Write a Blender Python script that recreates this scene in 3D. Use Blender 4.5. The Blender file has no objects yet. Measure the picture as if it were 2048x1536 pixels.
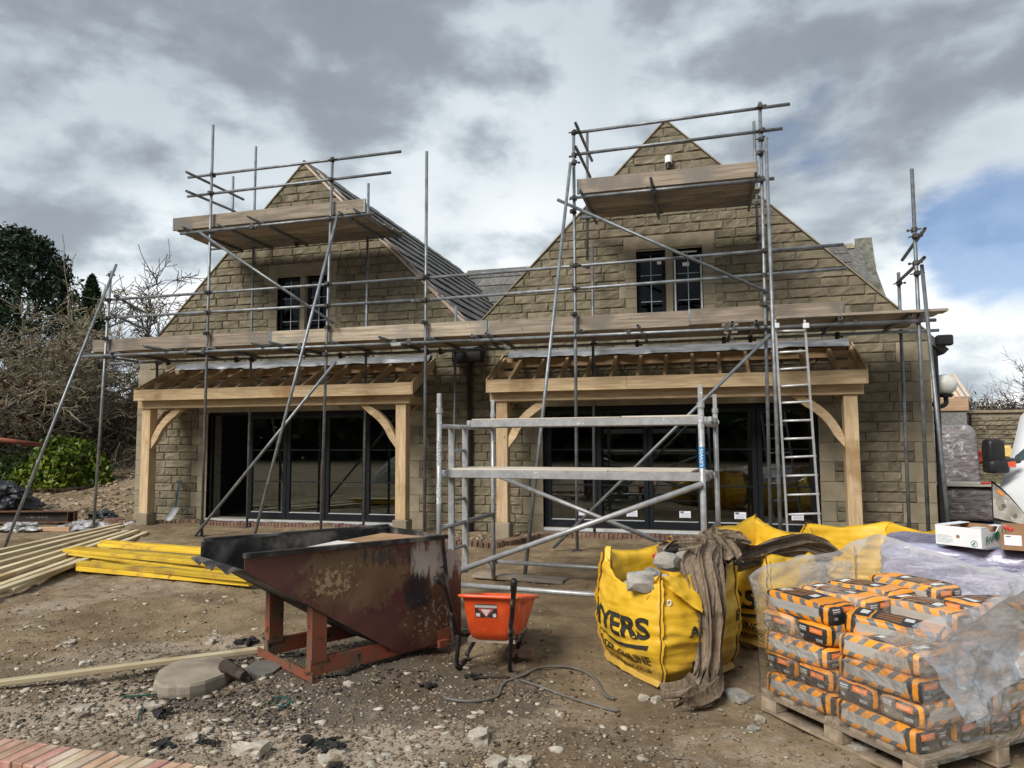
import bpy, bmesh, math, random
import numpy as np
from mathutils import Vector, Matrix, noise as mnoise
random.seed(7)
rng = np.random.default_rng(7)
scene = bpy.context.scene
COL = scene.collection
R = math.radians
# ------------------------------------------------------------------ camera
F_PX = 1413.0
YAW, PITCH, ROLL = R(15.09), R(4.51), R(-0.325)
CAM = Vector((0.0, -12.0, 1.6))
_cy, _sy, _cp, _sp = math.cos(YAW), math.sin(YAW), math.cos(PITCH), math.sin(PITCH)
DDV = Vector((-_sy*_cp, _cy*_cp, _sp))
_r = Vector((_cy, _sy, 0.0)); _u = _r.cross(DDV)
RRV = math.cos(ROLL)*_r + math.sin(ROLL)*_u
UUV = -math.sin(ROLL)*_r + math.cos(ROLL)*_u
cam = bpy.data.cameras.new('camera'); camo = bpy.data.objects.new('camera', cam); COL.objects.link(camo)
cam.sensor_fit = 'HORIZONTAL'; cam.sensor_width = 36.0; cam.lens = 36.0*F_PX/2048.0
cam.clip_start = 0.1; cam.clip_end = 2000.0
mw = Matrix.Identity(4)
for k in range(3):
    mw[k][0] = RRV[k]; mw[k][1] = UUV[k]; mw[k][2] = -DDV[k]; mw[k][3] = CAM[k]
camo.matrix_world = mw
scene.camera = camo
def ray(u, v): return DDV + RRV*((u-1024)/F_PX) - UUV*((v-768)/F_PX)
def PY(u, v, Y): d = ray(u, v); return CAM + d*((Y-CAM.y)/d.y)
def PX(u, v, X): d = ray(u, v); return CAM + d*((X-CAM.x)/d.x)
def PZ(u, v, Z): d = ray(u, v); return CAM + d*((Z-CAM.z)/d.z)
def PD(u, v, D): return CAM + ray(u, v)*D
def PP(u, v, p0, n): d = ray(u, v); return CAM + d*((p0-CAM).dot(n)/d.dot(n))
def depth(p): return (Vector(p)-CAM).dot(DDV)
# ------------------------------------------------------------------ node mini language
class S:
    def __init__(s, nt, sock): s.nt = nt; s.k = sock
    def _m(s, op, o=None, p=None, clamp=False):
        n = s.nt.nodes.new('ShaderNodeMath'); n.operation = op; n.use_clamp = clamp
        for i, x in enumerate((s, o, p)):
            if x is None: continue
            if isinstance(x, S): s.nt.links.new(x.k, n.inputs[i])
            else: n.inputs[i].default_value = float(x)
        return S(s.nt, n.outputs[0])
    def __add__(s, o): return s._m('ADD', o)
    __radd__ = __add__
    def __sub__(s, o): return s._m('SUBTRACT', o)
    def __rsub__(s, o): return (s*-1.0)+o
    def __mul__(s, o): return s._m('MULTIPLY', o)
    __rmul__ = __mul__
    def __truediv__(s, o): return s._m('DIVIDE', o)
    def gt(s, o): return s._m('GREATER_THAN', o)
    def lt(s, o): return s._m('LESS_THAN', o)
    def abs(s): return s._m('ABSOLUTE')
    def mod(s, o): return s._m('FLOORED_MODULO', o)
    def pw(s, o): return s._m('POWER', o)
    def mx(s, o): return s._m('MAXIMUM', o)
    def mn(s, o): return s._m('MINIMUM', o)
    def sat(s): return s._m('ADD', 0.0, clamp=True)
    def rng(s, a, b):
        n = s.nt.nodes.new('ShaderNodeMapRange'); n.interpolation_type = 'SMOOTHSTEP'
        s.nt.links.new(s.k, n.inputs[0]); n.inputs[1].default_value = a; n.inputs[2].default_value = b
        return S(s.nt, n.outputs[0])
    def box(s, a, b): return s.gt(a)*s.lt(b)
def mixc(nt, f, a, b):
    n = nt.nodes.new('ShaderNodeMix'); n.data_type = 'RGBA'
    if isinstance(f, S): nt.links.new(f.k, n.inputs[0])
    else: n.inputs[0].default_value = f
    for i, x in ((6, a), (7, b)):
        if hasattr(x, 'is_output'): nt.links.new(x, n.inputs[i])
        else: n.inputs[i].default_value = (*x[:3], 1)
    return n.outputs[2]
def noise(nt, vec, scale, detail=5.0, rough=0.55, dist=0.0):
    n = nt.nodes.new('ShaderNodeTexNoise'); n.inputs['Scale'].default_value = scale
    n.inputs['Detail'].default_value = detail; n.inputs['Roughness'].default_value = rough
    n.inputs['Distortion'].default_value = dist
    if vec is not None: nt.links.new(vec, n.inputs['Vector'])
    return S(nt, n.outputs[0])
def vscale(nt, vec, sc):
    n = nt.nodes.new('ShaderNodeVectorMath'); n.operation = 'MULTIPLY'
    nt.links.new(vec, n.inputs[0]); n.inputs[1].default_value = sc
    return n.outputs[0]
def coords(nt, shift=True, kind='Object'):
    t = nt.nodes.new('ShaderNodeTexCoord'); v = t.outputs[kind]
    if shift:
        oi = nt.nodes.new('ShaderNodeObjectInfo'); g = nt.nodes.new('ShaderNodeNewGeometry')
        a = S(nt, oi.outputs['Random'])*31.7 + S(nt, g.outputs['Random Per Island'])*17.3
        n = nt.nodes.new('ShaderNodeVectorMath'); n.operation = 'ADD'
        c = nt.nodes.new('ShaderNodeCombineXYZ')
        for i in range(3): nt.links.new(a.k, c.inputs[i])
        nt.links.new(v, n.inputs[0]); nt.links.new(c.outputs[0], n.inputs[1]); v = n.outputs[0]
    return v
def xyz(nt, vec):
    n = nt.nodes.new('ShaderNodeSeparateXYZ'); nt.links.new(vec, n.inputs[0])
    return [S(nt, o) for o in n.outputs]
def randv(nt):
    oi = nt.nodes.new('ShaderNodeObjectInfo'); g = nt.nodes.new('ShaderNodeNewGeometry')
    return (S(nt, oi.outputs['Random']) + S(nt, g.outputs['Random Per Island'])).mod(1.0)
def hsv(nt, col, val=None, hue=None, sat=None):
    n = nt.nodes.new('ShaderNodeHueSaturation')
    nt.links.new(col, n.inputs['Color'])
    for nm, x in (('Value', val), ('Hue', hue), ('Saturation', sat)):
        if x is None: continue
        if isinstance(x, S): nt.links.new(x.k, n.inputs[nm])
        else: n.inputs[nm].default_value = x
    return n.outputs[0]
def newmat(name):
    m = bpy.data.materials.new(name); m.use_nodes = True; nt = m.node_tree
    return m, nt, nt.nodes['Principled BSDF']
def bump(nt, bsdf, h, strength=0.4, dist=0.01):
    b = nt.nodes.new('ShaderNodeBump'); b.inputs['Strength'].default_value = strength; b.inputs['Distance'].default_value = dist
    nt.links.new(h.k, b.inputs['Height']); nt.links.new(b.outputs[0], bsdf.inputs['Normal'])
def M(name, c1, c2, scale=6.0, rough=0.8, metal=0.0, stretch=(1, 1, 1), c3=None, s3=2.0, t3=(0.55, 0.7), rnd=0.12, hrnd=0.0,
      bs=60.0, bst=0.3, bd=0.004, spec=0.3, lo=0.3, hi=0.7, c4=None, s4=20.0, t4=(0.62, 0.7), detail=6.0):
    m, nt, b = newmat(name)
    v0 = coords(nt); v = vscale(nt, v0, stretch)
    n = noise(nt, v, scale, detail).rng(lo, hi)
    c = mixc(nt, n, c1, c2)
    if c3 is not None: c = mixc(nt, noise(nt, v0, s3, 4.0).rng(*t3), c, c3)
    if c4 is not None: c = mixc(nt, noise(nt, v0, s4, 3.0).rng(*t4), c, c4)
    if rnd or hrnd:
        r = randv(nt)
        c = hsv(nt, c, val=(r-0.5)*(2*rnd)+1.0, hue=((r*7.3).mod(1.0)-0.5)*(2*hrnd)+0.5)
    nt.links.new(c, b.inputs['Base Color'])
    b.inputs['Roughness'].default_value = rough; b.inputs['Metallic'].default_value = metal
    b.inputs['Specular IOR Level'].default_value = spec
    if bst: bump(nt, b, noise(nt, v, bs, 4.0), bst, bd)
    return m
# ------------------------------------------------------------------ world, sun, exposure
SUN_EL, SUN_ROT = R(40), R(206)
world = bpy.data.worlds.new('World'); scene.world = world; world.use_nodes = True
wnt = world.node_tree; wnt.nodes.clear()
wout = wnt.nodes.new('ShaderNodeOutputWorld'); wbg = wnt.nodes.new('ShaderNodeBackground')
sky = wnt.nodes.new('ShaderNodeTexSky'); sky.sky_type = 'NISHITA'; sky.sun_disc = False
sky.sun_elevation = SUN_EL; sky.sun_rotation = SUN_ROT; sky.air_density = 1.0; sky.dust_density = 0.6; sky.ozone_density = 2.0
tc = wnt.nodes.new('ShaderNodeTexCoord')
wx, wy, wz = xyz(wnt, tc.outputs['Generated'])
den = wz.mx(0.0)*0.35+0.80
cmb = wnt.nodes.new('ShaderNodeCombineXYZ')
for i, s_ in enumerate((wx/den, wy/den, wz*1.9/den)): wnt.links.new(s_.k, cmb.inputs[i])
cv = cmb.outputs[0]
big = noise(wnt, cv, 1.5, 3.0, 0.5, 0.2)
med = noise(wnt, cv, 1.55, 7.0, 0.52, 0.2)
fine = noise(wnt, cv, 9.0, 8.0, 0.58, 0.2)
def lobe(u, v, rad):        # a cloud feature at one compass bearing and height of the sky
    d = ray(u, v).normalized()
    dot = wx*d.x + wy*d.y + wz*d.z
    return dot.rng(math.cos(rad), 1.0)
puff = noise(wnt, cv, 3.4, 9.0, 0.52, 0.15)
cvo = wnt.nodes.new('ShaderNodeVectorMath'); cvo.operation = 'ADD'; wnt.links.new(cv, cvo.inputs[0]); cvo.inputs[1].default_value = (-0.03, -0.01, 0.07)
puff2 = noise(wnt, cvo.outputs[0], 3.4, 9.0, 0.52, 0.15)
relief = (puff-puff2)
tone = big*0.45 + puff*0.70 + fine*0.24 + relief*1.1 - 0.19
# brightness of the cloud deck: dark grey overhead, paler towards the horizon, bright breaks
bright = tone.rng(0.34, 0.70)*0.60 + wz.rng(0.62, 0.05)*0.22 + 0.08
for (u, v, rad, amp) in ((1000, 340, 0.22, 0.13), (330, 560, 0.14, 0.40), (640, 290, 0.2, 0.12), (1120, 560, 0.16, 0.18), (1960, 690, 0.18, 0.40),
                         (1900, 530, 0.14, 0.34), (1440, 230, 0.16, 0.22), (250, 60, 0.35, -0.10), (60, 330, 0.22, -0.04), (1500, 60, 0.40, -0.12), (1750, 370, 0.15, -0.18), (640, 150, 0.25, -0.10), (1980, 230, 0.16, -0.08)):
    bright = bright + lobe(u, v, rad)*((puff*0.6+fine*0.4).rng(0.36, 0.62)*0.9+0.1)*amp
bright = bright.mx(0.0).mn(1.15)
cr = wnt.nodes.new('ShaderNodeValToRGB'); wnt.links.new((bright/1.15).k, cr.inputs[0])
el = cr.color_ramp.elements
el[0].position = 0.0; el[0].color = (0.185, 0.21, 0.24, 1)
el[1].position = 1.0; el[1].color = (0.74, 0.76, 0.77, 1)
for p_, c_ in ((0.22, (0.245, 0.277, 0.312)), (0.45, (0.345, 0.39, 0.43)), (0.72, (0.52, 0.57, 0.605))):
    e_ = el.new(p_); e_.color = (*c_, 1)
blue = lobe(1650, 285, 0.12)*0.24 + lobe(2030, 480, 0.13)*1.2 + lobe(1800, 470, 0.10)*0.26 + lobe(1590, 215, 0.10)*0.25
blue = (blue + (0.5-puff)*2.0 + (0.5-fine)*0.9 - 0.30).rng(0.0, 0.62)*blue.rng(0.02, 0.35)
skyc = vscale(wnt, sky.outputs[0], (0.060, 0.066, 0.076))
wcol = mixc(wnt, blue*0.8, cr.outputs[0], skyc)
wnt.links.new(wcol, wbg.inputs['Color']); wbg.inputs['Strength'].default_value = 0.50
wnt.links.new(wbg.outputs[0], wout.inputs['Surface'])
sl = bpy.data.lights.new('sun', 'SUN'); so = bpy.data.objects.new('sun', sl); COL.objects.link(so)
sl.energy = 1.5; sl.angle = R(25); sl.color = (1.0, 0.95, 0.88)
sd = Vector((math.sin(SUN_ROT)*math.cos(SUN_EL), math.cos(SUN_ROT)*math.cos(SUN_EL), math.sin(SUN_EL)))
so.rotation_euler = sd.to_track_quat('Z', 'Y').to_euler()
scene.view_settings.view_transform = 'Standard'; scene.view_settings.look = 'None'
scene.view_settings.exposure = 1.55; scene.view_settings.gamma = 1.0; scene.view_settings.use_curve_mapping = False
scene.cycles.max_bounces = 8; scene.cycles.transparent_max_bounces = 24
scene.cycles.use_denoising = True
# ------------------------------------------------------------------ objects
WM = {}
def link(o, parent=None, world=None):
    COL.objects.link(o)
    W = world if world is not None else Matrix.Identity(4)
    if parent is not None:
        o.parent = parent; o.matrix_parent_inverse = WM[parent.name].inverted()
    o.matrix_basis = W; WM[o.name] = W.copy()
    return o
def thing(name, label, cat, loc=(0, 0, 0), group=None):
    o = bpy.data.objects.new(name, None); o.empty_display_size = 0.1
    o['label'] = label; o['category'] = cat
    if group: o['group'] = group
    return link(o, None, Matrix.Translation(Vector(loc)))
def tag(o, label, cat, group=None):
    o['label'] = label; o['category'] = cat
    if group: o['group'] = group
    return o
def mesh(name, vf, mats, smooth=False, mi=None):
    v, f = vf
    me = bpy.data.meshes.new(name); me.from_pydata([tuple(p) for p in v], [], [tuple(q) for q in f])
    for m in (mats if isinstance(mats, (list, tuple)) else [mats]): me.materials.append(m)
    if mi is not None: me.polygons.foreach_set('material_index', mi)
    if smooth: me.polygons.foreach_set('use_smooth', [True]*len(me.polygons))
    me.update(); return me
def obj(name, vf, mats, parent=None, world=None, smooth=False, kind=None, mi=None):
    me = vf if isinstance(vf, bpy.types.Mesh) else mesh(name, vf, mats, smooth, mi)
    o = bpy.data.objects.new(name, me)
    if kind: o['kind'] = kind
    return link(o, parent, world)
class MB:
    def __init__(s): s.v = []; s.f = []; s.mi = []
    def add(s, vf, m=0):
        o = len(s.v); s.v += [tuple(p) for p in vf[0]]; s.f += [tuple(i+o for i in q) for q in vf[1]]; s.mi += [m]*len(vf[1]); return s
    def vf(s): return s.v, s.f
BOXF = [(0, 3, 2, 1), (4, 5, 6, 7), (0, 1, 5, 4), (1, 2, 6, 5), (2, 3, 7, 6), (3, 0, 4, 7)]
def box(x0, x1, y0, y1, z0, z1):
    return [(x0, y0, z0), (x1, y0, z0), (x1, y1, z0), (x0, y1, z0), (x0, y0, z1), (x1, y0, z1), (x1, y1, z1), (x0, y1, z1)], BOXF
def bbox(x0, x1, y0, y1, z0, z1, b=0.006):
    """a box with chamfered edges"""
    xs, ys, zs = (x0, x1), (y0, y1), (z0, z1); v = []; idx = {}
    for i in (0, 1):
        for j in (0, 1):
            for k in (0, 1):
                sx, sy, sz = (1 if i == 0 else -1), (1 if j == 0 else -1), (1 if k == 0 else -1)
                for ax in range(3):
                    p = [xs[i]+sx*b, ys[j]+sy*b, zs[k]+sz*b]; p[ax] = (xs, ys, zs)[ax][(i, j, k)[ax]]
                    idx[(i, j, k, ax)] = len(v); v.append(tuple(p))
    f = []
    for ax in range(3):
        a1, a2 = (ax+1) % 3, (ax+2) % 3
        for s_ in (0, 1):
            q = []
            for (p, r) in ((0, 0), (1, 0), (1, 1), (0, 1)):
                k = [0, 0, 0]; k[ax] = s_; k[a1] = p; k[a2] = r; q.append(idx[(*k, ax)])
            f.append(tuple(q if s_ else q[::-1]))
        for p in (0, 1):
            for r in (0, 1):
                k0 = [0, 0, 0]; k1 = [0, 0, 0]; k0[a1] = k1[a1] = p; k0[a2] = k1[a2] = r; k1[ax] = 1
                q = [idx[(*k0, a1)], idx[(*k1, a1)], idx[(*k1, a2)], idx[(*k0, a2)]]
                f.append(tuple(q if (p == r) else q[::-1]))
    for i in (0, 1):
        for j in (0, 1):
            for k in (0, 1):
                q = [idx[(i, j, k, a)] for a in range(3)]
                f.append(tuple(q if (i+j+k) % 2 else q[::-1]))
    return v, f
def frame(d, up=Vector((0, 0, 1))):
    d = d.normalized(); s_ = up.cross(d)
    if s_.length < 1e-4: s_ = Vector((1, 0, 0))
    s_.normalize(); t = d.cross(s_).normalized(); return d, s_, t
def tube(p0, p1, r0, r1=None, n=8, cap=True, hollow=False):
    p0, p1 = Vector(p0), Vector(p1); r1 = r0 if r1 is None else r1
    d, s_, t = frame(p1-p0); v = []; f = []
    cs = [(math.cos(2*math.pi*i/n), math.sin(2*math.pi*i/n)) for i in range(n)]
    for p, r in ((p0, r0), (p1, r1)):
        v += [p+s_*(c*r)+t*(q*r) for c, q in cs]
    f += [(i, (i+1) % n, n+(i+1) % n, n+i) for i in range(n)]
    if hollow:
        L = min(0.12, (p1-p0).length*0.3)
        for p, r, dd, base in ((p0, r0, 1, 0), (p1, r1, -1, n)):
            a = len(v); v += [p+s_*(c*r*0.78)+t*(q*r*0.78) for c, q in cs]
            b = len(v); v += [p+d*(dd*L)+s_*(c*r*0.78)+t*(q*r*0.78) for c, q in cs]
            for i in range(n):
                j = (i+1) % n
                q1 = (base+i, a+i, a+j, base+j); q2 = (a+i, b+i, b+j, a+j)
                f += [q1, q2] if dd > 0 else [q1[::-1], q2[::-1]]
            f.append(tuple(b+i for i in range(n)) if dd < 0 else tuple(b+i for i in reversed(range(n))))
    elif cap: f += [tuple(reversed(range(n))), tuple(range(n, 2*n))]
    return v, f
def pathtube(pts, r, n=6, rs=None):
    pts = [Vector(p) for p in pts]; v = []; f = []
    up = Vector((0.13, 0.21, 1)).normalized()
    for i, p in enumerate(pts):
        d = (pts[min(i+1, len(pts)-1)]-pts[max(i-1, 0)]); d, s_, t = frame(d, up)
        rr = rs[i] if rs else r
        v += [p+s_*(math.cos(2*math.pi*k/n)*rr)+t*(math.sin(2*math.pi*k/n)*rr) for k in range(n)]
        if i: f += [((i-1)*n+k, (i-1)*n+(k+1) % n, i*n+(k+1) % n, i*n+k) for k in range(n)]
    f += [tuple(reversed(range(n))), tuple((len(pts)-1)*n+k for k in range(n))]
    return v, f
def spline(pts, m=8):
    pts = [Vector(p) for p in pts]; out = []
    for i in range(len(pts)-1):
        a, b, c, d = pts[max(i-1, 0)], pts[i], pts[i+1], pts[min(i+2, len(pts)-1)]
        for k in range(m):
            t = k/m; out.append(0.5*((2*b)+(c-a)*t+(2*a-5*b+4*c-d)*t*t+(3*b-a-3*c+d)*t**3))
    out.append(pts[-1]); return out
def prism(poly, d):
    """polygon (list of 3d points) pushed along vector d"""
    n = len(poly); d = Vector(d); v = [Vector(p) for p in poly]+[Vector(p)+d for p in poly]
    f = [tuple(range(n)), tuple(reversed(range(n, 2*n)))]+[(i, n+i, n+(i+1) % n, (i+1) % n) for i in range(n)]
    return v, [q[::-1] for q in f]
def grid(fn, nu, nv, closeu=False):
    v = [fn(i/nu, j/nv) for j in range(nv+1) for i in range(nu+(0 if closeu else 1))]; w = nu if closeu else nu+1
    f = [(j*w+i, j*w+(i+1) % w, (j+1)*w+(i+1) % w, (j+1)*w+i) for j in range(nv) for i in range(nu)]
    return v, f
def nz(x, y=0.0, z=0.0): return mnoise.noise(Vector((x, y, z)))
def along(name, p0, p1, w, h, mat, parent=None, b=0.004, up=Vector((0, 0, 1)), kind=None, me=None):
    """timber lying along local x between two points"""
    p0, p1 = Vector(p0), Vector(p1); L = (p1-p0).length; d, s_, t = frame(p1-p0, up)
    W = Matrix.Identity(4)
    for k in range(3): W[k][0] = d[k]; W[k][1] = s_[k]; W[k][2] = t[k]; W[k][3] = p0[k]
    return obj(name, me or bbox(0, L, -w/2, w/2, -h/2, h/2, b), mat, parent, W, kind=kind)
def rockmesh(seed, sx, sy, sz, sub=2, rough=0.28):
    bm = bmesh.new(); bmesh.ops.create_icosphere(bm, subdivisions=sub, radius=1.0)
    for v in bm.verts:
        c = v.co.copy(); k = 1+rough*nz(c.x*1.3+seed*7.1, c.y*1.3, c.z*1.3)+0.5*rough*nz(c.x*3+seed*3.3, c.y*3, c.z*3)
        c = c*k
        for a in range(3): c[a] = max(-0.74, min(0.74, c[a]))
        v.co = Vector((c.x*sx, c.y*sy, c.z*sz))
    v = [tuple(x.co) for x in bm.verts]; f = [tuple(p.index for p in q.verts) for q in bm.faces]; bm.free(); return v, f
def place(vf, loc, rz=0.0, tilt=0.0, s=1.0):
    W = Matrix.Translation(Vector(loc)) @ Matrix.Rotation(rz, 4, 'Z') @ Matrix.Rotation(tilt, 4, 'X') @ Matrix.Scale(s, 4)
    return [W @ Vector(p) for p in vf[0]], vf[1]
def textmesh(txt, size, bold=0.0, width=None):
    c = bpy.data.curves.new('lettering', 'FONT'); c.body = txt; c.size = size; c.offset = bold; c.fill_mode = 'FRONT'
    o = bpy.data.objects.new('lettering', c); COL.objects.link(o)
    me = bpy.data.meshes.new_from_object(o.evaluated_get(bpy.context.evaluated_depsgraph_get()))
    bpy.data.objects.remove(o); bpy.data.curves.remove(c)
    bm = bmesh.new(); bm.from_mesh(me); bmesh.ops.triangulate(bm, faces=bm.faces[:])
    for _ in range(2):
        es = [e for e in bm.edges if e.calc_length() > size*0.18]
        if es: bmesh.ops.subdivide_edges(bm, edges=es, cuts=1); bmesh.ops.triangulate(bm, faces=bm.faces[:])
    v = [tuple(x.co) for x in bm.verts]; f = [tuple(p.index for p in q.verts) for q in bm.faces]; bm.free(); bpy.data.meshes.remove(me)
    xs = [p[0] for p in v]; w = max(xs)-min(xs); x0 = min(xs); k = (width/w) if width else 1.0
    return [((p[0]-x0)*k, p[1], 0.0) for p in v], f
# numpy fbm for the ground
_T = rng.random((256, 256))
def vnoise(x, y):
    xi = np.floor(x).astype(int); yi = np.floor(y).astype(int); fx = x-xi; fy = y-yi
    fx = fx*fx*(3-2*fx); fy = fy*fy*(3-2*fy)
    a = _T[xi % 256, yi % 256]; b = _T[(xi+1) % 256, yi % 256]; c = _T[xi % 256, (yi+1) % 256]; d = _T[(xi+1) % 256, (yi+1) % 256]
    return (a*(1-fx)+b*fx)*(1-fy)+(c*(1-fx)+d*fx)*fy - 0.5
def sstep(x, a, b):
    t = np.clip((x-a)/(b-a), 0, 1); return t*t*(3-2*t)
def hground(x, y):
    x = np.asarray(x, float); y = np.asarray(y, float)
    h = -0.05*sstep(-y, 3.5, 8.0)
    m = sstep(-x, 11.6, 13.2)*sstep(y, -1.2, 7.5)
    h = h+0.85*m + m*0.22*vnoise(x*1.7+3, y*1.7) + m*0.12*vnoise(x*5.1, y*5.1+9)
    out = 1-sstep(y, -0.35, -0.05)*(x > -11.3)*(x < 3.5)
    h = h+(0.055*vnoise(x*0.45+2, y*2.4+0.6*x)+0.05*vnoise(x*0.8, y*0.8)+0.045*vnoise(x*2.3+7, y*2.3)+0.026*vnoise(x*6+1, y*6)+0.017*vnoise(x*15, y*15+4)+0.010*vnoise(x*31, y*31))*out
    return h
def hg(x, y): return float(hground(x, y))
# ------------------------------------------------------------------ materials
stone_m = M('pitched stone', (0.145, 0.124, 0.084), (0.215, 0.186, 0.127), 7, 0.93, c3=(0.092, 0.081, 0.058), s3=1.3, t3=(0.50, 0.74), c4=(0.26, 0.23, 0.165), s4=13, t4=(0.6, 0.74), rnd=0.12, hrnd=0.012, bs=55, bst=0.55, bd=0.006)
mortar_m = M('mortar', (0.19, 0.168, 0.125), (0.27, 0.24, 0.18), 20, 0.95, bs=120)
dressed_m = M('dressed stone', (0.225, 0.19, 0.132), (0.295, 0.252, 0.18), 5, 0.9, c3=(0.21, 0.18, 0.13), s3=3, rnd=0.07, bs=140, bst=0.2)
slate_m = M('stone slate', (0.085, 0.083, 0.08), (0.155, 0.15, 0.142), 9, 0.75, c3=(0.21, 0.205, 0.19), s3=2.5, t3=(0.58, 0.75), rnd=0.2, bs=50, bst=0.5)
verge_m = M('verge batten', (0.40, 0.31, 0.25), (0.54, 0.44, 0.37), 9, 0.9)
oak_m = M('new oak', (0.40, 0.285, 0.16), (0.58, 0.44, 0.27), 7, 0.72, stretch=(0.35, 5, 5), c3=(0.30, 0.185, 0.085), s3=1.6, t3=(0.5, 0.75), c4=(0.17, 0.10, 0.05), s4=5.5, t4=(0.70, 0.77), rnd=0.1, bs=12, bst=0.25)
oakpost_m = M('new oak upright', (0.40, 0.285, 0.16), (0.58, 0.44, 0.27), 7, 0.72, stretch=(5, 5, 0.35), c3=(0.30, 0.185, 0.085), s3=1.6, t3=(0.5, 0.75), c4=(0.17, 0.10, 0.05), s4=7, t4=(0.70, 0.77), rnd=0.1, bs=12, bst=0.25)
rafter_m = M('sawn rafter', (0.38, 0.25, 0.135), (0.52, 0.365, 0.215), 6, 0.8, stretch=(0.4, 5, 5), rnd=0.12)
galv_m = M('galvanised tube', (0.15, 0.165, 0.178), (0.26, 0.28, 0.295), 9, 0.5, 0.55, c3=(0.13, 0.14, 0.145), s3=2.3, t3=(0.52, 0.72), c4=(0.30, 0.26, 0.20), s4=11, t4=(0.66, 0.75), rnd=0.22, bs=50, bst=0.15, spec=0.5)
coupler_m = M('dark coupler', (0.045, 0.045, 0.045), (0.10, 0.095, 0.085), 20, 0.6, 0.5, rnd=0.2)
alu_m = M('mill aluminium', (0.30, 0.305, 0.31), (0.42, 0.425, 0.43), 14, 0.42, 0.35, c3=(0.33, 0.335, 0.34), s3=4, rnd=0.08, bs=90, bst=0.1, c4=(0.66, 0.65, 0.62), s4=17, t4=(0.68, 0.74))
board_m = M('weathered board', (0.215, 0.172, 0.128), (0.40, 0.335, 0.26), 7, 0.88, stretch=(0.22, 5, 5), c3=(0.20, 0.18, 0.155), s3=1.6, t3=(0.45, 0.66), c4=(0.12, 0.10, 0.08), s4=7, t4=(0.68, 0.75), rnd=0.24, hrnd=0.01, bs=10, bst=0.3)
frame_m = M('anthracite frame', (0.007, 0.009, 0.012), (0.011, 0.013, 0.017), 5, 0.5, bst=0.0, spec=0.2)
black_m = M('black plastic', (0.012, 0.012, 0.013), (0.022, 0.022, 0.023), 8, 0.45, bst=0.1)
white_m = M('white plastic', (0.66, 0.67, 0.68), (0.78, 0.78, 0.78), 6, 0.5, bst=0.05)
lead_m = M('grey membrane', (0.12, 0.127, 0.14), (0.27, 0.28, 0.30), 3, 0.42, 0.25, stretch=(0.5, 3, 3), bs=7, bst=0.5, bd=0.02)
brick_m = M('red brick', (0.125, 0.074, 0.054), (0.195, 0.122, 0.088), 16, 0.9, c3=(0.26, 0.18, 0.125), s3=5, t3=(0.55, 0.75), rnd=0.25, hrnd=0.02, bs=90, bst=0.5)
palebrick_m = M('dusty brick', (0.34, 0.185, 0.135), (0.45, 0.30, 0.215), 9, 0.92, c3=(0.52, 0.44, 0.33), s3=3.2, t3=(0.44, 0.66), rnd=0.2, hrnd=0.02, bs=100, bst=0.6)
block_m = M('grey block', (0.16, 0.155, 0.15), (0.24, 0.235, 0.225), 12, 0.95, rnd=0.1)
def glassmat(name, tint, refl=0.09, frk=1.5):
    m = bpy.data.materials.new(name); m.use_nodes = True; nt = m.node_tree; nt.nodes.clear()
    o = nt.nodes.new('ShaderNodeOutputMaterial'); t = nt.nodes.new('ShaderNodeBsdfTransparent'); g = nt.nodes.new('ShaderNodeBsdfGlossy')
    t.inputs[0].default_value = (*tint, 1); g.inputs['Roughness'].default_value = 0.02; g.inputs[0].default_value = (0.9, 0.95, 0.97, 1)
    fr = nt.nodes.new('ShaderNodeFresnel'); fr.inputs[0].default_value = 1.5
    mx = nt.nodes.new('ShaderNodeMixShader'); nt.links.new((S(nt, fr.outputs[0])*frk+refl).sat().k, mx.inputs[0])
    nt.links.new(t.outputs[0], mx.inputs[1]); nt.links.new(g.outputs[0], mx.inputs[2]); nt.links.new(mx.outputs[0], o.inputs[0])
    return m
glass_m = glassmat('door glass', (0.5, 0.56, 0.53), 0.10)
winglass_m = glassmat('window glass', (0.10, 0.14, 0.15), 0.0, 0.45)
screen_m = glassmat('clear glass', (0.30, 0.36, 0.37), 0.10)
# ------------------------------------------------------------------ ground: one sheet to the horizon
def axis(lo, hi, step, far, k=1.16):
    a = list(np.arange(lo, hi+1e-6, step)); s_ = step; x = a[0]; y = a[-1]; L = []; H = []
    while y < far: s_ *= k; x -= s_; y += s_; L.append(x); H.append(y)
    return np.array(L[::-1]+a+H)
gx = axis(-12.5, 4.0, 0.05, 700); gy = axis(-9.6, 0.4, 0.05, 700)
GX, GY = np.meshgrid(gx, gy); GZ = hground(GX, GY)
nx, ny = len(gx), len(gy)
me = bpy.data.meshes.new('ground'); me.vertices.add(nx*ny)
me.vertices.foreach_set('co', np.stack([GX, GY, GZ], -1).astype(np.float32).ravel())
I = np.arange((nx-1)*(ny-1)); ii = I % (nx-1)+(I//(nx-1))*nx
Q = np.stack([ii, ii+1, ii+1+nx, ii+nx], -1).astype(np.int32)
me.loops.add(Q.size); me.loops.foreach_set('vertex_index', Q.ravel()); me.polygons.add(len(Q))
me.polygons.foreach_set('loop_start', np.arange(0, Q.size, 4, dtype=np.int32)); me.polygons.foreach_set('use_smooth', np.ones(len(Q), bool))
me.update(calc_edges=True)
gm, nt, b = newmat('site dirt'); v = coords(nt, False); X_, Y_, Z_ = xyz(nt, v)
n1 = noise(nt, v, 0.7, 6, 0.6); n2 = noise(nt, v, 3.1, 7, 0.65, 0.4); n3 = noise(nt, v, 26, 5, 0.7); n4 = noise(nt, v, 0.42, 4, 0.6, 0.6); n5 = noise(nt, v, 9, 6, 0.7)
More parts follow.
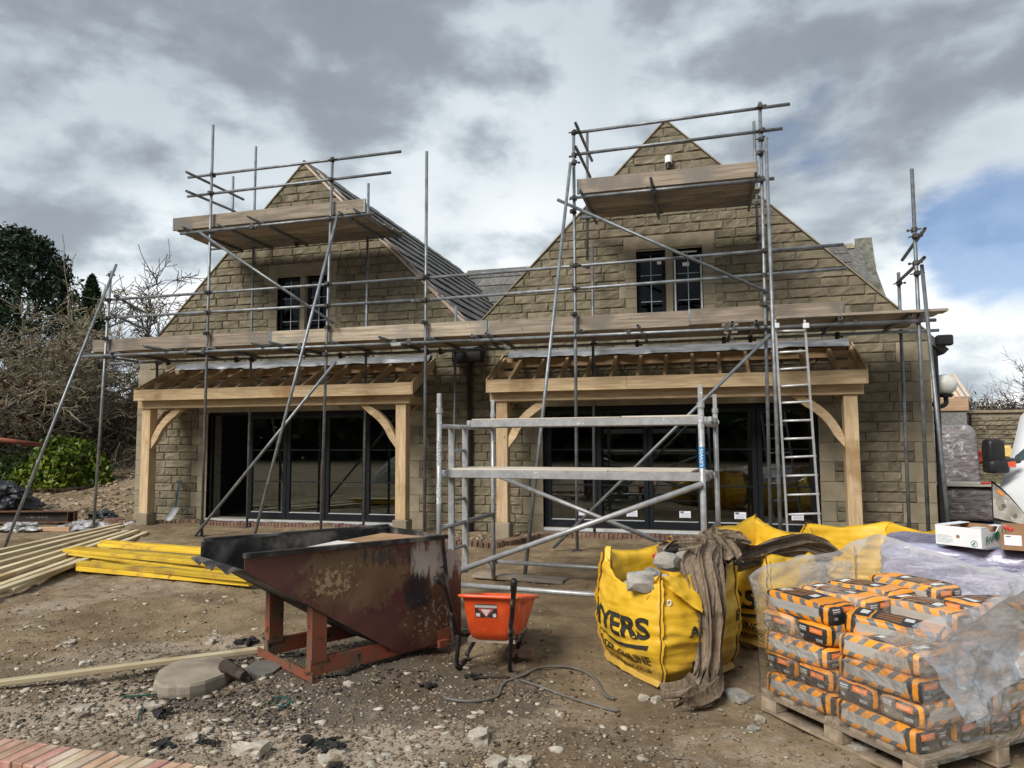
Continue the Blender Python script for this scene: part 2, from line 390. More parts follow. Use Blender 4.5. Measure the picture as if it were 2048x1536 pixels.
c = mixc(nt, n2.rng(0.32, 0.68), (0.160, 0.114, 0.068), (0.31, 0.236, 0.146))
c = mixc(nt, n3.rng(0.35, 0.7)*0.55, c, (0.215, 0.163, 0.105))
# dry, pale dust where the ground has been driven over and limestone crushed: a patch in front of and left of the skip
gr = ((X_+3.0)*(X_+3.0)*0.16+(Y_+7.9)*(Y_+7.9)*0.55)
dust = ((1.0-gr.rng(0.0, 1.25))*0.55+n4*0.9+n5*0.5+n2*0.3-0.68).rng(0.24, 0.52)
c = mixc(nt, dust*0.85, c, (0.40, 0.335, 0.262))
c = mixc(nt, n5.rng(0.63, 0.74)*dust*0.9, c, (0.50, 0.45, 0.38))
# soot and burnt scraps around the skip
so1 = ((X_+2.5)*(X_+2.5)*0.30+(Y_+7.5)*(Y_+7.5)*1.0)
soot = ((1.0-so1.rng(0.0, 1.5))*0.5+n5*0.9+n2*0.35-0.55).rng(0.30, 0.44)
c = mixc(nt, soot*0.75, c, (0.035, 0.031, 0.028))
c = mixc(nt, n1.rng(0.46, 0.62)*0.65, c, (0.125, 0.09, 0.055)); c = mixc(nt, (n4*0.6+n5*0.4).rng(0.52, 0.64)*0.55, c, (0.36, 0.30, 0.235))
nt.links.new(c, b.inputs['Base Color']); b.inputs['Roughness'].default_value = 0.97; b.inputs['Specular IOR Level'].default_value = 0.12
bump(nt, b, n3*0.6+noise(nt, v, 80, 4, 0.7)*0.35+n5*0.6, 0.9, 0.03)
me.materials.append(gm)
go = bpy.data.objects.new('ground', me); go['kind'] = 'structure'; link(go)
# ------------------------------------------------------------------ the house
house = thing('stone_house', 'twin gabled house of yellow brown pitched stone behind the scaffold', 'house', (-4, 3, 0))
XL, XR = -11.20, 3.36; CXS = (-7.46, -0.486); ZR = 7.03; CH = 0.1534
DOORS = ((-9.50, -5.20), (-2.69, 1.75)); DZ0, DZ1 = 0.10, 2.17
WIN = ((-7.99, -6.90), (-1.03, 0.06)); WZ0, WZ1 = 3.45, 4.79
def gable_iv(z):
    iv = []
    for cx, lo, hi in ((CXS[0], XL, -3.97), (CXS[1], -3.97, XR)):
        h = ZR-z
        a, b_ = max(lo, cx-h), min(hi, cx+h)
        if b_ > a: iv.append((a, b_))
    return iv
def edge(cx, side, z, lo, hi): return max(lo, cx-(ZR-z)) if side < 0 else min(hi, cx+(ZR-z))
# backing wall with real openings (the mortar shows in the joints)
MY = 0.013
def wallpoly(): return [(XL, -0.3), (XR, -0.3), (XR, ZR-(XR-CXS[1])), (CXS[1], ZR-0.01), (-3.97, ZR-(CXS[1]+3.97)), (-3.97, ZR-(-3.97-CXS[0])), (CXS[0], ZR-0.01), (XL, ZR-(CXS[0]-XL))]
wb = MB()
xs = sorted({XL, XR, -3.97, *CXS, *[q for d in DOORS for q in d], *[q for d in WIN for q in d]})
def topz(x):
    return max(ZR-abs(x-CXS[0]) if x <= -3.97 else -9, ZR-abs(x-CXS[1]) if x >= -3.97 else -9)
for a, b_ in zip(xs[:-1], xs[1:]):
    mid = (a+b_)/2
    bands = [(-0.3, None)]
    holes = [(DZ0, DZ1)] if any(d[0] < mid < d[1] for d in DOORS) else []
    if any(w[0] < mid < w[1] for w in WIN): holes.append((WZ0, WZ1))
    z = -0.3
    for h0, h1 in holes+[(None, None)]:
        za, zb = (topz(a+1e-4), topz(b_-1e-4)) if h0 is None else (h0, h0)
        wb.add(prism([(a, MY, z), (b_, MY, z), (b_, MY, zb), (a, MY, za)], (0, 0.30, 0)))
        z = h1
front = obj('front_wall', wb.vf(), mortar_m, house)
# stones
def stone_vf(x0b, x1b, x0t, x1t, z0, z1, seed, proud=0.017):
    L = (x1b-x0b+x1t-x0t)/2; j = 0.0045; e = min(0.016/max(L, 0.05), 0.2)
    us = [0, e]+([0.35, 0.68] if L < 0.3 else [0.22, 0.42, 0.6, 0.8])+[1-e, 1]; ts = [0, 0.11, 0.5, 0.89, 1]; n = len(us)-1; m = 4
    v = []; f = []
    for k, t in enumerate(ts):
        z = z0+j+(z1-z0-2*j)*t
        a = x0b+(x0t-x0b)*t+j; b_ = x1b+(x1t-x1b)*t-j
        for i, s_ in enumerate(us):
            if i in (0, n) or k in (0, m): y = 0.0
            else: y = -proud*max(0.25, 0.75+1.3*nz(seed*3.7+s_*L*7, t*1.7, seed)+0.7*nz(seed+s_*L*15, t*4, 3.1))
            zz = z+(0.016*nz(seed*2.1+s_*L*8, t*3, 9) if k == 2 else 0); v.append((a+(b_-a)*s_, y, zz))
    w = n+1
    f += [(k*w+i, k*w+i+1, (k+1)*w+i+1, (k+1)*w+i) for k in range(m) for i in range(n)]
    ring = [i for i in range(w)]+[k*w+n for k in range(1, m+1)]+[m*w+i for i in range(n-1, -1, -1)]+[k*w for k in range(m-1, 0, -1)]
    o = len(v); v += [(v[i][0], 0.03, v[i][2]) for i in ring]
    N = len(ring); f += [(ring[(q+1) % N], ring[q], o+q, o+(q+1) % N) for q in range(N)]
    return v, f
stones = []; plain = []
sr = random.Random(11)
nc = int(ZR/CH)+1
for i in range(nc):
    z0 = i*CH; z1 = min(z0+CH, ZR-0.02); zm = (z0+z1)/2
    q = (i//2) % 2
    for gi, (cx, lo, hi) in enumerate(((CXS[0], XL, -3.97), (CXS[1], -3.97, XR))):
        if z1 <= z0+0.02: continue
        A = (edge(cx, -1, z0, lo, hi), edge(cx, -1, z1, lo, hi)); B = (edge(cx, 1, z0, lo, hi), edge(cx, 1, z1, lo, hi))
        if B[1]-A[1] < 0.02: A = (A[0], cx-0.02); B = (B[0], cx+0.02)
        blocks = []
        QW = 0.46 if q else 0.27
        if gi == 0 and z1 < 3.25: blocks.append((XL, XL+QW))
        if gi == 1 and z1 < 3.10: blocks.append((XR-QW, XR))
        d = DOORS[gi]; w = WIN[gi]; JW = 0.36 if q else 0.22; WJ = 0.30 if q else 0.19
        if zm < DZ1+0.02: blocks.append((d[0]-JW, d[1]+(0.22 if q else 0.36)))
        elif zm < DZ1+0.26: blocks.append((d[0]-0.22, d[1]+0.22))
        if WZ0-0.16 < zm < WZ1+0.02: blocks.append((w[0]-WJ, w[1]+WJ))
        elif WZ1 < zm < WZ1+0.26: blocks.append((w[0]-0.21, w[1]+0.21))
        segs = []; cur = (A[0], A[1])
        for (p0, p1) in sorted(blocks):
            if p0 > max(cur)+0.03: segs.append((cur, (p0, p0)))
            cur = (max(p1, cur[0]), max(p1, cur[1])) if p0 <= max(cur)+0.03 else (p1, p1)
        if B[0] > max(cur)+0.03: segs.append((cur, (B[0], B[1])))
        for (a0, a1), (b0, b1) in segs:
            L = (b0+b1-a0-a1)/2; x = 0.0; cuts = [0.0]
            while True:
                w_ = sr.choice((0.30, 0.38, 0.45, 0.52, 0.6, 0.42, 0.48)) if len(cuts) > 1 else sr.uniform(0.14, 0.45)
                if cuts[-1]+w_ > L-0.12: break
                cuts.append(cuts[-1]+w_)
            cuts.append(L)
            for ca, cb in zip(cuts[:-1], cuts[1:]):
                xa0 = a0+ca if ca > 0 else a0; xa1 = (a0+ca) if ca > 0 else a1
                xb0 = a0+cb if cb < L else b0; xb1 = (a0+cb) if cb < L else b1
                if max(xb0-xa0, xb1-xa1) < 0.04: continue
                if xb1-xa1 < 0.0: xb1 = xa1 = (xb1+xa1)/2
                if xb0-xa0 < 0.0: xb0 = xa0 = (xb0+xa0)/2
                stones.append((xa0, xb0, xa1, xb1, z0, z1))
def shows(s_):
    p = Vector(((s_[0]+s_[1])/2, 0, (s_[4]+s_[5])/2)); return (s_[1]-s_[0])*(s_[5]-s_[4])/depth(p)**2
stones.sort(key=shows, reverse=True)
rest = MB()
for k, s_ in enumerate(stones):
    vf = stone_vf(*s_, k*0.731)
    if k < 299: obj('stone', vf, stone_m, front)
    else: rest.add(vf)
obj('stonework', rest.vf(), stone_m, front, kind='stuff')
# dressed quoins, jambs, lintels, sills, mullions
for i in range(0, 20, 2):
    z0 = i*CH+0.003; z1 = (i+2)*CH-0.003; q = (i//2) % 2; QW = 0.46 if q else 0.27
    if z1 < 3.25: obj('quoin', bbox(XL-0.004, XL+QW-0.003, -0.004, 0.30, z0, z1, 0.004), dressed_m, front)
    if z1 < 3.10: obj('quoin', bbox(XR-QW+0.003, XR+0.004, -0.004, 0.30, z0, z1, 0.004), dressed_m, front)
    if z1 < DZ1+0.02:
        for d in DOORS:
            obj('jamb_stone', bbox(d[0]-(0.36 if q else 0.22)+0.003, d[0], -0.004, 0.2, z0, z1, 0.004), dressed_m, front)
            obj('jamb_stone', bbox(d[1], d[1]+(0.22 if q else 0.36)-0.003, -0.004, 0.2, z0, z1, 0.004), dressed_m, front)
for d in DOORS:
    obj('lintel', bbox(d[0]-0.22, d[1]+0.22, -0.006, 0.2, DZ1+0.002, DZ1+0.265, 0.005), dressed_m, front)
for w in WIN:
    for side in (0, 1):
        for k in range(9):
            z0 = WZ0-0.14+k*0.1693; wj = 0.30 if (k % 2 == side) else 0.19
            if k % 2 == 0: pass
            xa, xb = (w[0]-wj, w[0]+0.03) if side == 0 else (w[1]-0.03, w[1]+wj)
            if side == 0: obj('jamb_stone', bbox(xa, w[0], -0.006, 0.16, z0+0.002, z0+0.167, 0.004), dressed_m, front)
            else: obj('jamb_stone', bbox(w[1], xb, -0.006, 0.16, z0+0.002, z0+0.167, 0.004), dressed_m, front)
    obj('lintel', bbox(w[0]-0.21, w[1]+0.21, -0.008, 0.16, WZ1+0.03, WZ1+0.26, 0.006), dressed_m, front)
    obj('lintel_moulding', prism([(w[0]-0.0, 0.02, WZ1), (w[0]-0.0, 0.10, WZ1), (w[0]-0.0, 0.10, WZ1+0.028), (w[0]-0.0, -0.002, WZ1+0.028)], (w[1]-w[0], 0, 0)), dressed_m, front)
    cx = (w[0]+w[1])/2
    obj('mullion', prism([(cx-0.05, 0.012, WZ0), (cx-0.075, 0.13, WZ0), (cx+0.075, 0.13, WZ0), (cx+0.05, 0.012, WZ0)], (0, 0, WZ1-WZ0)), dressed_m, front)
# windows
def window(x0, x1, z0, z1, y, sign):
    wf = MB(); t = 0.055
    wf.add(bbox(x0, x1, y, y+0.06, z0, z0+t)).add(bbox(x0, x1, y, y+0.06, z1-t, z1)).add(bbox(x0, x0+t, y+0.001, y+0.061, z0+t, z1-t)).add(bbox(x1-t, x1, y+0.001, y+0.061, z0+t, z1-t))
    o = obj('window', wf.vf(), frame_m, house)
    obj('pane', box(x0+t, x1-t, y+0.03, y+0.036, z0+t, z1-t), winglass_m, o)
    cx = (x0+x1)/2; H = z1-z0
    obj('glazing_bar', box(cx-0.006, cx+0.006, y+0.022, y+0.03, z0+t, z1-t), leadbar_m, o)
    for k in (0.36, 0.70): obj('glazing_bar', box(x0+t, x1-t, y+0.0215, y+0.0295, z0+H*k-0.005, z0+H*k+0.005), leadbar_m, o)
    return o
leadbar_m = M('lead strip', (0.42, 0.45, 0.47), (0.5, 0.53, 0.55), 10, 0.5, 0.3)
tape_m = M('white tape', (0.7, 0.72, 0.75), (0.8, 0.82, 0.85), 10, 0.5, bst=0)
for k, w in enumerate(WIN):
    cx = (w[0]+w[1])/2
    for s_ in (0, 1):
        x0, x1 = (w[0]+0.004, cx-0.075) if s_ == 0 else (cx+0.075, w[1]-0.004)
        o = window(x0, x1, WZ0, WZ1-0.002, 0.085, s_)
        if k == 1:
            obj('sticker', box(cx-0.20 if s_ == 0 else cx+0.22, cx-0.10 if s_ == 0 else cx+0.33, 0.108, 0.110, WZ1-0.22-0.06*s_, WZ1-0.17-0.045*s_), tape_m, o)
            if s_:
                obj('tape', box(x0+0.003, x0+0.03, 0.080, 0.083, WZ0, WZ1-0.16), tape_m, o); obj('tape', box(x1-0.035, x1-0.008, 0.080, 0.083, WZ0, WZ1-0.12), tape_m, o)
                obj('tape', box(x0+0.1, x0+0.38, 0.080, 0.083, WZ1-0.06, WZ1-0.03), tape_m, o)
        elif s_ == 0:
            obj('paper', box(x0+0.23, x0+0.37, 0.1235, 0.1255, WZ0+0.25, WZ0+0.75), tape_m, o)
# glazed doors
label_m, nt, b = newmat('glass label'); v = coords(nt, False, 'Generated'); X_, Y_, Z_ = xyz(nt, v)
c = mixc(nt, (Z_.mod(0.2).lt(0.08))*(X_.box(0.1, 0.9))*Z_.lt(0.7), (0.72, 0.74, 0.78), (0.3, 0.33, 0.42)); c = mixc(nt, X_.box(0.08, 0.4)*Z_.gt(0.72)*Z_.lt(0.95), c, (0.05, 0.06, 0.12)); nt.links.new(c, b.inputs['Base Color'])
def door(x0, x1, z0, z1, y, name='glazed_door', sticker=False):
    t = 0.075; m = MB()
    m.add(bbox(x0, x1, y, y+0.07, z0, z0+0.13)).add(bbox(x0, x1, y, y+0.07, z1-t, z1)).add(bbox(x0, x0+t, y+0.001, y+0.071, z0+0.13, z1-t)).add(bbox(x1-t, x1, y+0.001, y+0.071, z0+0.13, z1-t))
    o = obj(name, m.vf(), frame_m, house)
    obj('pane', box(x0+t, x1-t, y+0.03, y+0.036, z0+0.13, z1-t), glass_m, o)
    obj('glazing_bead', box(x0+t, x1-t, y-0.004, y+0.02, z0+0.13, z0+0.143), leadbar_m, o)
    for k in (0.36, 0.66): obj('glazing_bar', box(x0+t, x1-t, y+0.012, y+0.029, z0+(z1-z0)*k-0.011, z0+(z1-z0)*k+0.011), frame_m, o)
    if sticker: obj('glass_label', box(x1-t-0.30, x1-t-0.12, y+0.026, y+0.0285, z0+0.20, z0+0.31), label_m, o)
    return o
for d, n, op in ((DOORS[0], 5, True), (DOORS[1], 5, False)):
    fr = MB(); y = 0.075
    fr.add(bbox(d[0], d[1], y, y+0.09, DZ1-0.06, DZ1)).add(bbox(d[0], d[0]+0.05, y+.001, y+0.091, DZ0, DZ1-0.06)).add(bbox(d[1]-0.05, d[1], y+.001, y+0.091, DZ0, DZ1-0.06))
    obj('door_frame', fr.vf(), frame_m, house)
    obj('door_sill', bbox(d[0], d[1], 0.0, 0.20, DZ0-0.055, DZ0-0.004, 0.004), leadbar_m, house)
    a, b_ = d[0]+0.052, d[1]-0.052; w_ = (b_-a)/n
    for k in range(n):
        if op and k == 0: continue
        door(a+k*w_+0.003, a+(k+1)*w_-0.003, DZ0, DZ1-0.063, y+0.012, sticker=not op)
# leaf folded open at the left end
o = door(DOORS[0][0]+0.06, DOORS[0][0]+0.86, DZ0, DZ1-0.063, 0.0)
o.matrix_basis = Matrix.Translation((DOORS[0][0]+0.92, 0.17, 0)) @ Matrix.Rotation(R(88), 4, 'Z') @ Matrix.Translation((-DOORS[0][0]-0.06, 0, 0))
for ch in o.children: ch.matrix_parent_inverse = Matrix.Identity(4)
# side and back walls, floors, ceilings
shell = MB()
shell.add(box(XL+0.002, XL+0.3, 0.315, 9.4, -0.3, 3.2)).add(box(XR-0.3, XR-0.002, 0.315, 9.4, -0.3, 3.1)).add(box(XL+0.3, XR-0.3, 6.0, 6.3, -0.3, 3.1)).add(box(-4.12, -3.82, 0.315, 6.0, -0.3, 2.5))
obj('side_wall', shell.vf(), block_m, house)
obj('ceiling', box(XL+0.31, XR-0.31, 0.32, 5.99, 2.5, 2.62), block_m, house)
obj('floor', box(XL+0.31, XR-0.31, 0.21, 5.99, -0.05, 0.045), block_m, house)
for k in range(12):
    obj('block', bbox(DOORS[0][0]-0.10, DOORS[0][0]+0.0, 0.33, 0.43, 0.06+k*0.175, 0.06+k*0.175+0.165, 0.004), block_m, house)
# roofs
def plane_roof(a, b_, c_, d_, th, name, mat, par): # quad, top surface, pushed down
    n = (Vector(b_)-Vector(a)).cross(Vector(d_)-Vector(a)).normalized()
    if n.z < 0: n = -n
    return obj(name, prism([Vector(a), Vector(b_), Vector(c_), Vector(d_)], -n*th), mat, par)
YB = 9.3
roofs = []
for gi, (cx, lo, hi) in enumerate(((CXS[0], XL-0.15, -3.97), (CXS[1], -3.97, XR+0.28))):
    for side in (-1, 1):
        xe = lo if side < 0 else hi; ze = ZR-abs(xe-cx)+0.03
        r = plane_roof((cx, 0.02, ZR+0.03), (cx, YB, ZR+0.03), (xe, YB, ze), (xe, 0.02, ze), 0.10, 'roof', slate_m, house); roofs.append(r)
# thin verge strips along the rakes (pale pointing) and a ragged batten on the left gable
for gi, (cx, lo, hi) in enumerate(((CXS[0], XL, -3.97), (CXS[1], -3.97, XR))):
    for side in (-1, 1):
        xe = lo if side < 0 else hi; h = ZR-abs(xe-cx)
        s2 = 0.7071; ox, oz = side*s2, s2
        m_ = verge_m if (gi == 0 and side == 1) else dressed_m; wd = 0.045 if (gi == 0 and side == 1) else 0.018
        pts = [(cx, -0.035, ZR+0.005), (cx+0, -0.035, ZR+0.005+wd/s2), (xe+0, -0.035, h+0.005+wd/s2), (xe, -0.035, h+0.005)]
        obj('verge', prism(pts, (0, 0.05, 0)), m_, house)
pts = [(CXS[0]+0.3, -0.05, ZR-0.3+0.11), (CXS[0]+0.33, -0.05, ZR-0.3+0.13), (-4.0, -0.05, 3.70), (-4.03, -0.05, 3.64)]
obj('verge_batten', prism(pts, (0, 0.04, 0)), verge_m, house)
# slates, each a piece: left gable's right slope
def slates(par, origin, du, dv, nrm, rows, L, W, u0, u1, clip=None, seed=1):
    r_ = random.Random(seed); du, dv, nrm = Vector(du), Vector(dv), Vector(nrm)
    for k in range(rows):
        u = u0+r_.uniform(-0.3, 0)
        while u < u1:
            w_ = W*r_.uniform(0.7, 1.3); a = max(u, u0); b_ = min(u+w_, u1)
            if b_-a > 0.08 and (clip is None or clip((a+b_)/2, k*L)):
                W4 = Matrix.Identity(4); o = Vector(origin)+du*a+dv*(k*L)+nrm*0.012
                dvt = (dv*L*1.04-nrm*(-0.035)).normalized(); nn = du.cross(dvt).normalized()
                if nn.dot(nrm) < 0: nn = -nn
                for q in range(3): W4[q][0] = du[q]; W4[q][1] = dvt[q]; W4[q][2] = nn[q]; W4[q][3] = o[q]
                obj('slate', bbox(0.004, b_-a-0.004, -0.03, L*1.06, 0.0, 0.024+r_.uniform(0, 0.012), 0.005), slate_m, par, W4)
            u += w_
# slope coordinates: dv runs down the slope
s2 = math.sqrt(0.5)
slates(roofs[1], (CXS[0]+0.02, 0, ZR+0.02), (0, 1, 0), (s2, 0, -s2), (s2, 0, s2), 11, 0.445, 0.72, -0.06, 9.0, seed=3)
mainroof = plane_roof((-7.4, YB, 6.98), (4.35, YB, 6.98), (4.35, 5.4, 3.08), (-7.4, 5.4, 3.08), 0.12, 'roof', slate_m, house)
obj('roof_back', prism([(-11.2, YB, 6.98), (4.35, YB, 6.98), (4.35, YB+4, 2.98), (-11.2, YB+4, 2.98)], (0, 0, -0.12)), slate_m, house)
slates(mainroof, (-7.4, YB, 6.99), (1, 0, 0), (0, -s2, -s2), (0, -s2, s2), 9, 0.47, 0.85, 0.2, 4.3, clip=lambda u, vv: True, seed=5)
slates(mainroof, (-7.4, YB, 6.99), (1, 0, 0), (0, -s2, -s2), (0, -s2, s2), 6, 0.47, 0.85, 10.0, 11.4, seed=6)
for k in range(22):
    obj('ridge_tile', prism([(CXS[0]-0.15, 0.02+k*0.42, ZR-0.05), (CXS[0], 0.02+k*0.42, ZR+0.1+0.01*(k % 2)), (CXS[0]+0.15, 0.02+k*0.42, ZR-0.05)], (0, 0.41, 0)), slate_m, roofs[1])
obj('ridge_tile', prism([(-7.2, YB-0.16, 6.87), (-7.2, YB, 7.05), (-7.2, YB+0.16, 6.87)], (11.4, 0, 0)), dressed_m, mainroof)
# gable coping at the far right end of the main roof
lich_m = M('lichened coping', (0.10, 0.105, 0.085), (0.20, 0.20, 0.165), 9, 0.95, c3=(0.07, 0.07, 0.06), s3=3, rnd=0.1, bs=40, bst=0.5)
chi = Vector((4.24, YB, 7.18)); clo = PX(1722, 575, 4.24)
for k in range(5):
    a, b_ = chi.lerp(clo, k*0.23), chi.lerp(clo, k*0.23+0.225); dn = Vector((0, 0, -0.45))
    obj('coping', prism([a, b_, b_+dn, a+dn], (0.44, 0, 0)), lich_m, house)
obj('end_wall', prism([(4.30, 5.4, 0), (4.30, 5.4, 2.9), (4.30, YB, 6.8), (4.30, YB+3.9, 2.9), (4.30, YB+3.9, 0)], (0.3, 0, 0)), lich_m, house)
# valley hopper and downpipe, eaves gutter end
hop = MB(); hop.add(bbox(-4.28, -3.74, -0.24, -0.03, 2.98, 3.19, 0.01)).add(bbox(-4.31, -3.71, -0.26, -0.02, 3.185, 3.215, 0.005)); obj('hopper', hop.vf(), black_m, house)
obj('downpipe', tube((-4.0, -0.09, 0.0), (-4.0, -0.09, 2.99), 0.042, n=10), black_m, house, smooth=False)
obj('valley_lining', prism([(-4.2, -0.18, 3.26), (-3.97, -0.18, 3.215), (-3.75, -0.18, 3.26), (-3.6, -0.18, 3.60), (-4.35, -0.18, 3.60)], (0, 0.14, 0)), lead_m, house)
obj('gutter', pathtube([(3.55, -0.06, 3.06), (3.55, 4.0, 3.06)], 0.075, 8), black_m, house)
obj('gutter_outlet', bbox(3.44, 3.66, -0.14, 0.0, 2.98, 3.14, 0.02), black_m, house)
obj('downpipe', tube((3.46, 0.12, 0.0), (3.46, 0.12, 3.0), 0.05, n=10), black_m, house)  # dark pipe added to stand for the shaded strip of side wall
# ------------------------------------------------------------------ camera on the right gable, globe lamp on the side
p = PY(1337, 325, -0.09)
cc = thing('security_camera', 'small white security camera high on the right gable with a black dome', 'camera', p)
obj('housing', tube(p+Vector((0, 0, 0.10)), p+Vector((0, -0.02, -0.02)), 0.062, 0.055, 12), white_m, cc)
obj('lens_dome', tube(p+Vector((0, -0.02, -0.02)), p+Vector((0, -0.035, -0.13)), 0.05, 0.035, 12), black_m, cc)
obj('mounting_plate', bbox(p.x-0.06, p.x+0.06, -0.075, -0.028, p.z-0.02, p.z+0.1), white_m, cc)
p = PY(1890, 769, 0.35)
lp = thing('globe_lamp', 'white frosted globe lamp on a dark swan neck bracket at the corner', 'lamp', p)
bm = bmesh.new(); bmesh.ops.create_uvsphere(bm, u_segments=20, v_segments=12, radius=0.165); bmesh.ops.translate(bm, verts=bm.verts, vec=p)
gl = bpy.data.meshes.new('globe'); bm.to_mesh(gl); bm.free(); gl.materials.append(M('frosted globe', (0.62, 0.62, 0.58), (0.7, 0.7, 0.66), 4, 0.35, bst=0)); gl.polygons.foreach_set('use_smooth', [True]*len(gl.polygons))
obj('globe', gl, None, lp)
obj('collar', tube(p+Vector((0, 0, -0.20)), p+Vector((0, 0, -0.15)), 0.09, 0.11, 12), black_m, lp)
obj('bracket', pathtube(spline([p+Vector((0, 0, -0.2)), p+Vector((0, 0, -0.29)), p+Vector((-0.08, 0, -0.34)), p+Vector((-0.2, 0, -0.30)), p+Vector((-0.42, 0, -0.2))]), 0.035, 8), black_m, lp)
# ------------------------------------------------------------------ oak porches
def porch(label, xp0, xp1, fx0, fx1, bx0, bx1):
    cxm = (fx0+fx1)/2
    t = thing('oak_porch', label, 'porch', (cxm, -0.7, 0), 'new oak porches without roofing')
    for i, x in enumerate((xp0, xp1)):
        obj('post', bbox(x, x+0.19, -0.82, -0.63, 0.255, 2.226, 0.006), oakpost_m, t)
        obj('plinth', bbox(x-0.035, x+0.225, -0.86, -0.60, -0.12, 0.256, 0.012), dressed_m, t)
        s_ = 1 if i == 0 else -1; xa = x+0.19 if i == 0 else x
        pts = []; lo = []; n = 10
        for k in range(n+1):
            a = k/n; bx, bz = 2*a*(1-a)*0.14+a*a*0.54, (1-a)**2*1.62+2*a*(1-a)*2.02+a*a*2.226
            tx, tz = 2*(1-a)*0.14+2*a*0.40, 2*(1-a)*0.40+2*a*0.206; l_ = math.hypot(tx, tz); nx_, nz_ = tz/l_, -tx/l_
            pts.append((xa+s_*max(0, bx), -0.79, min(2.226, bz))); lo.append((xa+s_*max(0, bx+nx_*0.125), -0.79, min(2.226, bz+nz_*0.125)))
        lo[-1] = (xa+s_*0.70, -0.79, 2.226); lo[0] = (xa, -0.79, 1.46)
        m = MB()
        for k in range(n):
            m.add(prism([pts[k], pts[k+1], lo[k+1], lo[k]], (0, 0.11, 0)))
        obj('curved_brace', m.vf(), oak_m, t)
        obj('side_beam', bbox(x+0.01, x+0.18, -0.655, -0.03, 2.23, 2.38, 0.006), rafter_m, t)
        m = MB()
        for k in range(6):
            a0, a1 = k/6*math.pi/2, (k+1)/6*math.pi/2
            q = lambda a, r_, o: (x+0.04, -0.63+r_*(1-math.cos(a)), 1.6-o+(0.62+o)*math.sin(a))
            m.add(prism([q(a0, 0.45, 0), q(a0, 0.55, 0.13), q(a1, 0.55, 0.13), q(a1, 0.45, 0)], (0.1, 0, 0)))
        obj('curved_brace', m.vf(), rafter_m, t)
    b_ = obj('beam', bbox(bx0, bx1, -0.86, -0.66, 2.228, 2.385, 0.006), oak_m, t)
    xj = fx0+(fx1-fx0)*(0.60 if fx0 < -5 else 0.40)
    obj('fascia', bbox(fx0, xj-0.001, -1.025, -0.985, 2.368, 2.572, 0.004), oak_m, t)
    obj('fascia', bbox(xj+0.001, fx1, -1.024, -0.985, 2.368, 2.572, 0.004), oak_m, t)
    obj('wall_plate', bbox(fx0+0.06, fx1-0.06, -0.055, -0.006, 2.86, 3.02, 0.004), rafter_m, t)
    rise = math.atan2(3.03-2.53, 0.95)
    def rafter(x, w=0.05, d=0.12, drop=0.0):
        p0 = Vector((x, -0.982, 2.49-drop)); p1 = Vector((x, -0.03, 2.985-drop))
        along('rafter', p0, p1, w, d, rafter_m, t)
    xs_ = [fx0+0.025, fx0+0.34]; x = fx0+0.34+0.42
    n = round((fx1-fx0-0.68)/0.43); xs_ += [fx0+0.34+(fx1-fx0-0.68)*k/n for k in range(1, n)]+[fx1-0.34, fx1-0.025]
    for x in xs_: rafter(x)
    for xa, xb in ((fx0+0.051, fx0+0.314), (fx1-0.314, fx1-0.051)):
        for k in (0.10, 0.42, 0.80):
            y = -0.982+0.952*k; z = 2.49+0.495*k
            obj('noggin', bbox(xa, xb, y-0.025, y+0.025, z-0.05, z+0.05, 0.003), rafter_m, t)
    obj('barge_board', prism([(fx0-0.022, -1.02, 2.37), (fx0-0.022, -1.02, 2.585), (fx0-0.022, -0.01, 3.10), (fx0-0.022, -0.01, 2.90)], (0.02, 0, 0)), oak_m, t)
    obj('barge_board', prism([(fx1+0.002, -1.02, 2.37), (fx1+0.002, -1.02, 2.585), (fx1+0.002, -0.01, 3.10), (fx1+0.002, -0.01, 2.90)], (0.02, 0, 0)), oak_m, t)
    sd_ = fx0*1.7
    def mem(u, v):
        x = fx0+0.12+(fx1-fx0-0.16)*u
        L = 0.17+0.07*nz(x*0.9+sd_, 1.0)+0.05*nz(x*3.1+sd_, 5)
        y = -0.02-L*v*0.9; z = 3.16-0.09*v*v-0.05*v+(0.03*nz(x*2.3, v*2, sd_)+0.015*nz(x*7, v*3, 2))*v
        return (x, y, z)
    obj('roof_membrane', grid(mem, 90, 6), lead_m, t, smooth=True)
    return t
porch('oak porch without roofing at the left gable, in front of the half open glazed doors', -10.33, -5.085, -10.33, -4.71, -10.40, -4.81)
porch('oak porch without roofing at the right gable, behind the aluminium ladder', -3.29, 1.985, -3.38, 2.265, -3.385, 2.255)
# ------------------------------------------------------------------ brick edging along the house
ed = thing('brick_edging', 'low red brick edging curving along the foot of the house', 'edging', (-5, -0.6, 0))
kp = [(-11.75, -0.12), (-11.2, -0.48), (-10.55, -0.60), (-10.0, -0.50), (-9.5, -0.26), (-9.0, -0.24), (-7.0, -0.24), (-5.4, -0.24), (-5.22, -0.4), (-5.0, -0.9), (-4.5, -1.42), (-3.75, -1.72), (-3.2, -1.66), (-2.92, -1.3), (-2.72, -0.7), (-2.45, -0.42), (-2.0, -0.40), (0.0, -0.42), (1.9, -0.42)]
path = spline([(x, y, 0) for x, y in kp], 14)
bme = mesh('brick', bbox(-0.033, 0.033, -0.105, 0.105, -0.15, 0.06, 0.006), brick_m)
acc = 0.0; k = 0
for a, b_ in zip(path[:-1], path[1:]):
    L = (b_-a).length; d = (b_-a).normalized() if L else None
    while acc <= L and L:
        p = a+d*acc; ang = math.atan2(d.y, d.x)
        zt = hg(p.x, p.y)*0.5+0.02+random.uniform(-0.006, 0.006)
        obj('brick', bme, None, ed, Matrix.Translation((p.x, p.y, zt)) @ Matrix.Rotation(ang+random.uniform(-.03, .03), 4, 'Z'))
        acc += 0.0735
    acc -= L
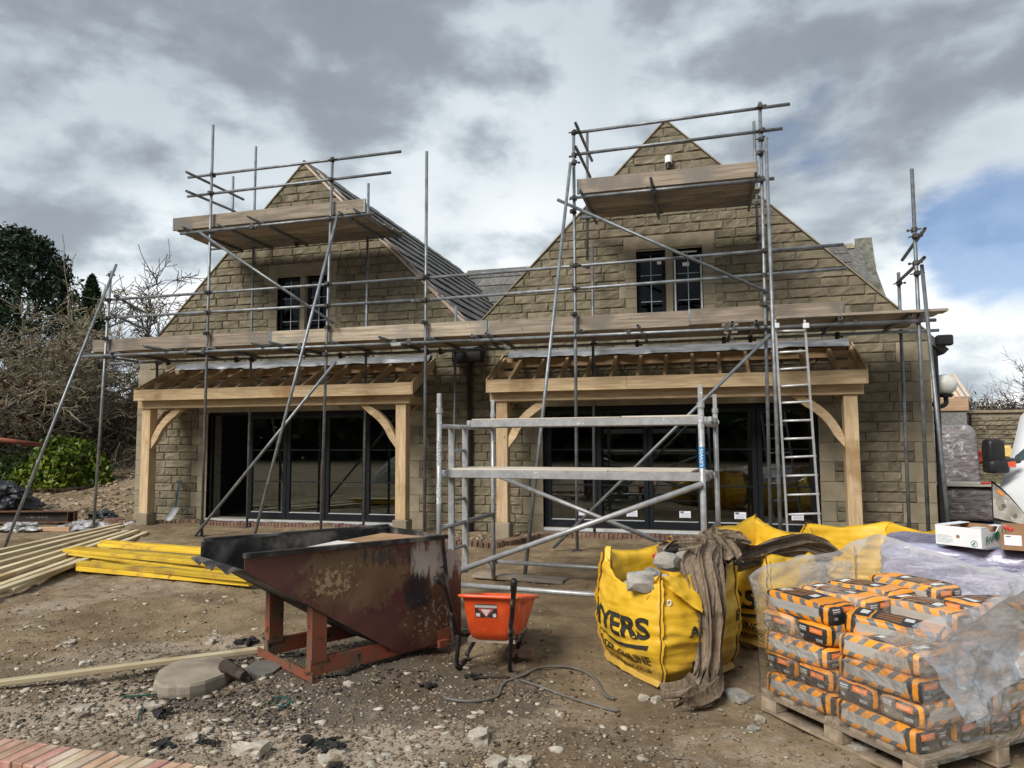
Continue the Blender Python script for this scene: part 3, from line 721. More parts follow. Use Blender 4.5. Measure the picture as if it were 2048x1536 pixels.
obj('mortar_bed', pathtube([p+Vector((0, -0.0, -0.02)) for p in path], 0.07, 6), mortar_m, ed)
# ------------------------------------------------------------------ scaffold
YO, YI = -1.75, -0.40; TR = 0.0242
sc = thing('scaffold', 'grey tube scaffold with two raised platforms across the whole house front', 'scaffold', (-4, -1.1, 0))
def tb(name, p0, p1, r=TR, mat=galv_m, par=sc): return obj(name, tube(p0, p1, r, n=10, hollow=True), mat, par, smooth=True)
def ext(p0, p1, z):     # lengthen a tube along its own line down to height z
    t = (z-p0.z)/(p1.z-p0.z); return p0+(p1-p0)*t
def standard(px, Y, foot=True, zf=None):
    (u0, v0), (u1, v1) = px; a, b_ = PY(u0, v0, Y), PY(u1, v1, Y)
    if foot: b_ = ext(a, b_, hg(b_.x, b_.y)+0.0 if zf is None else zf)
    tb('standard', a, b_)
    if foot: obj('base_plate', box(b_.x-0.075, b_.x+0.075, b_.y-0.075, b_.y+0.075, b_.z-0.005, b_.z+0.006), coupler_m, sc)
    return a, b_
STD = {}
for nm, px in dict(L=((222, 542), (187, 1057)), A=((426.5, 250), (403.5, 1070)), B=((665, 317), (641.5, 1065)), C=((853.5, 303), (848.5, 1085)), D=((1147, 262), (1154.6, 1095)), E=((1519.6, 204), (1541, 1040)), F=((1823.5, 338), (1856, 1040))).items():
    STD[nm] = standard(px, YO)
for nm, px, ft in (('a', ((512, 293), (494, 1049)), True), ('b', ((737, 367), (727, 1048)), True), ('z', ((316.7, 646), (306, 1035)), True), ('c', ((912, 612), (906, 1068)), True),
                   ('d', ((1174.5, 262), (1174.5, 520)), False), ('d2', ((1184.5, 490), (1189, 1066)), True), ('e', ((1507.5, 243), (1516.8, 503)), False), ('f', ((1796.8, 545), (1818, 1040)), True)):
    STD[nm] = standard(px, YI, ft)
tb('standard', PY(466.4, 353, YI), PY(464, 492, YI))
def ln(name, u0, v0, u1, v1, Y0, Y1=None, r=TR): return tb(name, PY(u0, v0, Y0), PY(u1, v1, Y0 if Y1 is None else Y1), r)
def lev(name, u0, v0, u1, v1, Y): # level tube: keeps the mean height
    a, b_ = PY(u0, v0, Y), PY(u1, v1, Y); return tb(name, a, b_)
YG = YO+0.05
lev('guard_rail', 211.6, 600, 848, 555.5, YG); lev('guard_rail', 829, 558, 1687, 489, YG-0.005)
lev('guard_rail', 211.6, 636, 842, 600, YG); lev('guard_rail', 823, 602, 1692.6, 537, YG-0.005)
lev('ledger', 163, 713, 962, 680, YO-0.05); lev('ledger', 945, 681, 1872, 640, YO-0.05)
lev('ledger', 219, 727.6, 1000, 698, YI-0.05); lev('ledger', 985, 698.5, 1877.7, 660.5, YI-0.05)
lev('ledger', 361, 467.7, 749, 427.3, YO-0.05); lev('ledger', 418, 499, 806, 463.6, YI-0.05)
lev('ledger', 1140, 396.3, 1548.6, 357, YO-0.05); lev('ledger', 1160, 436.3, 1516, 407, YI-0.05)
lev('guard_rail', 376.6, 355, 802, 303, YG); lev('guard_rail', 375, 393, 781.6, 345, YG)
lev('guard_rail', 1146, 266.3, 1580, 208, YG); lev('guard_rail', 1146, 309.6, 1565, 257, YG)
for u0, v0, u1, v1, y0, y1 in ((372.7, 344, 487, 399, -2.0, -0.3), (372.7, 382, 470, 423, -2.0, -0.35), (1151, 246, 1184, 321.5, -2.05, -0.35), (1151, 293.6, 1180.5, 353.7, -2.05, -0.4),
                              (229, 592, 288, 624, -1.8, -0.45), (222.5, 627.7, 300.6, 663, -1.8, -0.4), (1850, 457, 1804.6, 520, -2.1, -0.3), (1848.6, 515, 1794, 566, -2.1, -0.3)):
    ln('end_rail', u0, v0, u1, v1, y0, y1)
# transoms: level tubes that run from outside the outer ledger to past the inner one
def transom(u, v, z, y0, y1=-0.28):
    p = PZ(u, v, z)
    tb('transom', Vector((p.x, min(p.y, YO-0.12), z)), Vector((p.x, y1, z)))
ZT = 3.19
for u, v in ((287, 692.5), (504, 686.7), (538.5, 684.6), (759, 674.7), (947.6, 672), (972, 667), (1276, 651), (1465, 644), (1513, 642), (1681, 636)):
    transom(u, v, ZT, -2.0)
for k in 'ABCDEF':
    x = STD[k][0].x+(0.09 if k != 'F' else -0.12)
    tb('transom', Vector((x, YO-0.1, ZT)), Vector((x, -0.3, ZT)))
for x in (-10.82, -10.1): tb('transom', Vector((x, YO-0.12, ZT)), Vector((x, -0.3, ZT)))
ZU = 5.305
for x, y0 in ((-8.62, -1.9), (-7.95, -1.85), (-7.18, -2.1), (-5.62, -1.9), (-5.32, -1.95)):
    tb('transom', Vector((x, y0, ZU)), Vector((x, -0.25, ZU)))
ZV = 5.265
for x, y0 in ((-1.66, -1.9), (-0.62, -2.12), (0.80, -1.9)):
    tb('transom', Vector((x, y0, ZV)), Vector((x, -0.25, ZV)))
# braces and rakers
for u0, v0, u1, v1, y0, y1 in ((671.8, 723, 388, 1074, YO-0.07, YO-0.07), (398.6, 464, 667, 646, YO-0.07, YO-0.07), (1115, 399.4, 1538, 585.5, YO-0.07, YO-0.07), (1540, 670, 1106, 1096, YO-0.07, YO-0.07)):
    ln('brace', u0, v0, u1, v1, y0, y1)
def raker(u0, v0, y0, u1, v1, yf, gz=True):
    a = PY(u0, v0, y0); b_ = PY(u1, v1, yf); d = b_-a
    if gz: b_ = ext(a, b_, hg(b_.x, b_.y))
    tb('raker', a, b_)
raker(232.5, 529, YO-0.1, 5, 1105, -3.64); raker(675.5, 429.4, YO-0.07, 509, 1071, -2.72); raker(1141, 326.6, YO-0.07, 1050, 1148, -3.76, False)
raker(1531.5, 275.4, YO-0.07, 1561, 1059, -2.9); raker(1843.5, 530, YO-0.07, 1896, 1040, -2.55)
# toe boards
TB = 0.035
def toe(u0, u1, z0, z1, Y, sag=0.0):
    a, b_ = PY(u0, 650, Y), PY(u1, 650, Y)
    return obj('toe_board', bbox(a.x, b_.x, Y, Y+TB, z0, z1, 0.003), board_m, sc)
YT = YO+0.06
def toex(x0, x1, z, Y=YT):
    o = obj('toe_board', bbox(x0, x1, Y, Y+TB, z, z+0.225, 0.004), board_m, sc)
    for a in (x0-0.001, x1-0.027): obj('end_band', bbox(a, a+0.028, Y-0.002, Y+TB+0.002, z-0.002, z+0.227, 0.001), galv_m, o)
toex(-10.66, -6.98, 3.225); toex(-6.975, -3.175, 3.215); toex(-3.16, -0.05, 3.205); toex(-0.16, 1.89, 3.215, YT-0.037)
toex(-9.01, -5.26, 5.338); toex(-1.745, 0.852, 5.295)
# deck boards
def deck(x0, x1, z, y0=YO+0.10, n=5, skew=0.0, r_=random.Random(3)):
    for k in range(n):
        a = x0+r_.uniform(-0.06, 0.06); b_ = x1+r_.uniform(-0.06, 0.06)
        obj('deck_board', bbox(a, b_, y0+k*0.243, y0+k*0.243+0.225, z+0.006*(k % 2), z+0.038+0.006*(k % 2), 0.004), board_m, sc)
for x0, x1 in ((-10.7, -7.2), (-7.1, -3.3), (-3.2, 0.35), (0.5, 2.98)): deck(x0, x1, ZT+TR+0.002)
deck(-9.02, -5.27, ZU+TR+0.002, n=6); deck(-1.72, 0.86, ZV+TR+0.002, n=5)
obj('deck_board', bbox(1.0, 3.08, YO+0.10-0.24, YO+0.09, ZT+TR+0.002, ZT+TR+0.04), board_m, sc)
# couplers where tubes cross, made once
cm = MB(); cm.add(tube((0, 0, -0.028), (0, 0, 0.028), 0.036, n=8)).add(bbox(-0.03, 0.03, -0.075, -0.02, -0.03, 0.03, 0.008)).add(tube((0.03, -0.045, 0), (0.085, -0.045, 0), 0.011, n=6)).add(tube((-0.03, -0.02, 0), (-0.075, 0.01, 0), 0.010, n=6)).add(tube((0.07, -0.045, -0.016), (0.07, -0.045, 0.016), 0.014, n=6))
cme = mesh('coupler', cm.vf(), coupler_m)
def coupler(p, rz=0.0, rx=0.0):
    obj('coupler', cme, None, sc, Matrix.Translation(Vector(p)) @ Matrix.Rotation(rz, 4, 'Z') @ Matrix.Rotation(rx, 4, 'X'))
def onstd(k, z):
    a, b_ = STD[k]; return ext(a, b_, z)
for k, zs in dict(L=(3.13, 3.82, 4.15, 4.6, 3.45), A=(3.13, 3.81, 4.16, 5.25, 5.91, 6.25, 3.45, 0.25), B=(3.13, 3.80, 4.16, 5.26, 5.91, 6.25, 3.45, 3.0), C=(3.13, 3.80, 4.17, 3.44), D=(3.13, 3.83, 4.18, 5.22, 5.0, 5.88, 6.22, 3.45, 5.75), E=(3.13, 3.86, 4.2, 5.22, 5.92, 6.27, 3.45, 3.0, 5.8, 5.6), F=(3.13, 3.9, 4.35, 4.25, 3.75)).items():
    for z in zs:
        if z < STD[k][0].z: coupler(onstd(k, z), random.choice((0, 0.5, -0.6, 3.1)))
for k, zs in dict(a=(3.15, 5.36), b=(3.15, 5.37), z=(3.15,), c=(3.15,), d2=(3.17,), e=(5.32, 4.75), d=(5.33, 4.5), f=(3.17, 3.9)).items():
    for z in zs: coupler(onstd(k, z), random.choice((0, 1.5, 3.1)))
for x in (-10.1, -8.55, -8.2, -6.35, -4.66, -4.41, -1.0, 0.35, 0.75, 2.0):
    coupler((x, YO-0.05, ZT-0.03), 0, R(90)); coupler((x, YI-0.05, ZT-0.02), 0, R(90))
for u, v in ((845, 556), (843, 601)):
    p = PY(u, v, YG); obj('sleeve_coupler', bbox(p.x-0.11, p.x+0.11, p.y-0.04, p.y+0.04, p.z-0.035, p.z+0.035, 0.012), coupler_m, sc)
p = PY(793, 689, YO-0.05); obj('sleeve_coupler', bbox(p.x-0.09, p.x+0.09, p.y-0.034, p.y+0.034, p.z-0.033, p.z+0.033, 0.012), alu_m, sc)
for x in (-7.3, -0.62): coupler((x, YO-0.05, 5.26), 0, R(90)); coupler((x, YI-0.05, 5.33), 0, R(90))
# sole board under the free raker
p0, p1 = PZ(950, 1150, 0.02), PZ(1130, 1163, 0.02)
along('sole_board', p0+Vector((0, 0.03, 0.0)), p1+Vector((0, 0.03, 0.0)), 0.225, 0.038, board_m)
so_ = bpy.data.objects['sole_board']; tag(so_, 'weathered board lying flat on the dirt under the foot of a scaffold tube', 'board')
# ------------------------------------------------------------------ aluminium ladder
lad_m = M('bright aluminium', (0.52, 0.53, 0.54), (0.68, 0.69, 0.70), 14, 0.4, 0.25, rnd=0.05, bs=90, bst=0.1)
la = thing('ladder', 'silver aluminium ladder leaning on the scaffold beside the right porch', 'ladder', (1.3, -1.2, 0))
yt, yb = YO-0.13, -0.92
s0t, s0b = PY(1550, 640, yt), PY(1575, 1064, yb); s1t, s1b = PY(1609, 640, yt), PY(1640, 1062, yb)
for a, b_ in ((s0t, s0b), (s1t, s1b)):
    b_ = ext(a, b_, 0.05)
    d, s_, t_ = frame(b_-a); along('stile', a, b_, 0.028, 0.062, lad_m, la, 0.004, up=Vector((0, 1, 0)))
for u0, v0, v1, u1 in ((1549, 662.5, 661, 1611), (1552, 705, 702, 1612.5), (1554, 739, 735, 1616), (1556, 773, 769, 1619), (1559, 806, 803, 1622), (1562, 842, 840, 1626), (1565, 878, 876, 1629), (1567, 915, 912, 1633), (1570, 952, 950, 1636), (1572, 990, 988, 1639), (1574, 1029, 1027, 1642)):
    f0 = (v0-640)/(1064-640); a = s0t.lerp(ext(s0t, s0b, 0.05), 0); 
    p0 = PY(u0, v0, yt+(yb-yt)*f0); p1 = PY(u1, v1, yt+(yb-yt)*f0)
    obj('rung', tube(p0, p1, 0.016, n=8), lad_m, la, smooth=True)
for p in (s0t, s1t): obj('stile_guide', bbox(p.x-0.03, p.x+0.05, p.y-0.06, p.y-0.03, p.z-0.12, p.z-0.05, 0.006), tape_m, la)
# ------------------------------------------------------------------ aluminium mobile tower
tw = thing('scaffold_tower', 'low aluminium mobile tower with two platforms standing before the right porch', 'scaffold tower', (-1.2, -4.8, 0))
LR = Vector((-2.363, -4.10, 0)); dF = Vector((-0.14, -1.37, 0)); dL = Vector((2.487, -0.255, 0))
LF, RR_, RF = LR+dF, LR+dL, LR+dL+dF
ZTOP = 1.93
def leg(p, zt):
    l = obj('leg', tube(p+Vector((0, 0, 0.02)), p+Vector((0, 0, zt-0.02)), 0.0255, n=12), alu_m, tw, smooth=True)
    obj('spigot', bbox(p.x-0.021, p.x+0.021, p.y-0.021, p.y+0.021, zt, zt+0.16, 0.005), alu_m, l)
    obj('collar', tube(p+Vector((0, 0, zt-0.035)), p+Vector((0, 0, zt+0.012)), 0.032, n=12), alu_m, l)
    return l
for p in (LR, LF, RR_, RF): leg(p, ZTOP-0.03)
for p, q in ((LF, LR), (RF, RR_)):
    for z in (1.735, 1.245, 0.745, 0.25):
        obj('end_rail', tube(p+Vector((0, 0, z)), q+Vector((0, 0, z)), 0.0245, n=10), alu_m, tw, smooth=True)
# built-in ladder of the left frame
l0, l1 = LF.lerp(LR, 0.20), LF.lerp(LR, 0.44)
for p in (l0, l1): along('ladder_stile', p+Vector((0, 0, 0.22)), p+Vector((0, 0, 1.71)), 0.062, 0.03, alu_m, tw, 0.004, up=Vector((0, 1, 0)))
for z in (1.49, 0.99, 0.5): obj('rung', tube(l0+Vector((0, 0, z)), l1+Vector((0, 0, z)), 0.018, n=8), alu_m, tw, smooth=True)
# platforms
ply_m = M('dusty plywood', (0.42, 0.37, 0.30), (0.56, 0.51, 0.43), 4, 0.9, stretch=(0.6, 3, 3), c3=(0.33, 0.28, 0.22), s3=2, t3=(0.55, 0.75), bs=30)
def platform(t0, z, hatch=False):
    o = LF+dF*0; u = dL.normalized(); w = (LR-LF).normalized(); p = LF+w*t0; W = Matrix.Identity(4)
    for k in range(3): W[k][0] = u[k]; W[k][1] = w[k]; W[k][2] = (0, 0, 1)[k]; W[k][3] = p[k]
    L = dL.length; Wd = 0.61; m = MB()
    m.add(bbox(0.02, L-0.02, 0, 0.03, z+0.0, z+0.075, 0.004)).add(bbox(0.02, L-0.02, Wd-0.03, Wd, z, z+0.075, 0.004)).add(bbox(-0.03, 0.019, 0.001, Wd-.001, z+0.02, z+0.074, 0.01)).add(bbox(L-0.019, L+0.03, 0.001, Wd-.001, z+0.02, z+0.074, 0.01))
    obj('platform_frame', m.vf(), alu_m, tw, W)
    obj('platform_deck', bbox(0.03, L-0.85, 0.004, Wd-0.004, z+0.0765, z+0.089, 0.002), ply_m, tw, W)
    obj('trapdoor', bbox(L-0.84, L-0.10, 0.004, Wd-0.004, z+0.0765, z+0.093, 0.002), ply_m, tw, W)
    for yy in (0.1, Wd-0.1):
        for xx in (-0.02, L+0.02): obj('hook', tube(W @ Vector((xx, yy-0.02, z+0.03)), W @ Vector((xx, yy+0.02, z+0.03)), 0.034, n=10), alu_m, tw)
platform(0.70, 1.735); platform(0.10, 1.23)
# horizontal and diagonal braces
def br(p, q, r=0.0245): obj('brace', tube(p, q, r, n=10), alu_m, tw, smooth=True)
o_ = Vector((0, -0.05, 0))
br(LF+o_+Vector((0.03, 0, 0.29)), RF+o_+Vector((0, 0, 1.22)), 0.026)
br(LR+Vector((0.05, 0.04, 1.18)), RR_+Vector((-0.02, 0.04, 0.30)), 0.024)
br(LF+o_+Vector((0, -0.01, 0.235)), RF+o_+Vector((0, -0.01, 0.235)), 0.024); br(LR+Vector((-0.06, 0.05, 0.20)), RR_+Vector((0, 0.05, 0.20)), 0.024)
br(LR.lerp(LF, 0.1)+Vector((0, 0, 0.22)), LR+Vector((0.01, 0, 0.02)), 0.012)
blue_m = M('blue label', (0.03, 0.23, 0.55), (0.05, 0.28, 0.6), 5, 0.5, bst=0); wl_m = M('chalky label', (0.5, 0.52, 0.54), (0.68, 0.7, 0.72), 40, 0.7, bst=0, c4=(0.3, 0.32, 0.34), s4=60, t4=(0.45, 0.55))
def wraplabel(p, z0, z1, mat, txt=None):
    l = obj('label', tube(p+Vector((0, 0, z0)), p+Vector((0, 0, z1)), 0.0262, n=12, cap=False), mat, tw, smooth=True)
    if txt:
        v, f = textmesh(txt, 0.038, 0.001, z1-z0-0.03); d = Vector((-0.15, -1, 0)).normalized(); s_ = Vector((1, -0.15, 0)).normalized()
        obj('lettering', ([p+d*0.0275+s_*(-(y-0.013)*0.9)+Vector((0, 0, z0+0.015+x)) for x, y, _ in v], f), white_m, l)
wraplabel(LF, 1.35, 1.62, wl_m); wraplabel(LF, 0.98, 1.16, wl_m); wraplabel(RF, 1.35, 1.53, blue_m, 'LEWIS'); wraplabel(RF, 1.68, 1.80, wl_m)
# ------------------------------------------------------------------ rusty tipping skip
skm, nt, b = newmat('burnt rusty steel'); v = coords(nt, False); X_, Y_, Z_ = xyz(nt, v)
n1 = noise(nt, v, 2.2, 6, 0.62, 0.3); n2 = noise(nt, v, 7.5, 7, 0.7, 0.5); n3 = noise(nt, v, 30, 5, 0.7); n4 = noise(nt, vscale(nt, v, (1, 1, 0.25)), 9, 6, 0.65)
al_ = (X_+2.547)*0.526+(Y_+7.589)*0.851
def blob(ca, cz, ra, rz_): return 1.0-(((al_-ca)*(1.0/ra))*((al_-ca)*(1.0/ra))+((Z_-cz)*(1.0/rz_))*((Z_-cz)*(1.0/rz_)))
n5 = noise(nt, vscale(nt, v, (1, 1, 0.45)), 17, 7, 0.72, 0.3)
c = mixc(nt, n1.rng(0.35, 0.65), (0.085, 0.024, 0.022), (0.12, 0.045, 0.034))
c = mixc(nt, (blob(0.30, 0.64, 0.48, 0.26).mx(-1.0)*0.30+n2*1.0+n5*0.4-0.32).rng(0.34, 0.52)*0.92, c, (0.155, 0.095, 0.048))
c = mixc(nt, (blob(0.95, 0.30, 0.40, 0.30).mx(-1.0)*0.30+n2*1.0-0.12).rng(0.38, 0.56)*0.8, c, (0.125, 0.066, 0.034))
c = mixc(nt, (blob(0.80, 0.46, 0.17, 0.19).mx(-2.0)*0.35+n2*0.9-0.20).rng(0.26, 0.50)*0.95, c, (0.014, 0.014, 0.017))
c = mixc(nt, (blob(0.55, 0.74, 0.5, 0.12).mx(-2.0)*0.3+n5*1.2-0.42).rng(0.36, 0.46)*0.75, c, (0.022, 0.020, 0.02))
c = mixc(nt, (blob(0.10, 0.62, 0.32, 0.17).mx(-1.5)*0.2+n3*1.0-0.02).rng(0.66, 0.72)*0.95, c, (0.40, 0.29, 0.16))
c = mixc(nt, (blob(0.95, 0.24, 0.34, 0.22).mx(-1.5)*0.16+n3*1.0+0.0).rng(0.68, 0.73)*0.9, c, (0.40, 0.31, 0.25))
# limewash-like splash where mortar was tipped over the high end
wx_ = (X_+2.0)*0.526+(Y_+6.72)*0.851
spl = (n4*1.5+n2*0.5+(1.0-((wx_+0.0)*(wx_+0.0)*9.0+(Z_-0.70)*(Z_-0.70)*14.0)).mx(-1.2)*0.42-0.86).rng(0.30, 0.50)
c = mixc(nt, spl*0.85, c, (0.42, 0.39, 0.36))
nt.links.new(c, b.inputs['Base Color']); b.inputs['Roughness'].default_value = 0.62; b.inputs['Metallic'].default_value = 0.15
bump(nt, b, n3*0.5+n2*0.5, 0.35, 0.01)
soot_m = M('sooty steel', (0.016, 0.016, 0.017), (0.05, 0.046, 0.043), 6, 0.75, 0.1, c3=(0.22, 0.195, 0.175), s3=3, t3=(0.46, 0.68), bs=40)
redsteel_m = M('flaking red steel', (0.26, 0.065, 0.032), (0.20, 0.075, 0.045), 9, 0.75, 0.1, c3=(0.13, 0.085, 0.055), s3=5, t3=(0.45, 0.65), c4=(0.035, 0.025, 0.02), s4=14, t4=(0.6, 0.7), bs=50)
SA = Vector((-2.547, -7.589, 0.0)); sa = Vector((0.526, 0.851, 0)); sb = Vector((-0.851, 0.526, 0))
WS = Matrix.Identity(4)
for k in range(3): WS[k][0] = sa[k]; WS[k][1] = sb[k]; WS[k][2] = (0, 0, 1)[k]; WS[k][3] = SA[k]
def sl(a, b_, z): return WS @ Vector((a, b_, z))
skip = thing('tipping_skip', 'rusty brown tipping skip on red runners, burnt black inside', 'skip', SA)
WD = 0.78
def subpoly(poly, n=6):
    out = []
    for p, q in zip(poly, poly[1:]+poly[:1]):
        out += [(p[0]+(q[0]-p[0])*k/n, p[1]+(q[1]-p[1])*k/n) for k in range(n)]
    return out
side = [(-0.54, 0.887), (0.2, 0.875), (0.7, 0.865), (1.05, 0.855), (1.10, 0.80), (1.14, 0.70), (1.165, 0.55), (1.175, 0.35), (1.17, 0.02), (0.78, 0.035), (0.66, 0.03), (0.59, 0.06), (0.1, 0.37), (-0.54, 0.785)]
def dented(bb, amp, seed):
    bm = bmesh.new(); vs = [bm.verts.new((a, 0, z)) for a, z in subpoly(side, 2)]; bm.faces.new(vs); bmesh.ops.triangulate(bm, faces=bm.faces[:])
    for _ in range(5):
        es = [e for e in bm.edges if e.calc_length() > 0.07]
        if not es: break
        bmesh.ops.subdivide_edges(bm, edges=es, cuts=1); bmesh.ops.triangulate(bm, faces=bm.faces[:])
    for q in bm.verts:
        a, z = q.co.x, q.co.z; bul = 0.05*max(0, (a-0.7)/0.47)**2
        q.co.y = bul+amp*(1.3*nz(a*2.2, z*2.2, seed)+0.7*nz(a*5, z*5, seed)-0.25)
    r_ = bmesh.ops.extrude_face_region(bm, geom=bm.faces[:]); bmesh.ops.translate(bm, verts=[g for g in r_['geom'] if isinstance(g, bmesh.types.BMVert)], vec=(0, 0.007, 0))
    v = [sl(q.co.x, bb+q.co.y, q.co.z) for q in bm.verts]; f = [tuple(p.index for p in q.verts) for q in bm.faces]; bm.verts.index_update(); f = [tuple(p.index for p in q.verts) for q in bm.faces]; bm.free(); return v, f
for bb, nm in ((0.0, 'side_panel'), (WD-0.02, 'side_panel')):
    obj(nm, dented(bb, 0.016, 3+bb*9), skm if bb == 0 else soot_m, skip)
def floor_(u, v_):
    prof = [(-0.605, 0.79), (-0.58, 0.792), (-0.54, 0.787), (0.1, 0.372), (0.6, 0.062), (0.7, 0.04), (1.14, 0.028)]
    x = u*(len(prof)-1); k = min(int(x), len(prof)-2); f_ = x-k; a = prof[k][0]+(prof[k+1][0]-prof[k][0])*f_; z = prof[k][1]+(prof[k+1][1]-prof[k][1])*f_
    if u < 0.34:
        w_ = (0.34-u)/0.34; z += w_*(0.05*math.sin(v_*19+1)+0.03*nz(v_*6, 2.0, u*8))*0.5-w_*0.03; a += w_*0.05*nz(v_*5, 7.7)
    return sl(a, 0.008+(WD-0.016)*v_, z)
obj('chute_floor', grid(floor_, 36, 14), soot_m, skip)
obj('back_plate', prism([sl(1.05, 0.0, 0.855), sl(1.05, WD, 0.855), sl(1.15, WD, 0.02), sl(1.15, 0, 0.02)], sa*0.008), soot_m, skip)
obj('rim', prism([sl(-0.545, -0.035, 0.862), sl(-0.545, 0.012, 0.862), sl(-0.545, 0.012, 0.892), sl(-0.545, -0.035, 0.892)], (sl(1.07, 0, 0.857)-sl(-0.545, 0, 0.892))*1.0), soot_m, skip)
obj('rim', prism([sl(-0.52, WD-0.02, 0.875), sl(-0.52, WD+0.03, 0.875), sl(-0.52, WD+0.03, 0.908), sl(-0.52, WD-0.02, 0.908)], (sl(1.05, 0, 0.875)-sl(-0.52, 0, 0.908))), soot_m, skip)
obj('side_panel_top', prism([sl(-0.5, WD-0.001, 0.885), sl(1.05, WD-0.001, 0.855), sl(1.05, WD-0.001, 0.875), sl(-0.5, WD-0.001, 0.90)], sb*0.006), soot_m, skip)
obj('hinge_flange', prism([sl(1.09, 0.03, 0.70), sl(1.14, 0.03, 0.735), sl(1.22, 0.03, 0.70), sl(1.25, 0.03, 0.62), sl(1.25, 0.03, 0.05), sl(1.10, 0.03, 0.05)], sb*0.012), skm, skip)
for bb in (0.02, WD-0.10):
    obj('runner', prism([sl(-0.06, bb, 0.015), sl(-0.06, bb, 0.125), sl(-0.06, bb+0.02, 0.125), sl(-0.06, bb+0.02, 0.115), sl(-0.06, bb+0.07, 0.115), sl(-0.06, bb+0.07, 0.015)], sa*1.22), redsteel_m, skip)
    obj('leg', prism([sl(-0.055, bb-0.005, 0.1), sl(0.055, bb-0.005, 0.1), sl(0.055, bb-0.005, 0.395), sl(-0.055, bb-0.005, 0.468)], sb*0.075), redsteel_m, skip)
obj('front_bar', prism([sl(-0.09, -0.06, 0.0), sl(-0.03, -0.06, 0.0), sl(-0.03, -0.06, 0.012), (sl(-0.08, -0.06, 0.012)), sl(-0.08, -0.06, 0.06), sl(-0.09, -0.06, 0.06)], sb*(WD+0.08)), redsteel_m, skip)
obj('rear_bar', prism([sl(1.0, -0.02, 0.0), sl(1.08, -0.02, 0.0), sl(1.08, -0.02, 0.05), sl(1.0, -0.02, 0.05)], sb*WD), redsteel_m, skip)
scrap_m = M('scrap plasterboard', (0.5, 0.48, 0.45), (0.68, 0.66, 0.63), 5, 0.9, c3=(0.42, 0.30, 0.2), s3=4)
card_m = M('brown card', (0.24, 0.14, 0.075), (0.33, 0.20, 0.115), 4, 0.9, rnd=0.15, bst=0.1)
for k, (a0, a1, z, dz, m_, lab) in enumerate(((0.08, 0.5, 0.80, 0.03, scrap_m, 'white plasterboard scrap lying in the burnt skip'), (0.5, 0.92, 0.83, 0.02, card_m, 'flat brown board lying beside the white scrap in the skip'))):
    o = obj('scrap_board', prism([sl(a0, 0.12, z), sl(a1, 0.10, z+dz), sl(a1-0.03, 0.62, z+dz-0.02), sl(a0+0.04, 0.66, z-0.03)], (0, 0, -0.02)), m_); tag(o, lab, 'board')
heap = obj('ash', grid(lambda u, v_: sl(-0.1+1.18*u, 0.02+0.74*v_, 0.60+0.10*nz(u*4, v_*4, 2)+0.05*nz(u*11, v_*11)), 30, 18), soot_m, kind='stuff')
# ------------------------------------------------------------------ orange wheelbarrow
WB = Vector((-1.46, -7.215, -0.045)); wf = Vector((-0.06, 0.998, 0)).normalized(); wr = Vector((wf.y, -wf.x, 0))
def wl(r_, f_, z): return WB+wr*r_+wf*f_+Vector((0, 0, z))
wbm = thing('wheelbarrow', 'orange plastic wheelbarrow with black handles beside the rusty skip', 'wheelbarrow', WB)
om, nt, b = newmat('orange plastic'); v = coords(nt, False); n1 = noise(nt, v, 7, 6, 0.7); X_, Y_, Z_ = xyz(nt, v)
n2 = noise(nt, vscale(nt, v, (1, 1, 0.2)), 26, 5, 0.7)
c = mixc(nt, n1.rng(0.3, 0.7), (0.68, 0.072, 0.012), (0.78, 0.10, 0.02)); c = mixc(nt, n2.rng(0.50, 0.66)*(X_+1.30).rng(-0.10, 0.05)*0.85, c, (0.50, 0.38, 0.32)); c = mixc(nt, noise(nt, v, 22, 6, 0.7).rng(0.60, 0.70)*0.55, c, (0.50, 0.36, 0.28)); c = mixc(nt, Z_.rng(0.53, 0.57)*n1.rng(0.2, 0.5)*0.8, c, (0.55, 0.47, 0.42))
nt.links.new(c, b.inputs['Base Color']); b.inputs['Roughness'].default_value = 0.42
dirt_m = M('dried mortar', (0.28, 0.22, 0.17), (0.40, 0.34, 0.28), 9, 0.95)
def loop(w0, w1, L0, L1, z, n=40, fz=0.0):
    out = []
    for k in range(n):
        a = 2*math.pi*k/n; c_, s_ = math.cos(a), math.sin(a); e = 0.36
        x = math.copysign(abs(c_)**e, c_); y = math.copysign(abs(s_)**e, s_)
        t = (y+1)/2; w_ = w0+(w1-w0)*t
        out.append((x*w_/2, L0+(L1-L0)*t, z+fz*t))
    return out
TILT = lambda p: (p[0], p[1], p[2]-0.20*(p[1]+0.09))
loops = [loop(0.26, 0.20, 0.10, 0.40, 0.27), loop(0.34, 0.28, 0.04, 0.46, 0.285), loop(0.39, 0.36, 0.0, 0.54, 0.34), loop(0.455, 0.48, -0.05, 0.70, 0.545), loop(0.47, 0.50, -0.06, 0.72, 0.57), loop(0.53, 0.55, -0.09, 0.76, 0.568), loop(0.535, 0.555, -0.092, 0.762, 0.585), loop(0.48, 0.50, -0.06, 0.725, 0.592), loop(0.38, 0.38, 0.03, 0.56, 0.36), loop(0.26, 0.25, 0.10, 0.42, 0.30)]
loops = [[TILT((p[0]*0.9, p[1], p[2])) for p in lp_] for lp_ in loops]
v = []; f = []
for li, lp_ in enumerate(loops):
    v += [wl(*p) for p in lp_]
    if li: f += [((li-1)*40+k, (li-1)*40+(k+1) % 40, li*40+(k+1) % 40, li*40+k) for k in range(40)]
f += [tuple(reversed(range(40))), tuple(range(len(v)-40, len(v)))]
obj('tray', (v, f), om, wbm, smooth=True)
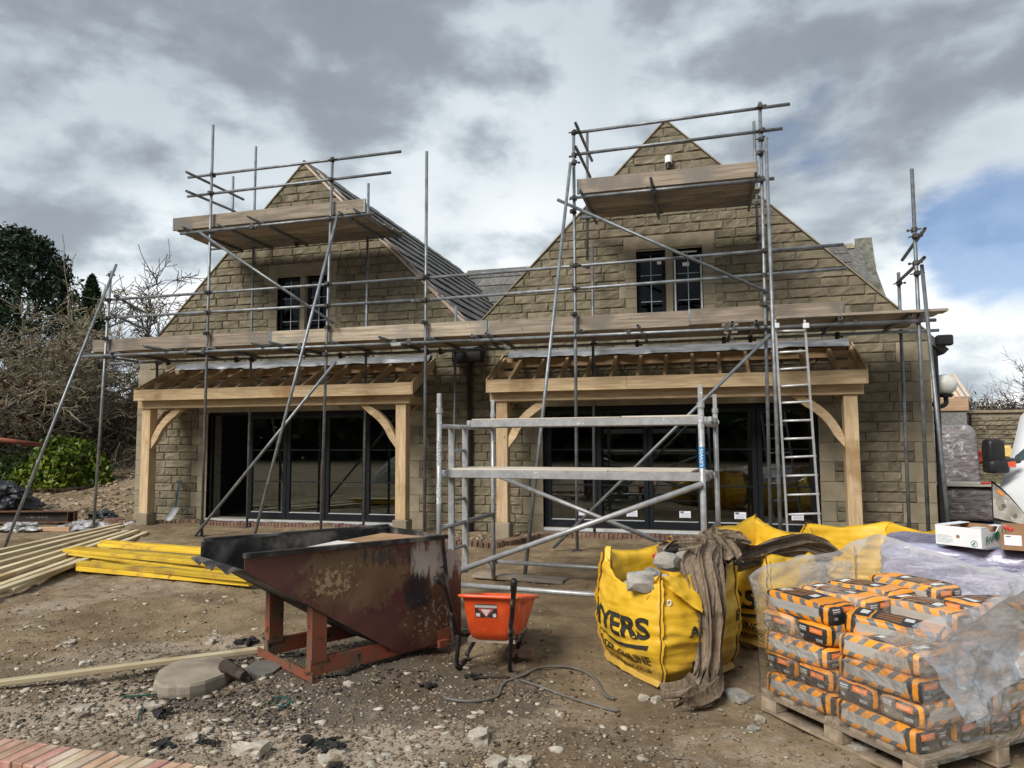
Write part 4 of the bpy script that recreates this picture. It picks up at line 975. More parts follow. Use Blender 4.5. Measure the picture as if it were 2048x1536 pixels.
obj('mortar_crust', grid(lambda u, v_: wl((u-0.5)*0.42, -0.01+0.68*v_, 0.575-0.20*(0.08+0.68*v_)+0.012*nz(u*7, v_*7)-0.05*math.sin(math.pi*u)*math.sin(math.pi*v_)), 16, 16), dirt_m, wbm)
bt_m = M('chipped black tube', (0.015, 0.015, 0.016), (0.035, 0.034, 0.034), 8, 0.5, 0.2, c3=(0.30, 0.27, 0.24), s3=9, t3=(0.58, 0.68), bs=60)
ros = (PY(872.5, 1157, -7.80), PY(1027.7, 1162, -7.88))
kn = (PY(888, 1170, -7.66), PY(1027, 1185, -7.75)); un = (PY(918, 1266, -7.19), PY(1022, 1272, -7.30))
for i in (0, 1):
    s_ = -1 if i == 0 else 1
    obj('handle', pathtube(spline([ros[i], kn[i], kn[i].lerp(un[i], 0.5), un[i], wl(s_*0.17, 0.35, 0.22), wl(s_*0.09, 0.78, 0.2)], 6), 0.0165, 10), bt_m, wbm, smooth=True)
    obj('grip', tube(ros[i], ros[i].lerp(kn[i], 0.8), 0.021, 0.02, 10), black_m, wbm, smooth=True)
    f0 = PZ(914 if i == 0 else 1020, 1341 if i == 0 else 1350, -0.04)
    obj('leg', pathtube(spline([un[i]+Vector((0, 0.01, 0.0)), un[i].lerp(f0, 0.6)+Vector((-0.005, 0, 0)), f0+Vector((0, 0, 0.03)), f0+wf*0.05+Vector((0, 0, 0.012)), f0+wf*0.24+Vector((0.0, 0, 0.012)), f0+wf*0.30+Vector((-s_*0.01, 0, 0.06)), wl(s_*0.15, 0.42, 0.24)], 6), 0.0155, 10), bt_m, wbm, smooth=True)
obj('cross_brace', tube(un[0]+wf*0.1, un[1]+wf*0.1, 0.012), bt_m, wbm)
obj('tray_support', bbox(-1, 1, -1, 1, -1, 1, 0.1) and ([wl(*p) for p in box(-0.17, 0.17, 0.05, 0.5, 0.235, 0.262)[0]], BOXF), dirt_m, wbm)
wc = wl(0, 0.86, 0.175)
bm = bmesh.new()
tv = []; tf = []
for k in range(24):
    a = 2*math.pi*k/24
    for j in range(8):
        q = 2*math.pi*j/8; rr = 0.15+0.042*math.cos(q)
        tv.append(wc+wf*(rr*math.cos(a))+Vector((0, 0, rr*math.sin(a)))+wr*(0.042*math.sin(q)))
    for j in range(8): tf.append((k*8+j, k*8+(j+1) % 8, ((k+1) % 24)*8+(j+1) % 8, ((k+1) % 24)*8+j))
bm.free()
wh = obj('tyre', (tv, tf), black_m, wbm, smooth=True); obj('rim', tube(wc-wr*0.03, wc+wr*0.03, 0.11, n=16), redsteel_m, wbm)
stk_m, nt, b = newmat('tray sticker'); v = coords(nt, False, 'Generated'); X_, Y_, Z_ = xyz(nt, v)
c = mixc(nt, Z_.gt(0.72)*Z_.lt(0.92)*(X_*22.0).mod(1.0).gt(0.3), (0.035, 0.03, 0.03), (0.6, 0.58, 0.55)); dia = (X_-0.5).abs()*1.35+(Z_-0.42).abs()
c = mixc(nt, (X_-0.5).abs().lt((Z_-0.05)*0.62)*Z_.lt(0.66), c, (0.55, 0.08, 0.06)); c = mixc(nt, (X_-0.5).abs().lt((Z_-0.08)*0.42)*Z_.lt(0.6), c, (0.6, 0.58, 0.55))
c = mixc(nt, X_.box(0.04, 0.22)*Z_.lt(0.3)*Z_.gt(0.05), c, (0.62, 0.6, 0.58)); c = mixc(nt, X_.box(0.8, 0.95)*Z_.lt(0.3)*Z_.gt(0.05), c, (0.62, 0.6, 0.58)); c = mixc(nt, noise(nt, coords(nt, False), 60, 4).rng(0.55, 0.7)*0.5, c, (0.4, 0.33, 0.28))
nt.links.new(c, b.inputs['Base Color']); b.inputs['Roughness'].default_value = 0.5
def onrear(x, z): # rear wall of the tray
    t = (z-0.34)/(0.545-0.34); f_ = 0.0+(-0.05)*t-0.005
    return wl(x, f_, z)
obj('sticker', grid(lambda u, v_: onrear(-0.095+0.155*u, 0.425+0.095*v_), 6, 4), stk_m, wbm)
# ------------------------------------------------------------------ yellow bulk bags
ym, nt, b = newmat('yellow woven bag'); v = coords(nt, False); n1 = noise(nt, v, 3.5, 5, 0.6); n2 = noise(nt, vscale(nt, v, (1, 1, 5)), 5, 5, 0.6)
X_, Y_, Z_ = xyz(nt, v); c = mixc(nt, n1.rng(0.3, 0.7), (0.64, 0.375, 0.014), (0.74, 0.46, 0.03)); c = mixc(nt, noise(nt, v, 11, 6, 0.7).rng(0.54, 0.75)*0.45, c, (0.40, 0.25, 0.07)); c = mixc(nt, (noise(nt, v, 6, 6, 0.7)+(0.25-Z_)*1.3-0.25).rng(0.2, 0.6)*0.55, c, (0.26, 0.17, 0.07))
nt.links.new(c, b.inputs['Base Color']); b.inputs['Roughness'].default_value = 0.5
bump(nt, b, n2*0.8+noise(nt, v, 300, 2)*0.15, 0.55, 0.012)
seam_m = M('brown seam', (0.10, 0.04, 0.015), (0.16, 0.07, 0.03), 20, 0.8, bst=0)
print_m = M('black print', (0.02, 0.02, 0.016), (0.035, 0.032, 0.022), 30, 0.7, bst=0)
white2_m = M('white print', (0.7, 0.7, 0.68), (0.78, 0.78, 0.76), 20, 0.7, bst=0)
rock_m = M('grey building stone', (0.20, 0.19, 0.17), (0.36, 0.34, 0.30), 6, 0.92, c3=(0.14, 0.13, 0.115), s3=4, rnd=0.15, bs=40, bst=0.5)
class Bag:
    def __init__(s, cs, z0, h, top, seed):
        s.c = [Vector((*p, 0)) for p in cs]; s.z0 = z0; s.h = h; s.top = top; s.seed = seed
        s.cen = sum(s.c, Vector())/4
    def pos(s, k, u, t, off=0.0):
        """face k (corner k to k+1), u along, t up: 0 ground, 1 shoulder"""
        a, b_ = s.c[k], s.c[(k+1) % 4]; p = a.lerp(b_, u); n = Vector((b_.y-a.y, a.x-b_.x, 0)).normalized()
        if n.dot((a+b_)/2-s.cen) < 0: n = -n
        tt = min(max(t, 0), 1); sc_ = 0.84+0.16*math.sin(min(1, tt*2.2)*math.pi/2)-0.06*max(0, tt-0.7)/0.3-(0.04*(t-1) if t > 1 else 0)
        p = s.cen+(p-s.cen)*sc_
        bl = 0.115*math.sin(math.pi*min(1, tt*0.9+0.06))*(math.sin(math.pi*u)**0.7 if 0 < u < 1 else 0)
        g = k*1.0+u
        fade = min(1, tt*6)
        wr_ = (0.026*nz(g*2.3+s.seed, t*7.5, 1)+0.017*nz(g*4+s.seed, t*19, 4)+0.011*nz(g*11, t*6, s.seed)+0.008*nz(g*7, t*34, s.seed))*fade
        if t > 0.8: wr_ += (t-0.8)*(0.22*nz(g*3.1+s.seed, t*2, 8))
        z = s.z0+s.h*t
        return p+n*(bl+wr_+off)+Vector((0, 0, z+0.01*nz(g*4, t*3, s.seed+5)))
def bulkbag(label, cs, z0, h, topf, seed, text=True, group='yellow bulk bags'):
    B = Bag(cs, z0, h, topf, seed)
    t = thing('bulk_bag', label, 'bulk bag', (B.cen.x, B.cen.y, z0), group)
    NU, NT = 26, 44; v = []; f = []
    for j in range(NT+1):
        for k in range(4):
            for i in range(NU):
                u = i/NU; tt = j/NT*topf(k+u); v.append(B.pos(k, u, tt))
    W_ = 4*NU
    f += [(j*W_+i, j*W_+(i+1) % W_, (j+1)*W_+(i+1) % W_, (j+1)*W_+i) for j in range(NT) for i in range(W_)]
    # turned-in inner lining
    base = NT*W_; o = len(v)
    for j in range(1, 9):
        for k in range(4):
            for i in range(NU):
                u = i/NU; tp = topf(k+u); p = B.pos(k, u, max(0.55, tp-j*0.045*max(0.4, tp-0.4)/0.6), -0.012-0.02*j); v.append(p)
    rows = [base]+[o+q*W_ for q in range(8)]
    f += [(rows[q]+i, rows[q]+(i+1) % W_, rows[q+1]+(i+1) % W_, rows[q+1]+i) for q in range(8) for i in range(W_)]
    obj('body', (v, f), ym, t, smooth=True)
    for k in range(4):
        pts = [B.pos(k, 0.0, tt/20*topf(k), 0.006) for tt in range(21)]
        obj('seam', pathtube(pts, 0.006, 5), seam_m, t)
        obj('seam_flange', grid(lambda u, v_: B.pos(k, 0.0, v_*topf(k)*0.96, 0.004+0.026*u*(1+0.6*nz(v_*9, k, seed))), 1, 24), ym, t, smooth=True)
        obj('base_seam', grid(lambda u, v_: B.pos(k, u, 0.10, 0.002+0.028*v_)+Vector((0, 0, -0.03*v_+0.012*nz(u*9, k, seed))), 20, 1), ym, t, smooth=True)
        a, b_ = B.pos(k, 0.04, topf(k+0.04)*0.97, 0), B.pos((k-1) % 4, 0.96, topf(k-0.04)*0.97, 0)
    def put(k, txt, u0, u1, t0, hgt, mat=print_m, bold=0.0, arc=0.0):
        wd = (u1-u0); v_, f_ = textmesh(txt, 1.0, bold); w_ = max(p[0] for p in v_); hh = 0.72
        obj('lettering', ([B.pos(k, u0+wd*p[0]/w_, t0+hgt*p[1]/hh-arc*math.sin(math.pi*p[0]/w_), 0.0045) for p in v_], f_), mat, t)
    if text:
        put(3, 'MYERS', 0.05, 0.93, 0.47, 0.185, bold=0.035, arc=0.045)
        obj('lettering', grid(lambda u, v_: B.pos(3, 0.05+0.87*u, 0.385-0.05*math.sin(math.pi*u*0.92)+0.04*v_*(0.25+0.75*u), 0.005), 30, 2), print_m, t)
        put(3, 'ORDER ONLINE', 0.10, 0.92, 0.225, 0.085, bold=0.02, arc=0.03); put(3, 'myerssupplies.co.uk', 0.10, 0.92, 0.145, 0.045, bold=0.015, arc=0.03)
        put(0, 'AG', 0.20, 0.44, 0.50, 0.09, bold=0.03); put(0, 'E', 0.90, 0.97, 0.52, 0.10, bold=0.03); put(0, 'S', 0.33, 0.42, 0.345, 0.09, bold=0.03); put(0, 'RE', 0.27, 0.45, 0.19, 0.09, bold=0.03)
    return t, B
def top1(g):
    # shoulder height round the mouth: corners 0 front, 1 right, 2 back, 3 left; loops stand at the corners
    k = int(g) % 4; u = g-int(g)
    cor = (1.04, 1.05, 1.12, 1.13)
    a, b_ = cor[k], cor[(k+1) % 4]
    e = abs(2*u-1)**1.6
    return (a+(b_-a)*u)*e+(1-e)*((0.92, 0.95, 1.05, 0.88)[k])
c0 = (-0.304, -7.235); c1 = (0.20, -6.60); c3 = (-0.80, -6.50); c2 = (c1[0]+c3[0]-c0[0], c1[1]+c3[1]-c0[1])
bag1, B1 = bulkbag('yellow bulk bag of grey stones printed in black, nearest to the wheelbarrow', [c0, c1, c2, c3], -0.055, 0.735, top1, 1.0)
# a torn flap folded out over the right face, and lifting loops
obj('flap', grid(lambda u, v_: B1.pos(0, 0.02+0.36*u*(1-0.25*v_), 1.03-0.02*u-v_*(0.10+0.20*u), 0.02+0.05*math.sin(v_*2.2)+0.012*nz(u*5, v_*5)), 12, 12), ym, bag1, smooth=True)
def loopstrap(B, k, par, hh=0.16):
    a = B.pos(k, 0.10, 1.0); b_ = B.pos((k-1) % 4, 0.88, 1.0); m_ = (a+b_)/2+Vector((0, 0, hh)); pts = spline([a, a.lerp(m_, 0.7)+Vector((0, 0, 0.02)), m_, b_.lerp(m_, 0.7)+Vector((0, 0, 0.02)), b_], 5)
    w_ = Vector((0, 0, 1)).cross(b_-a).normalized()*0.02
    v = []; f = []
    for i, p in enumerate(pts):
        v += [p-w_, p+w_]
        if i: f.append((2*i-2, 2*i-1, 2*i+1, 2*i))
    obj('lifting_loop', (v, f), ym, par)
loopstrap(B1, 3, bag1, 0.10); loopstrap(B1, 2, bag1, 0.12)
obj('eyelet', pathtube([B1.pos(0, 0.06, 0.80, 0.012)+Vector((0.012*math.cos(a), 0, 0.018*math.sin(a))) for a in np.linspace(0, 6.28, 9)], 0.004, 5), white2_m, bag1)
d2 = Vector((0.74, 1.0, 0))
def top2(g):
    k = int(g) % 4; u = g-int(g); cor = (1.02, 1.1, 1.26, 1.02); a, b_ = cor[k], cor[(k+1) % 4]; e = abs(2*u-1)**1.6
    return (a+(b_-a)*u)*e+(1-e)*((0.95, 1.1, 1.15, 0.92)[k])
bag2, B2 = bulkbag('yellow bulk bag half hidden behind the orange cement pallet, covered by sacking', [(p[0]+d2.x, p[1]+d2.y) for p in (c0, c1, c2, c3)], -0.04, 0.74, top2, 4.0)
def top3(g):
    k = int(g) % 4; u = g-int(g); cor = (0.86, 1.16, 1.05, 1.02); a, b_ = cor[k], cor[(k+1) % 4]; e = abs(2*u-1)**1.3
    return (a+(b_-a)*u)*e+(1-e)*((0.9, 0.98, 0.95, 0.86)[k])
q0 = PD(1712, 1180, 6.6); e1_ = Vector((0.78, 0.15, 0)); e2_ = Vector((-0.35, 0.95, 0))
bag3, B3 = bulkbag('slumped open yellow bulk bag behind the lilac wrapped pallet', [(q0.x, q0.y), (q0.x+e1_.x*1.15, q0.y+e1_.y), (q0.x+e1_.x*1.15+e2_.x, q0.y+e1_.y+e2_.y), (q0.x+e2_.x, q0.y+e2_.y)], -0.02, 0.70, top3, 8.0, text=False)
# stones in the first bag
for k, (u, v_, D, sx, sy, sz, lab) in enumerate(((1283, 1164, 4.75, 0.105, 0.08, 0.06, 'large grey stone lying in the mouth of the front yellow bag'), (1304, 1151, 4.95, 0.07, 0.06, 0.05, 'small pale grey stone behind the large one in the yellow bag'), (1337, 1124, 5.15, 0.10, 0.08, 0.065, 'brown grey stone at the back of the yellow bag beside the sacking'), (1368, 1117, 5.25, 0.07, 0.06, 0.055, 'light grey stone poking from under the brown sacking'))):
    p = PD(u, v_, D); o = obj('stone', place(rockmesh(20+k, sx*1.25, sy*1.25, sz*1.25), p, k*1.3, 0.4), rock_m); tag(o, lab, 'stone')
fill = obj('gravel', grid(lambda u, v_: Vector((B1.cen.x+(u-0.5)*0.62, B1.cen.y+(v_-0.5)*0.62, 0.52+0.05*nz(u*6, v_*6)+0.03*nz(u*15, v_*15))), 20, 20), rock_m, kind='stuff')
p0, p1 = PD(1306, 1113, 5.2), PD(1353, 1098, 5.3)
hm = thing('hammer_handle', 'black tool handle with a red end resting in the front yellow bag', 'tool', p0)
obj('grip', tube(p0.lerp(p1, 0.25), p1, 0.018, 0.02, 8), black_m, hm); obj('end', tube(p0, p0.lerp(p1, 0.25), 0.016, 0.017, 8), M('red grip', (0.5, 0.05, 0.03), (0.6, 0.08, 0.05), 9, 0.5), hm)
# ------------------------------------------------------------------ brown hessian over the bags
hes_m = M('brown hessian', (0.17, 0.128, 0.09), (0.29, 0.228, 0.168), 22, 0.97, stretch=(2.5, 2.5, 0.6), c3=(0.085, 0.062, 0.044), s3=6, rnd=0.0, bs=230, bst=0.9, bd=0.006, spec=0.1)
hs = thing('hessian_cloth', 'brown hessian cloth draped over the yellow bulk bags down to the dirt', 'cloth', PD(1430, 1100, 5.0))
def drape(name, keys, seed, folds=5, thick=0.045, layers=2):
    """a length of loose thin cloth with deep folds: keys are (point, half width, direction across)"""
    P_ = spline([k[0] for k in keys], 12); Wd_ = spline([Vector((k[1], 0, 0)) for k in keys], 12); Ac = spline([k[2] for k in keys], 12)
    N = len(P_)
    for ly in range(layers):
        sd = seed+ly*3.7; sh = (ly-(layers-1)/2)
        def fn(u, t):
            i = min(int(t*(N-1)), N-2); f_ = t*(N-1)-i; p = P_[i].lerp(P_[i+1], f_); w_ = Wd_[i].x+(Wd_[i+1].x-Wd_[i].x)*f_; a = Ac[i].lerp(Ac[i+1], f_).normalized()
            d = (P_[min(i+2, N-1)]-P_[max(i-1, 0)]).normalized(); n = a.cross(d).normalized()
            if n.dot(CAM-p) < 0: n = -n
            ph = u*folds*1.25+1.2*nz(t*2.0, sd, 1)+0.7*nz(u*3, t*3.5, sd)
            rid = math.sin(ph*math.pi)*0.55+0.75*nz(ph*1.3+sd, t*1.7, sd)+0.45*nz(u*folds*2.6+sd, t*4.5, 2)+0.22*nz(u*folds*5, t*9, sd)+0.07*nz(u*folds*12, t*18, sd)
            x = (u-0.5)*2; ed = 1-0.10*nz(t*9, sd+x)-0.08*nz(t*31, sd+x)
            lat = x*w_*ed*(1+0.25*nz(t*2.5, sd, 5))+0.55*thick*math.cos(ph*math.pi)*0.5+0.03*nz(t*3+sd, 1.0)+sh*w_*0.35
            bow = -1.1*thick*x*x*1.2
            return p+a*lat+n*(thick*rid*0.8+bow+0.02*nz(t*7, u*4, sd)+sh*0.02+(0.012 if ly else 0))
        obj(name, grid(fn, 110, N*3), hes_m, hs, smooth=True)
xR = RRV.copy(); xR.z = 0; xR.normalize(); vF = Vector((DDV.x, DDV.y, 0)).normalized()
K_ = lambda u, v_, D, w_, a: (PD(u, v_, D), w_, a)
drape('hanging_fold', [K_(1412, 1092, 5.05, 0.11, xR), K_(1404, 1120, 4.82, 0.12, xR), K_(1416, 1180, 4.66, 0.105, xR), K_(1420, 1250, 4.60, 0.085, xR), K_(1416, 1310, 4.58, 0.075, xR), K_(1408, 1350, 4.50, 0.08, xR), K_(1380, 1376, 4.48, 0.05, vF), K_(1322, 1385, 4.50, 0.03, vF)], 3.0, folds=4, thick=0.055)
drape('hanging_fold', [K_(1432, 1095, 5.1, 0.05, xR), K_(1438, 1150, 4.80, 0.05, xR), K_(1438, 1230, 4.70, 0.05, xR), K_(1428, 1320, 4.62, 0.05, xR), K_(1418, 1368, 4.45, 0.07, xR), K_(1392, 1388, 4.32, 0.085, xR), K_(1365, 1400, 4.27, 0.05, xR)], 9.0, folds=3, thick=0.04)
drape('bunched_top', [K_(1322, 1108, 5.35, 0.04, Vector((0, 0, 1))), K_(1352, 1098, 5.35, 0.07, Vector((0, 0.6, 0.6))), K_(1392, 1096, 5.25, 0.085, Vector((0, .85, .62))), K_(1440, 1105, 5.15, 0.10, Vector((0, .85, .62))), K_(1478, 1110, 5.25, 0.10, Vector((0, .85, .62))), K_(1515, 1105, 5.4, 0.085, Vector((0, .85, .62))), K_(1560, 1092, 5.55, 0.075, Vector((0, .85, .62))), K_(1610, 1085, 5.7, 0.075, Vector((0, .85, .62))), K_(1655, 1098, 5.75, 0.055, Vector((0, .85, .62))), K_(1668, 1112, 5.75, 0.03, Vector((0, .85, .62)))], 5.0, folds=3, thick=0.075, layers=3)
drape('bunched_top', [K_(1408, 1072, 5.6, 0.05, Vector((0, .85, .62))), K_(1440, 1068, 5.55, 0.06, Vector((0, .85, .62))), K_(1475, 1072, 5.5, 0.065, Vector((0, .85, .62))), K_(1500, 1088, 5.45, 0.05, Vector((0, .85, .62)))], 7.0, folds=3, thick=0.06)
drape('bunched_top', [K_(1415, 1098, 5.2, 0.05, Vector((0.5, .5, 1))), K_(1430, 1080, 5.2, 0.055, Vector((0.9, .3, .4))), K_(1452, 1090, 5.1, 0.055, Vector((0.9, .3, .4))), K_(1462, 1118, 4.95, 0.07, Vector((0.9, .3, .4)))], 2.0, folds=3, thick=0.05)
# ------------------------------------------------------------------ pallet of cement sacks
PK = Vector((0.965, -8.15, 0)); pe1 = Vector((-0.62, 0.785, 0)).normalized(); pe2 = Vector((0.785, 0.62, 0)).normalized()
def WP(o, rz=0.0):
    W = Matrix.Identity(4)
    for k in range(3): W[k][0] = pe1[k]; W[k][1] = pe2[k]; W[k][2] = (0, 0, 1)[k]; W[k][3] = o[k]
    return W
PW = WP(PK+Vector((0, 0, -0.055)))
pal = thing('pallet', 'weathered wooden pallet under the orange and black cement sacks', 'pallet', PK)
pw_m = M('pallet wood', (0.23, 0.175, 0.12), (0.36, 0.29, 0.21), 6, 0.9, stretch=(3, 3, 3), c3=(0.17, 0.14, 0.11), s3=2, rnd=0.15, bs=25)
PL1, PL2 = 1.08, 1.16
for k in range(7): obj('slat', bbox(k*0.1633, k*0.1633+0.10, 0, PL2, 0.112, 0.134, 0.003), pw_m, pal, PW)
for y in (0.0, PL2/2-0.05, PL2-0.1):
    obj('bearer', bbox(0, PL1, y, y+0.1, 0.09, 0.111, 0.003), pw_m, pal, PW); obj('base_slat', bbox(0, PL1, y+.002, y+0.098, 0.0, 0.018, 0.003), pw_m, pal, PW)
    for x in (0.0, PL1/2-0.06, PL1-0.12): obj('block', bbox(x, x+0.12, y+.003, y+0.097, 0.0185, 0.0895, 0.004), pw_m, pal, PW)
sm, nt, b = newmat('cement sack print'); v = coords(nt, False); X_, Y_, Z_ = xyz(nt, v); L2, W2, H2 = 0.26, 0.13, 0.06
ORG, DRK, GRY = (0.78, 0.285, 0.014), (0.022, 0.022, 0.024), (0.13, 0.135, 0.14)
st = ((X_+Z_*0.9)*11.0).mod(1.0).lt(0.42)
c = mixc(nt, st, ORG, GRY)
c = mixc(nt, X_.abs().gt(0.205), c, ORG); c = mixc(nt, X_.abs().gt(0.19)*X_.abs().lt(0.213)*((X_.abs()*1.0+Z_*0.25).gt(0.19)), c, DRK)
sideband = Y_.abs().gt(0.113)*Z_.abs().lt(0.026)*X_.abs().lt(0.185); c = mixc(nt, sideband, c, (0.40, 0.385, 0.36))
sidetxt = sideband*Z_.abs().lt(0.006)*((X_*60.0).mod(1.0).lt(0.6))*X_.abs().lt(0.15); c = mixc(nt, sidetxt*0.35, c, (0.25, 0.24, 0.23))
top = Z_.abs().gt(0.038)*Y_.abs().lt(0.105)
ell = (X_*X_*40.0+Y_*Y_*150.0)
c = mixc(nt, top*X_.abs().lt(0.2), c, ORG); c = mixc(nt, top*X_.box(-0.12, 0.10)*(Y_.abs().lt(0.10)), c, DRK); c = mixc(nt, top*X_.box(0.03, 0.075)*Y_.abs().lt(0.03), c, (0.7, 0.7, 0.68)); c = mixc(nt, top*X_.box(-0.20, -0.13)*Y_.abs().lt(0.09), c, DRK); c = mixc(nt, top*X_.box(-0.185, -0.145)*Y_.abs().lt(0.045), c, (0.7, 0.7, 0.68)); c = mixc(nt, top*X_.box(-0.10, 0.02)*((Y_*34.0).mod(1.0).lt(0.3))*Y_.abs().lt(0.07), c, (0.55, 0.2, 0.02))
end = X_.abs().gt(0.236)
c = mixc(nt, end, c, DRK); c = mixc(nt, end*Y_.abs().gt(0.112), c, ORG); c = mixc(nt, end*Z_.gt(0.046), c, ORG)
c = mixc(nt, end*Y_.box(-0.085, 0.005)*Z_.box(0.008, 0.036), c, (0.75, 0.17, 0.02)); c = mixc(nt, end*Y_.box(-0.072, -0.01)*Z_.box(0.018, 0.027)*((Y_*150.0).mod(1.0).lt(0.7)), c, (0.8, 0.42, 0.25))
c = mixc(nt, end*Y_.box(0.03, 0.085)*Z_.box(0.006, 0.034)*((Z_*85.0).mod(1.0).lt(0.62))*((Y_*120.0).mod(1.0).lt(0.8)), c, (0.6, 0.6, 0.6))
c = mixc(nt, end*Y_.box(-0.085, -0.04)*Z_.box(-0.034, -0.016)*((Z_*120.0).mod(1.0).lt(0.6)), c, (0.42, 0.42, 0.42)); c = mixc(nt, end*Y_.box(0.05, 0.075)*Z_.box(-0.03, -0.014)*((Y_*110.0).mod(1.0).lt(0.7)), c, (0.5, 0.5, 0.5))
vr_ = coords(nt); c = mixc(nt, (noise(nt, vr_, 9, 6, 0.7)+randv(nt)*0.22-0.08).rng(0.50, 0.78)*0.55, c, (0.40, 0.35, 0.29)); c = hsv(nt, c, val=randv(nt)*0.35+0.80)
nt.links.new(c, b.inputs['Base Color']); b.inputs['Roughness'].default_value = 0.5; bump(nt, b, noise(nt, coords(nt), 12, 4), 0.4, 0.008)
def sackmesh(seed):
    bm = bmesh.new(); bmesh.ops.create_cube(bm, size=2.0); bmesh.ops.subdivide_edges(bm, edges=bm.edges[:], cuts=7, use_grid_fill=True)
    for w in bm.verts:
        x, y, z = w.co; e = 7.0
        r_ = (abs(x)**e+abs(y)**e+abs(z)**e)**(1/e); x, y, z = x/r_, y/r_, z/r_
        puff = 1+0.05*(1-x*x)*(1-y*y)+0.12*nz(x*2.3+seed*5, y*3, seed)*(1-x*x)
        dz = 0.06*nz(x*2+seed, y*2, z*2)+0.02*nz(x*6, y*6, seed)
        dz += -0.11*x*x*nz(seed*3.1, 2.0)*2+0.10*x*nz(seed, 7.7)
        w.co = Vector((x*(L2-0.006)+0.004*nz(y*5, z*5, seed), y*(W2-0.004)+0.004*nz(x*6, z*4, seed+3), z*(H2)*puff+dz*0.12))
    v = [tuple(q.co) for q in bm.verts]; f = [tuple(p.index for p in q.verts) for q in bm.faces]; bm.free()
    m_ = mesh('cement_sack', (v, f), sm, True); return m_
SMS = [sackmesh(k*1.7) for k in range(9)]
ORD = ('bottom', 'second', 'third', 'fourth', 'fifth'); NTH = ('first', 'second', 'third', 'fourth')
si = 0
def sack(x, y, z, rz, lab, tilt=0.0, roll=0.0):
    global si
    W = PW @ Matrix.Translation((x, y, z)) @ Matrix.Rotation(rz+random.uniform(-.035, .035)*(2.2 if z > 0.62 else 1), 4, 'Z') @ Matrix.Rotation(tilt, 4, 'Y') @ Matrix.Rotation(roll, 4, 'X')
    o = obj('cement_sack', SMS[(si*4) % 9], None, None, W); si += 1
    tag(o, lab, 'cement sack', 'orange and black cement sacks on the pallet')
LH = 0.119; ZB = 0.134+0.058
for L in range(4):
    z = ZB+L*LH; jit = lambda: random.uniform(-0.015, 0.015)
    if L in (0, 2) :
        for i in range(2): sack(0.28+0.53*i+jit(), 0.14+jit(), z, 0, 'lengthwise cement sack in front face, %s layer, %s end' % (ORD[L], 'near' if i == 0 else 'far'))
        for j in range(1, 4): sack(0.28+jit(), 0.14+0.27*j, z, 0, 'end-on cement sack in right hand face, %s layer, %s from near corner' % (ORD[L], NTH[j]))
        for j in range(1, 4): sack(0.81+jit(), 0.14+0.27*j, z, 0, 'cement sack at far side of stack, %s layer, %s row from front' % (ORD[L], NTH[j])) if L == 2 and j == 3 else None
    elif L == 1:
        for i in range(4): sack(0.145+0.27*i+jit(), 0.27+jit(), z, R(-90), 'end-on cement sack in front face, second layer, %s from near corner' % NTH[i])
        sack(0.145, 0.80, z, R(-90), 'cement sack lengthwise in the right hand face, second layer up, beyond the corner sack')
    else:
        for i in (2, 3): sack(0.145+0.27*i+jit(), 0.27+jit(), z, R(-90), 'end-on cement sack in front face, fourth layer, %s from near corner' % NTH[i])
        for i in (2, 3): sack(0.145+0.27*i+jit(), 0.80+jit(), z, R(-90), 'end-on cement sack behind front face, fourth layer, %s from near corner' % NTH[i])
        for j in range(4): sack(0.28+jit(), 0.14+0.27*j+jit(), z+0.005*j, 0 if j != 2 else R(180), 'lengthwise cement sack on near half of fourth layer, %s row from front' % NTH[j])
z5 = ZB+4*LH
sack(0.83, 0.16, z5, R(180), 'top cement sack at the far end of the front face, curved black panel upward')
sack(0.82, 0.43, z5, R(180), 'top cement sack lying second from the front at the far end')
sack(0.90, 0.74, z5, R(176), 'top cement sack third from the front at the far end, orange flap showing')
sack(0.78, 1.00, z5+0.03, 0.06, 'top cement sack along the back, long striped side with pale band showing')
sack(0.42, 0.66, z5-0.01, R(178), 'top cement sack in the middle of the stack with striped side showing')
sack(0.24, 0.92, z5+0.02, R(98), 'top cement sack at the back right corner turned end-on', 0.05)
sack(0.36, 0.32, z5-0.055, R(150), 'cement sack slumped across the near half, black end with a tag', 0.10)
# torn clear stretch film
fm = bpy.data.materials.new('clear stretch film'); fm.use_nodes = True; nt = fm.node_tree; nt.nodes.clear()
o_ = nt.nodes.new('ShaderNodeOutputMaterial'); tr = nt.nodes.new('ShaderNodeBsdfTransparent'); df = nt.nodes.new('ShaderNodeBsdfDiffuse'); tl = nt.nodes.new('ShaderNodeBsdfTranslucent'); gl_ = nt.nodes.new('ShaderNodeBsdfGlossy')
df.inputs[0].default_value = (0.74, 0.76, 0.79, 1); tl.inputs[0].default_value = (0.74, 0.76, 0.79, 1); gl_.inputs['Roughness'].default_value = 0.2; gl_.inputs[0].default_value = (0.9, 0.93, 0.96, 1)
v = coords(nt, False); at = nt.nodes.new('ShaderNodeAttribute'); at.attribute_name = 'milky'
n1 = noise(nt, vscale(nt, v, (1, 1, 4.5)), 5.5, 6, 0.62, 0.8); n2 = noise(nt, v, 3, 5, 0.6, 0.5)
nr = noise(nt, vscale(nt, v, (1, 1, 1.8)), 1.9, 3, 0.55, 1.0); nr2 = noise(nt, v, 4.2, 3, 0.55, 0.8)
crease = (1.0-(nr-0.5).abs().rng(0.0, 0.016))*nr2.rng(0.42, 0.6)*0.5+(1.0-(nr2-0.5).abs().rng(0.0, 0.02))*n2.rng(0.5, 0.62)*0.35
op = (n1.rng(0.58, 0.80)*0.10+0.01+crease*(S(nt, at.outputs['Fac'])*0.7+0.35)+S(nt, at.outputs['Fac'])*0.66).sat()
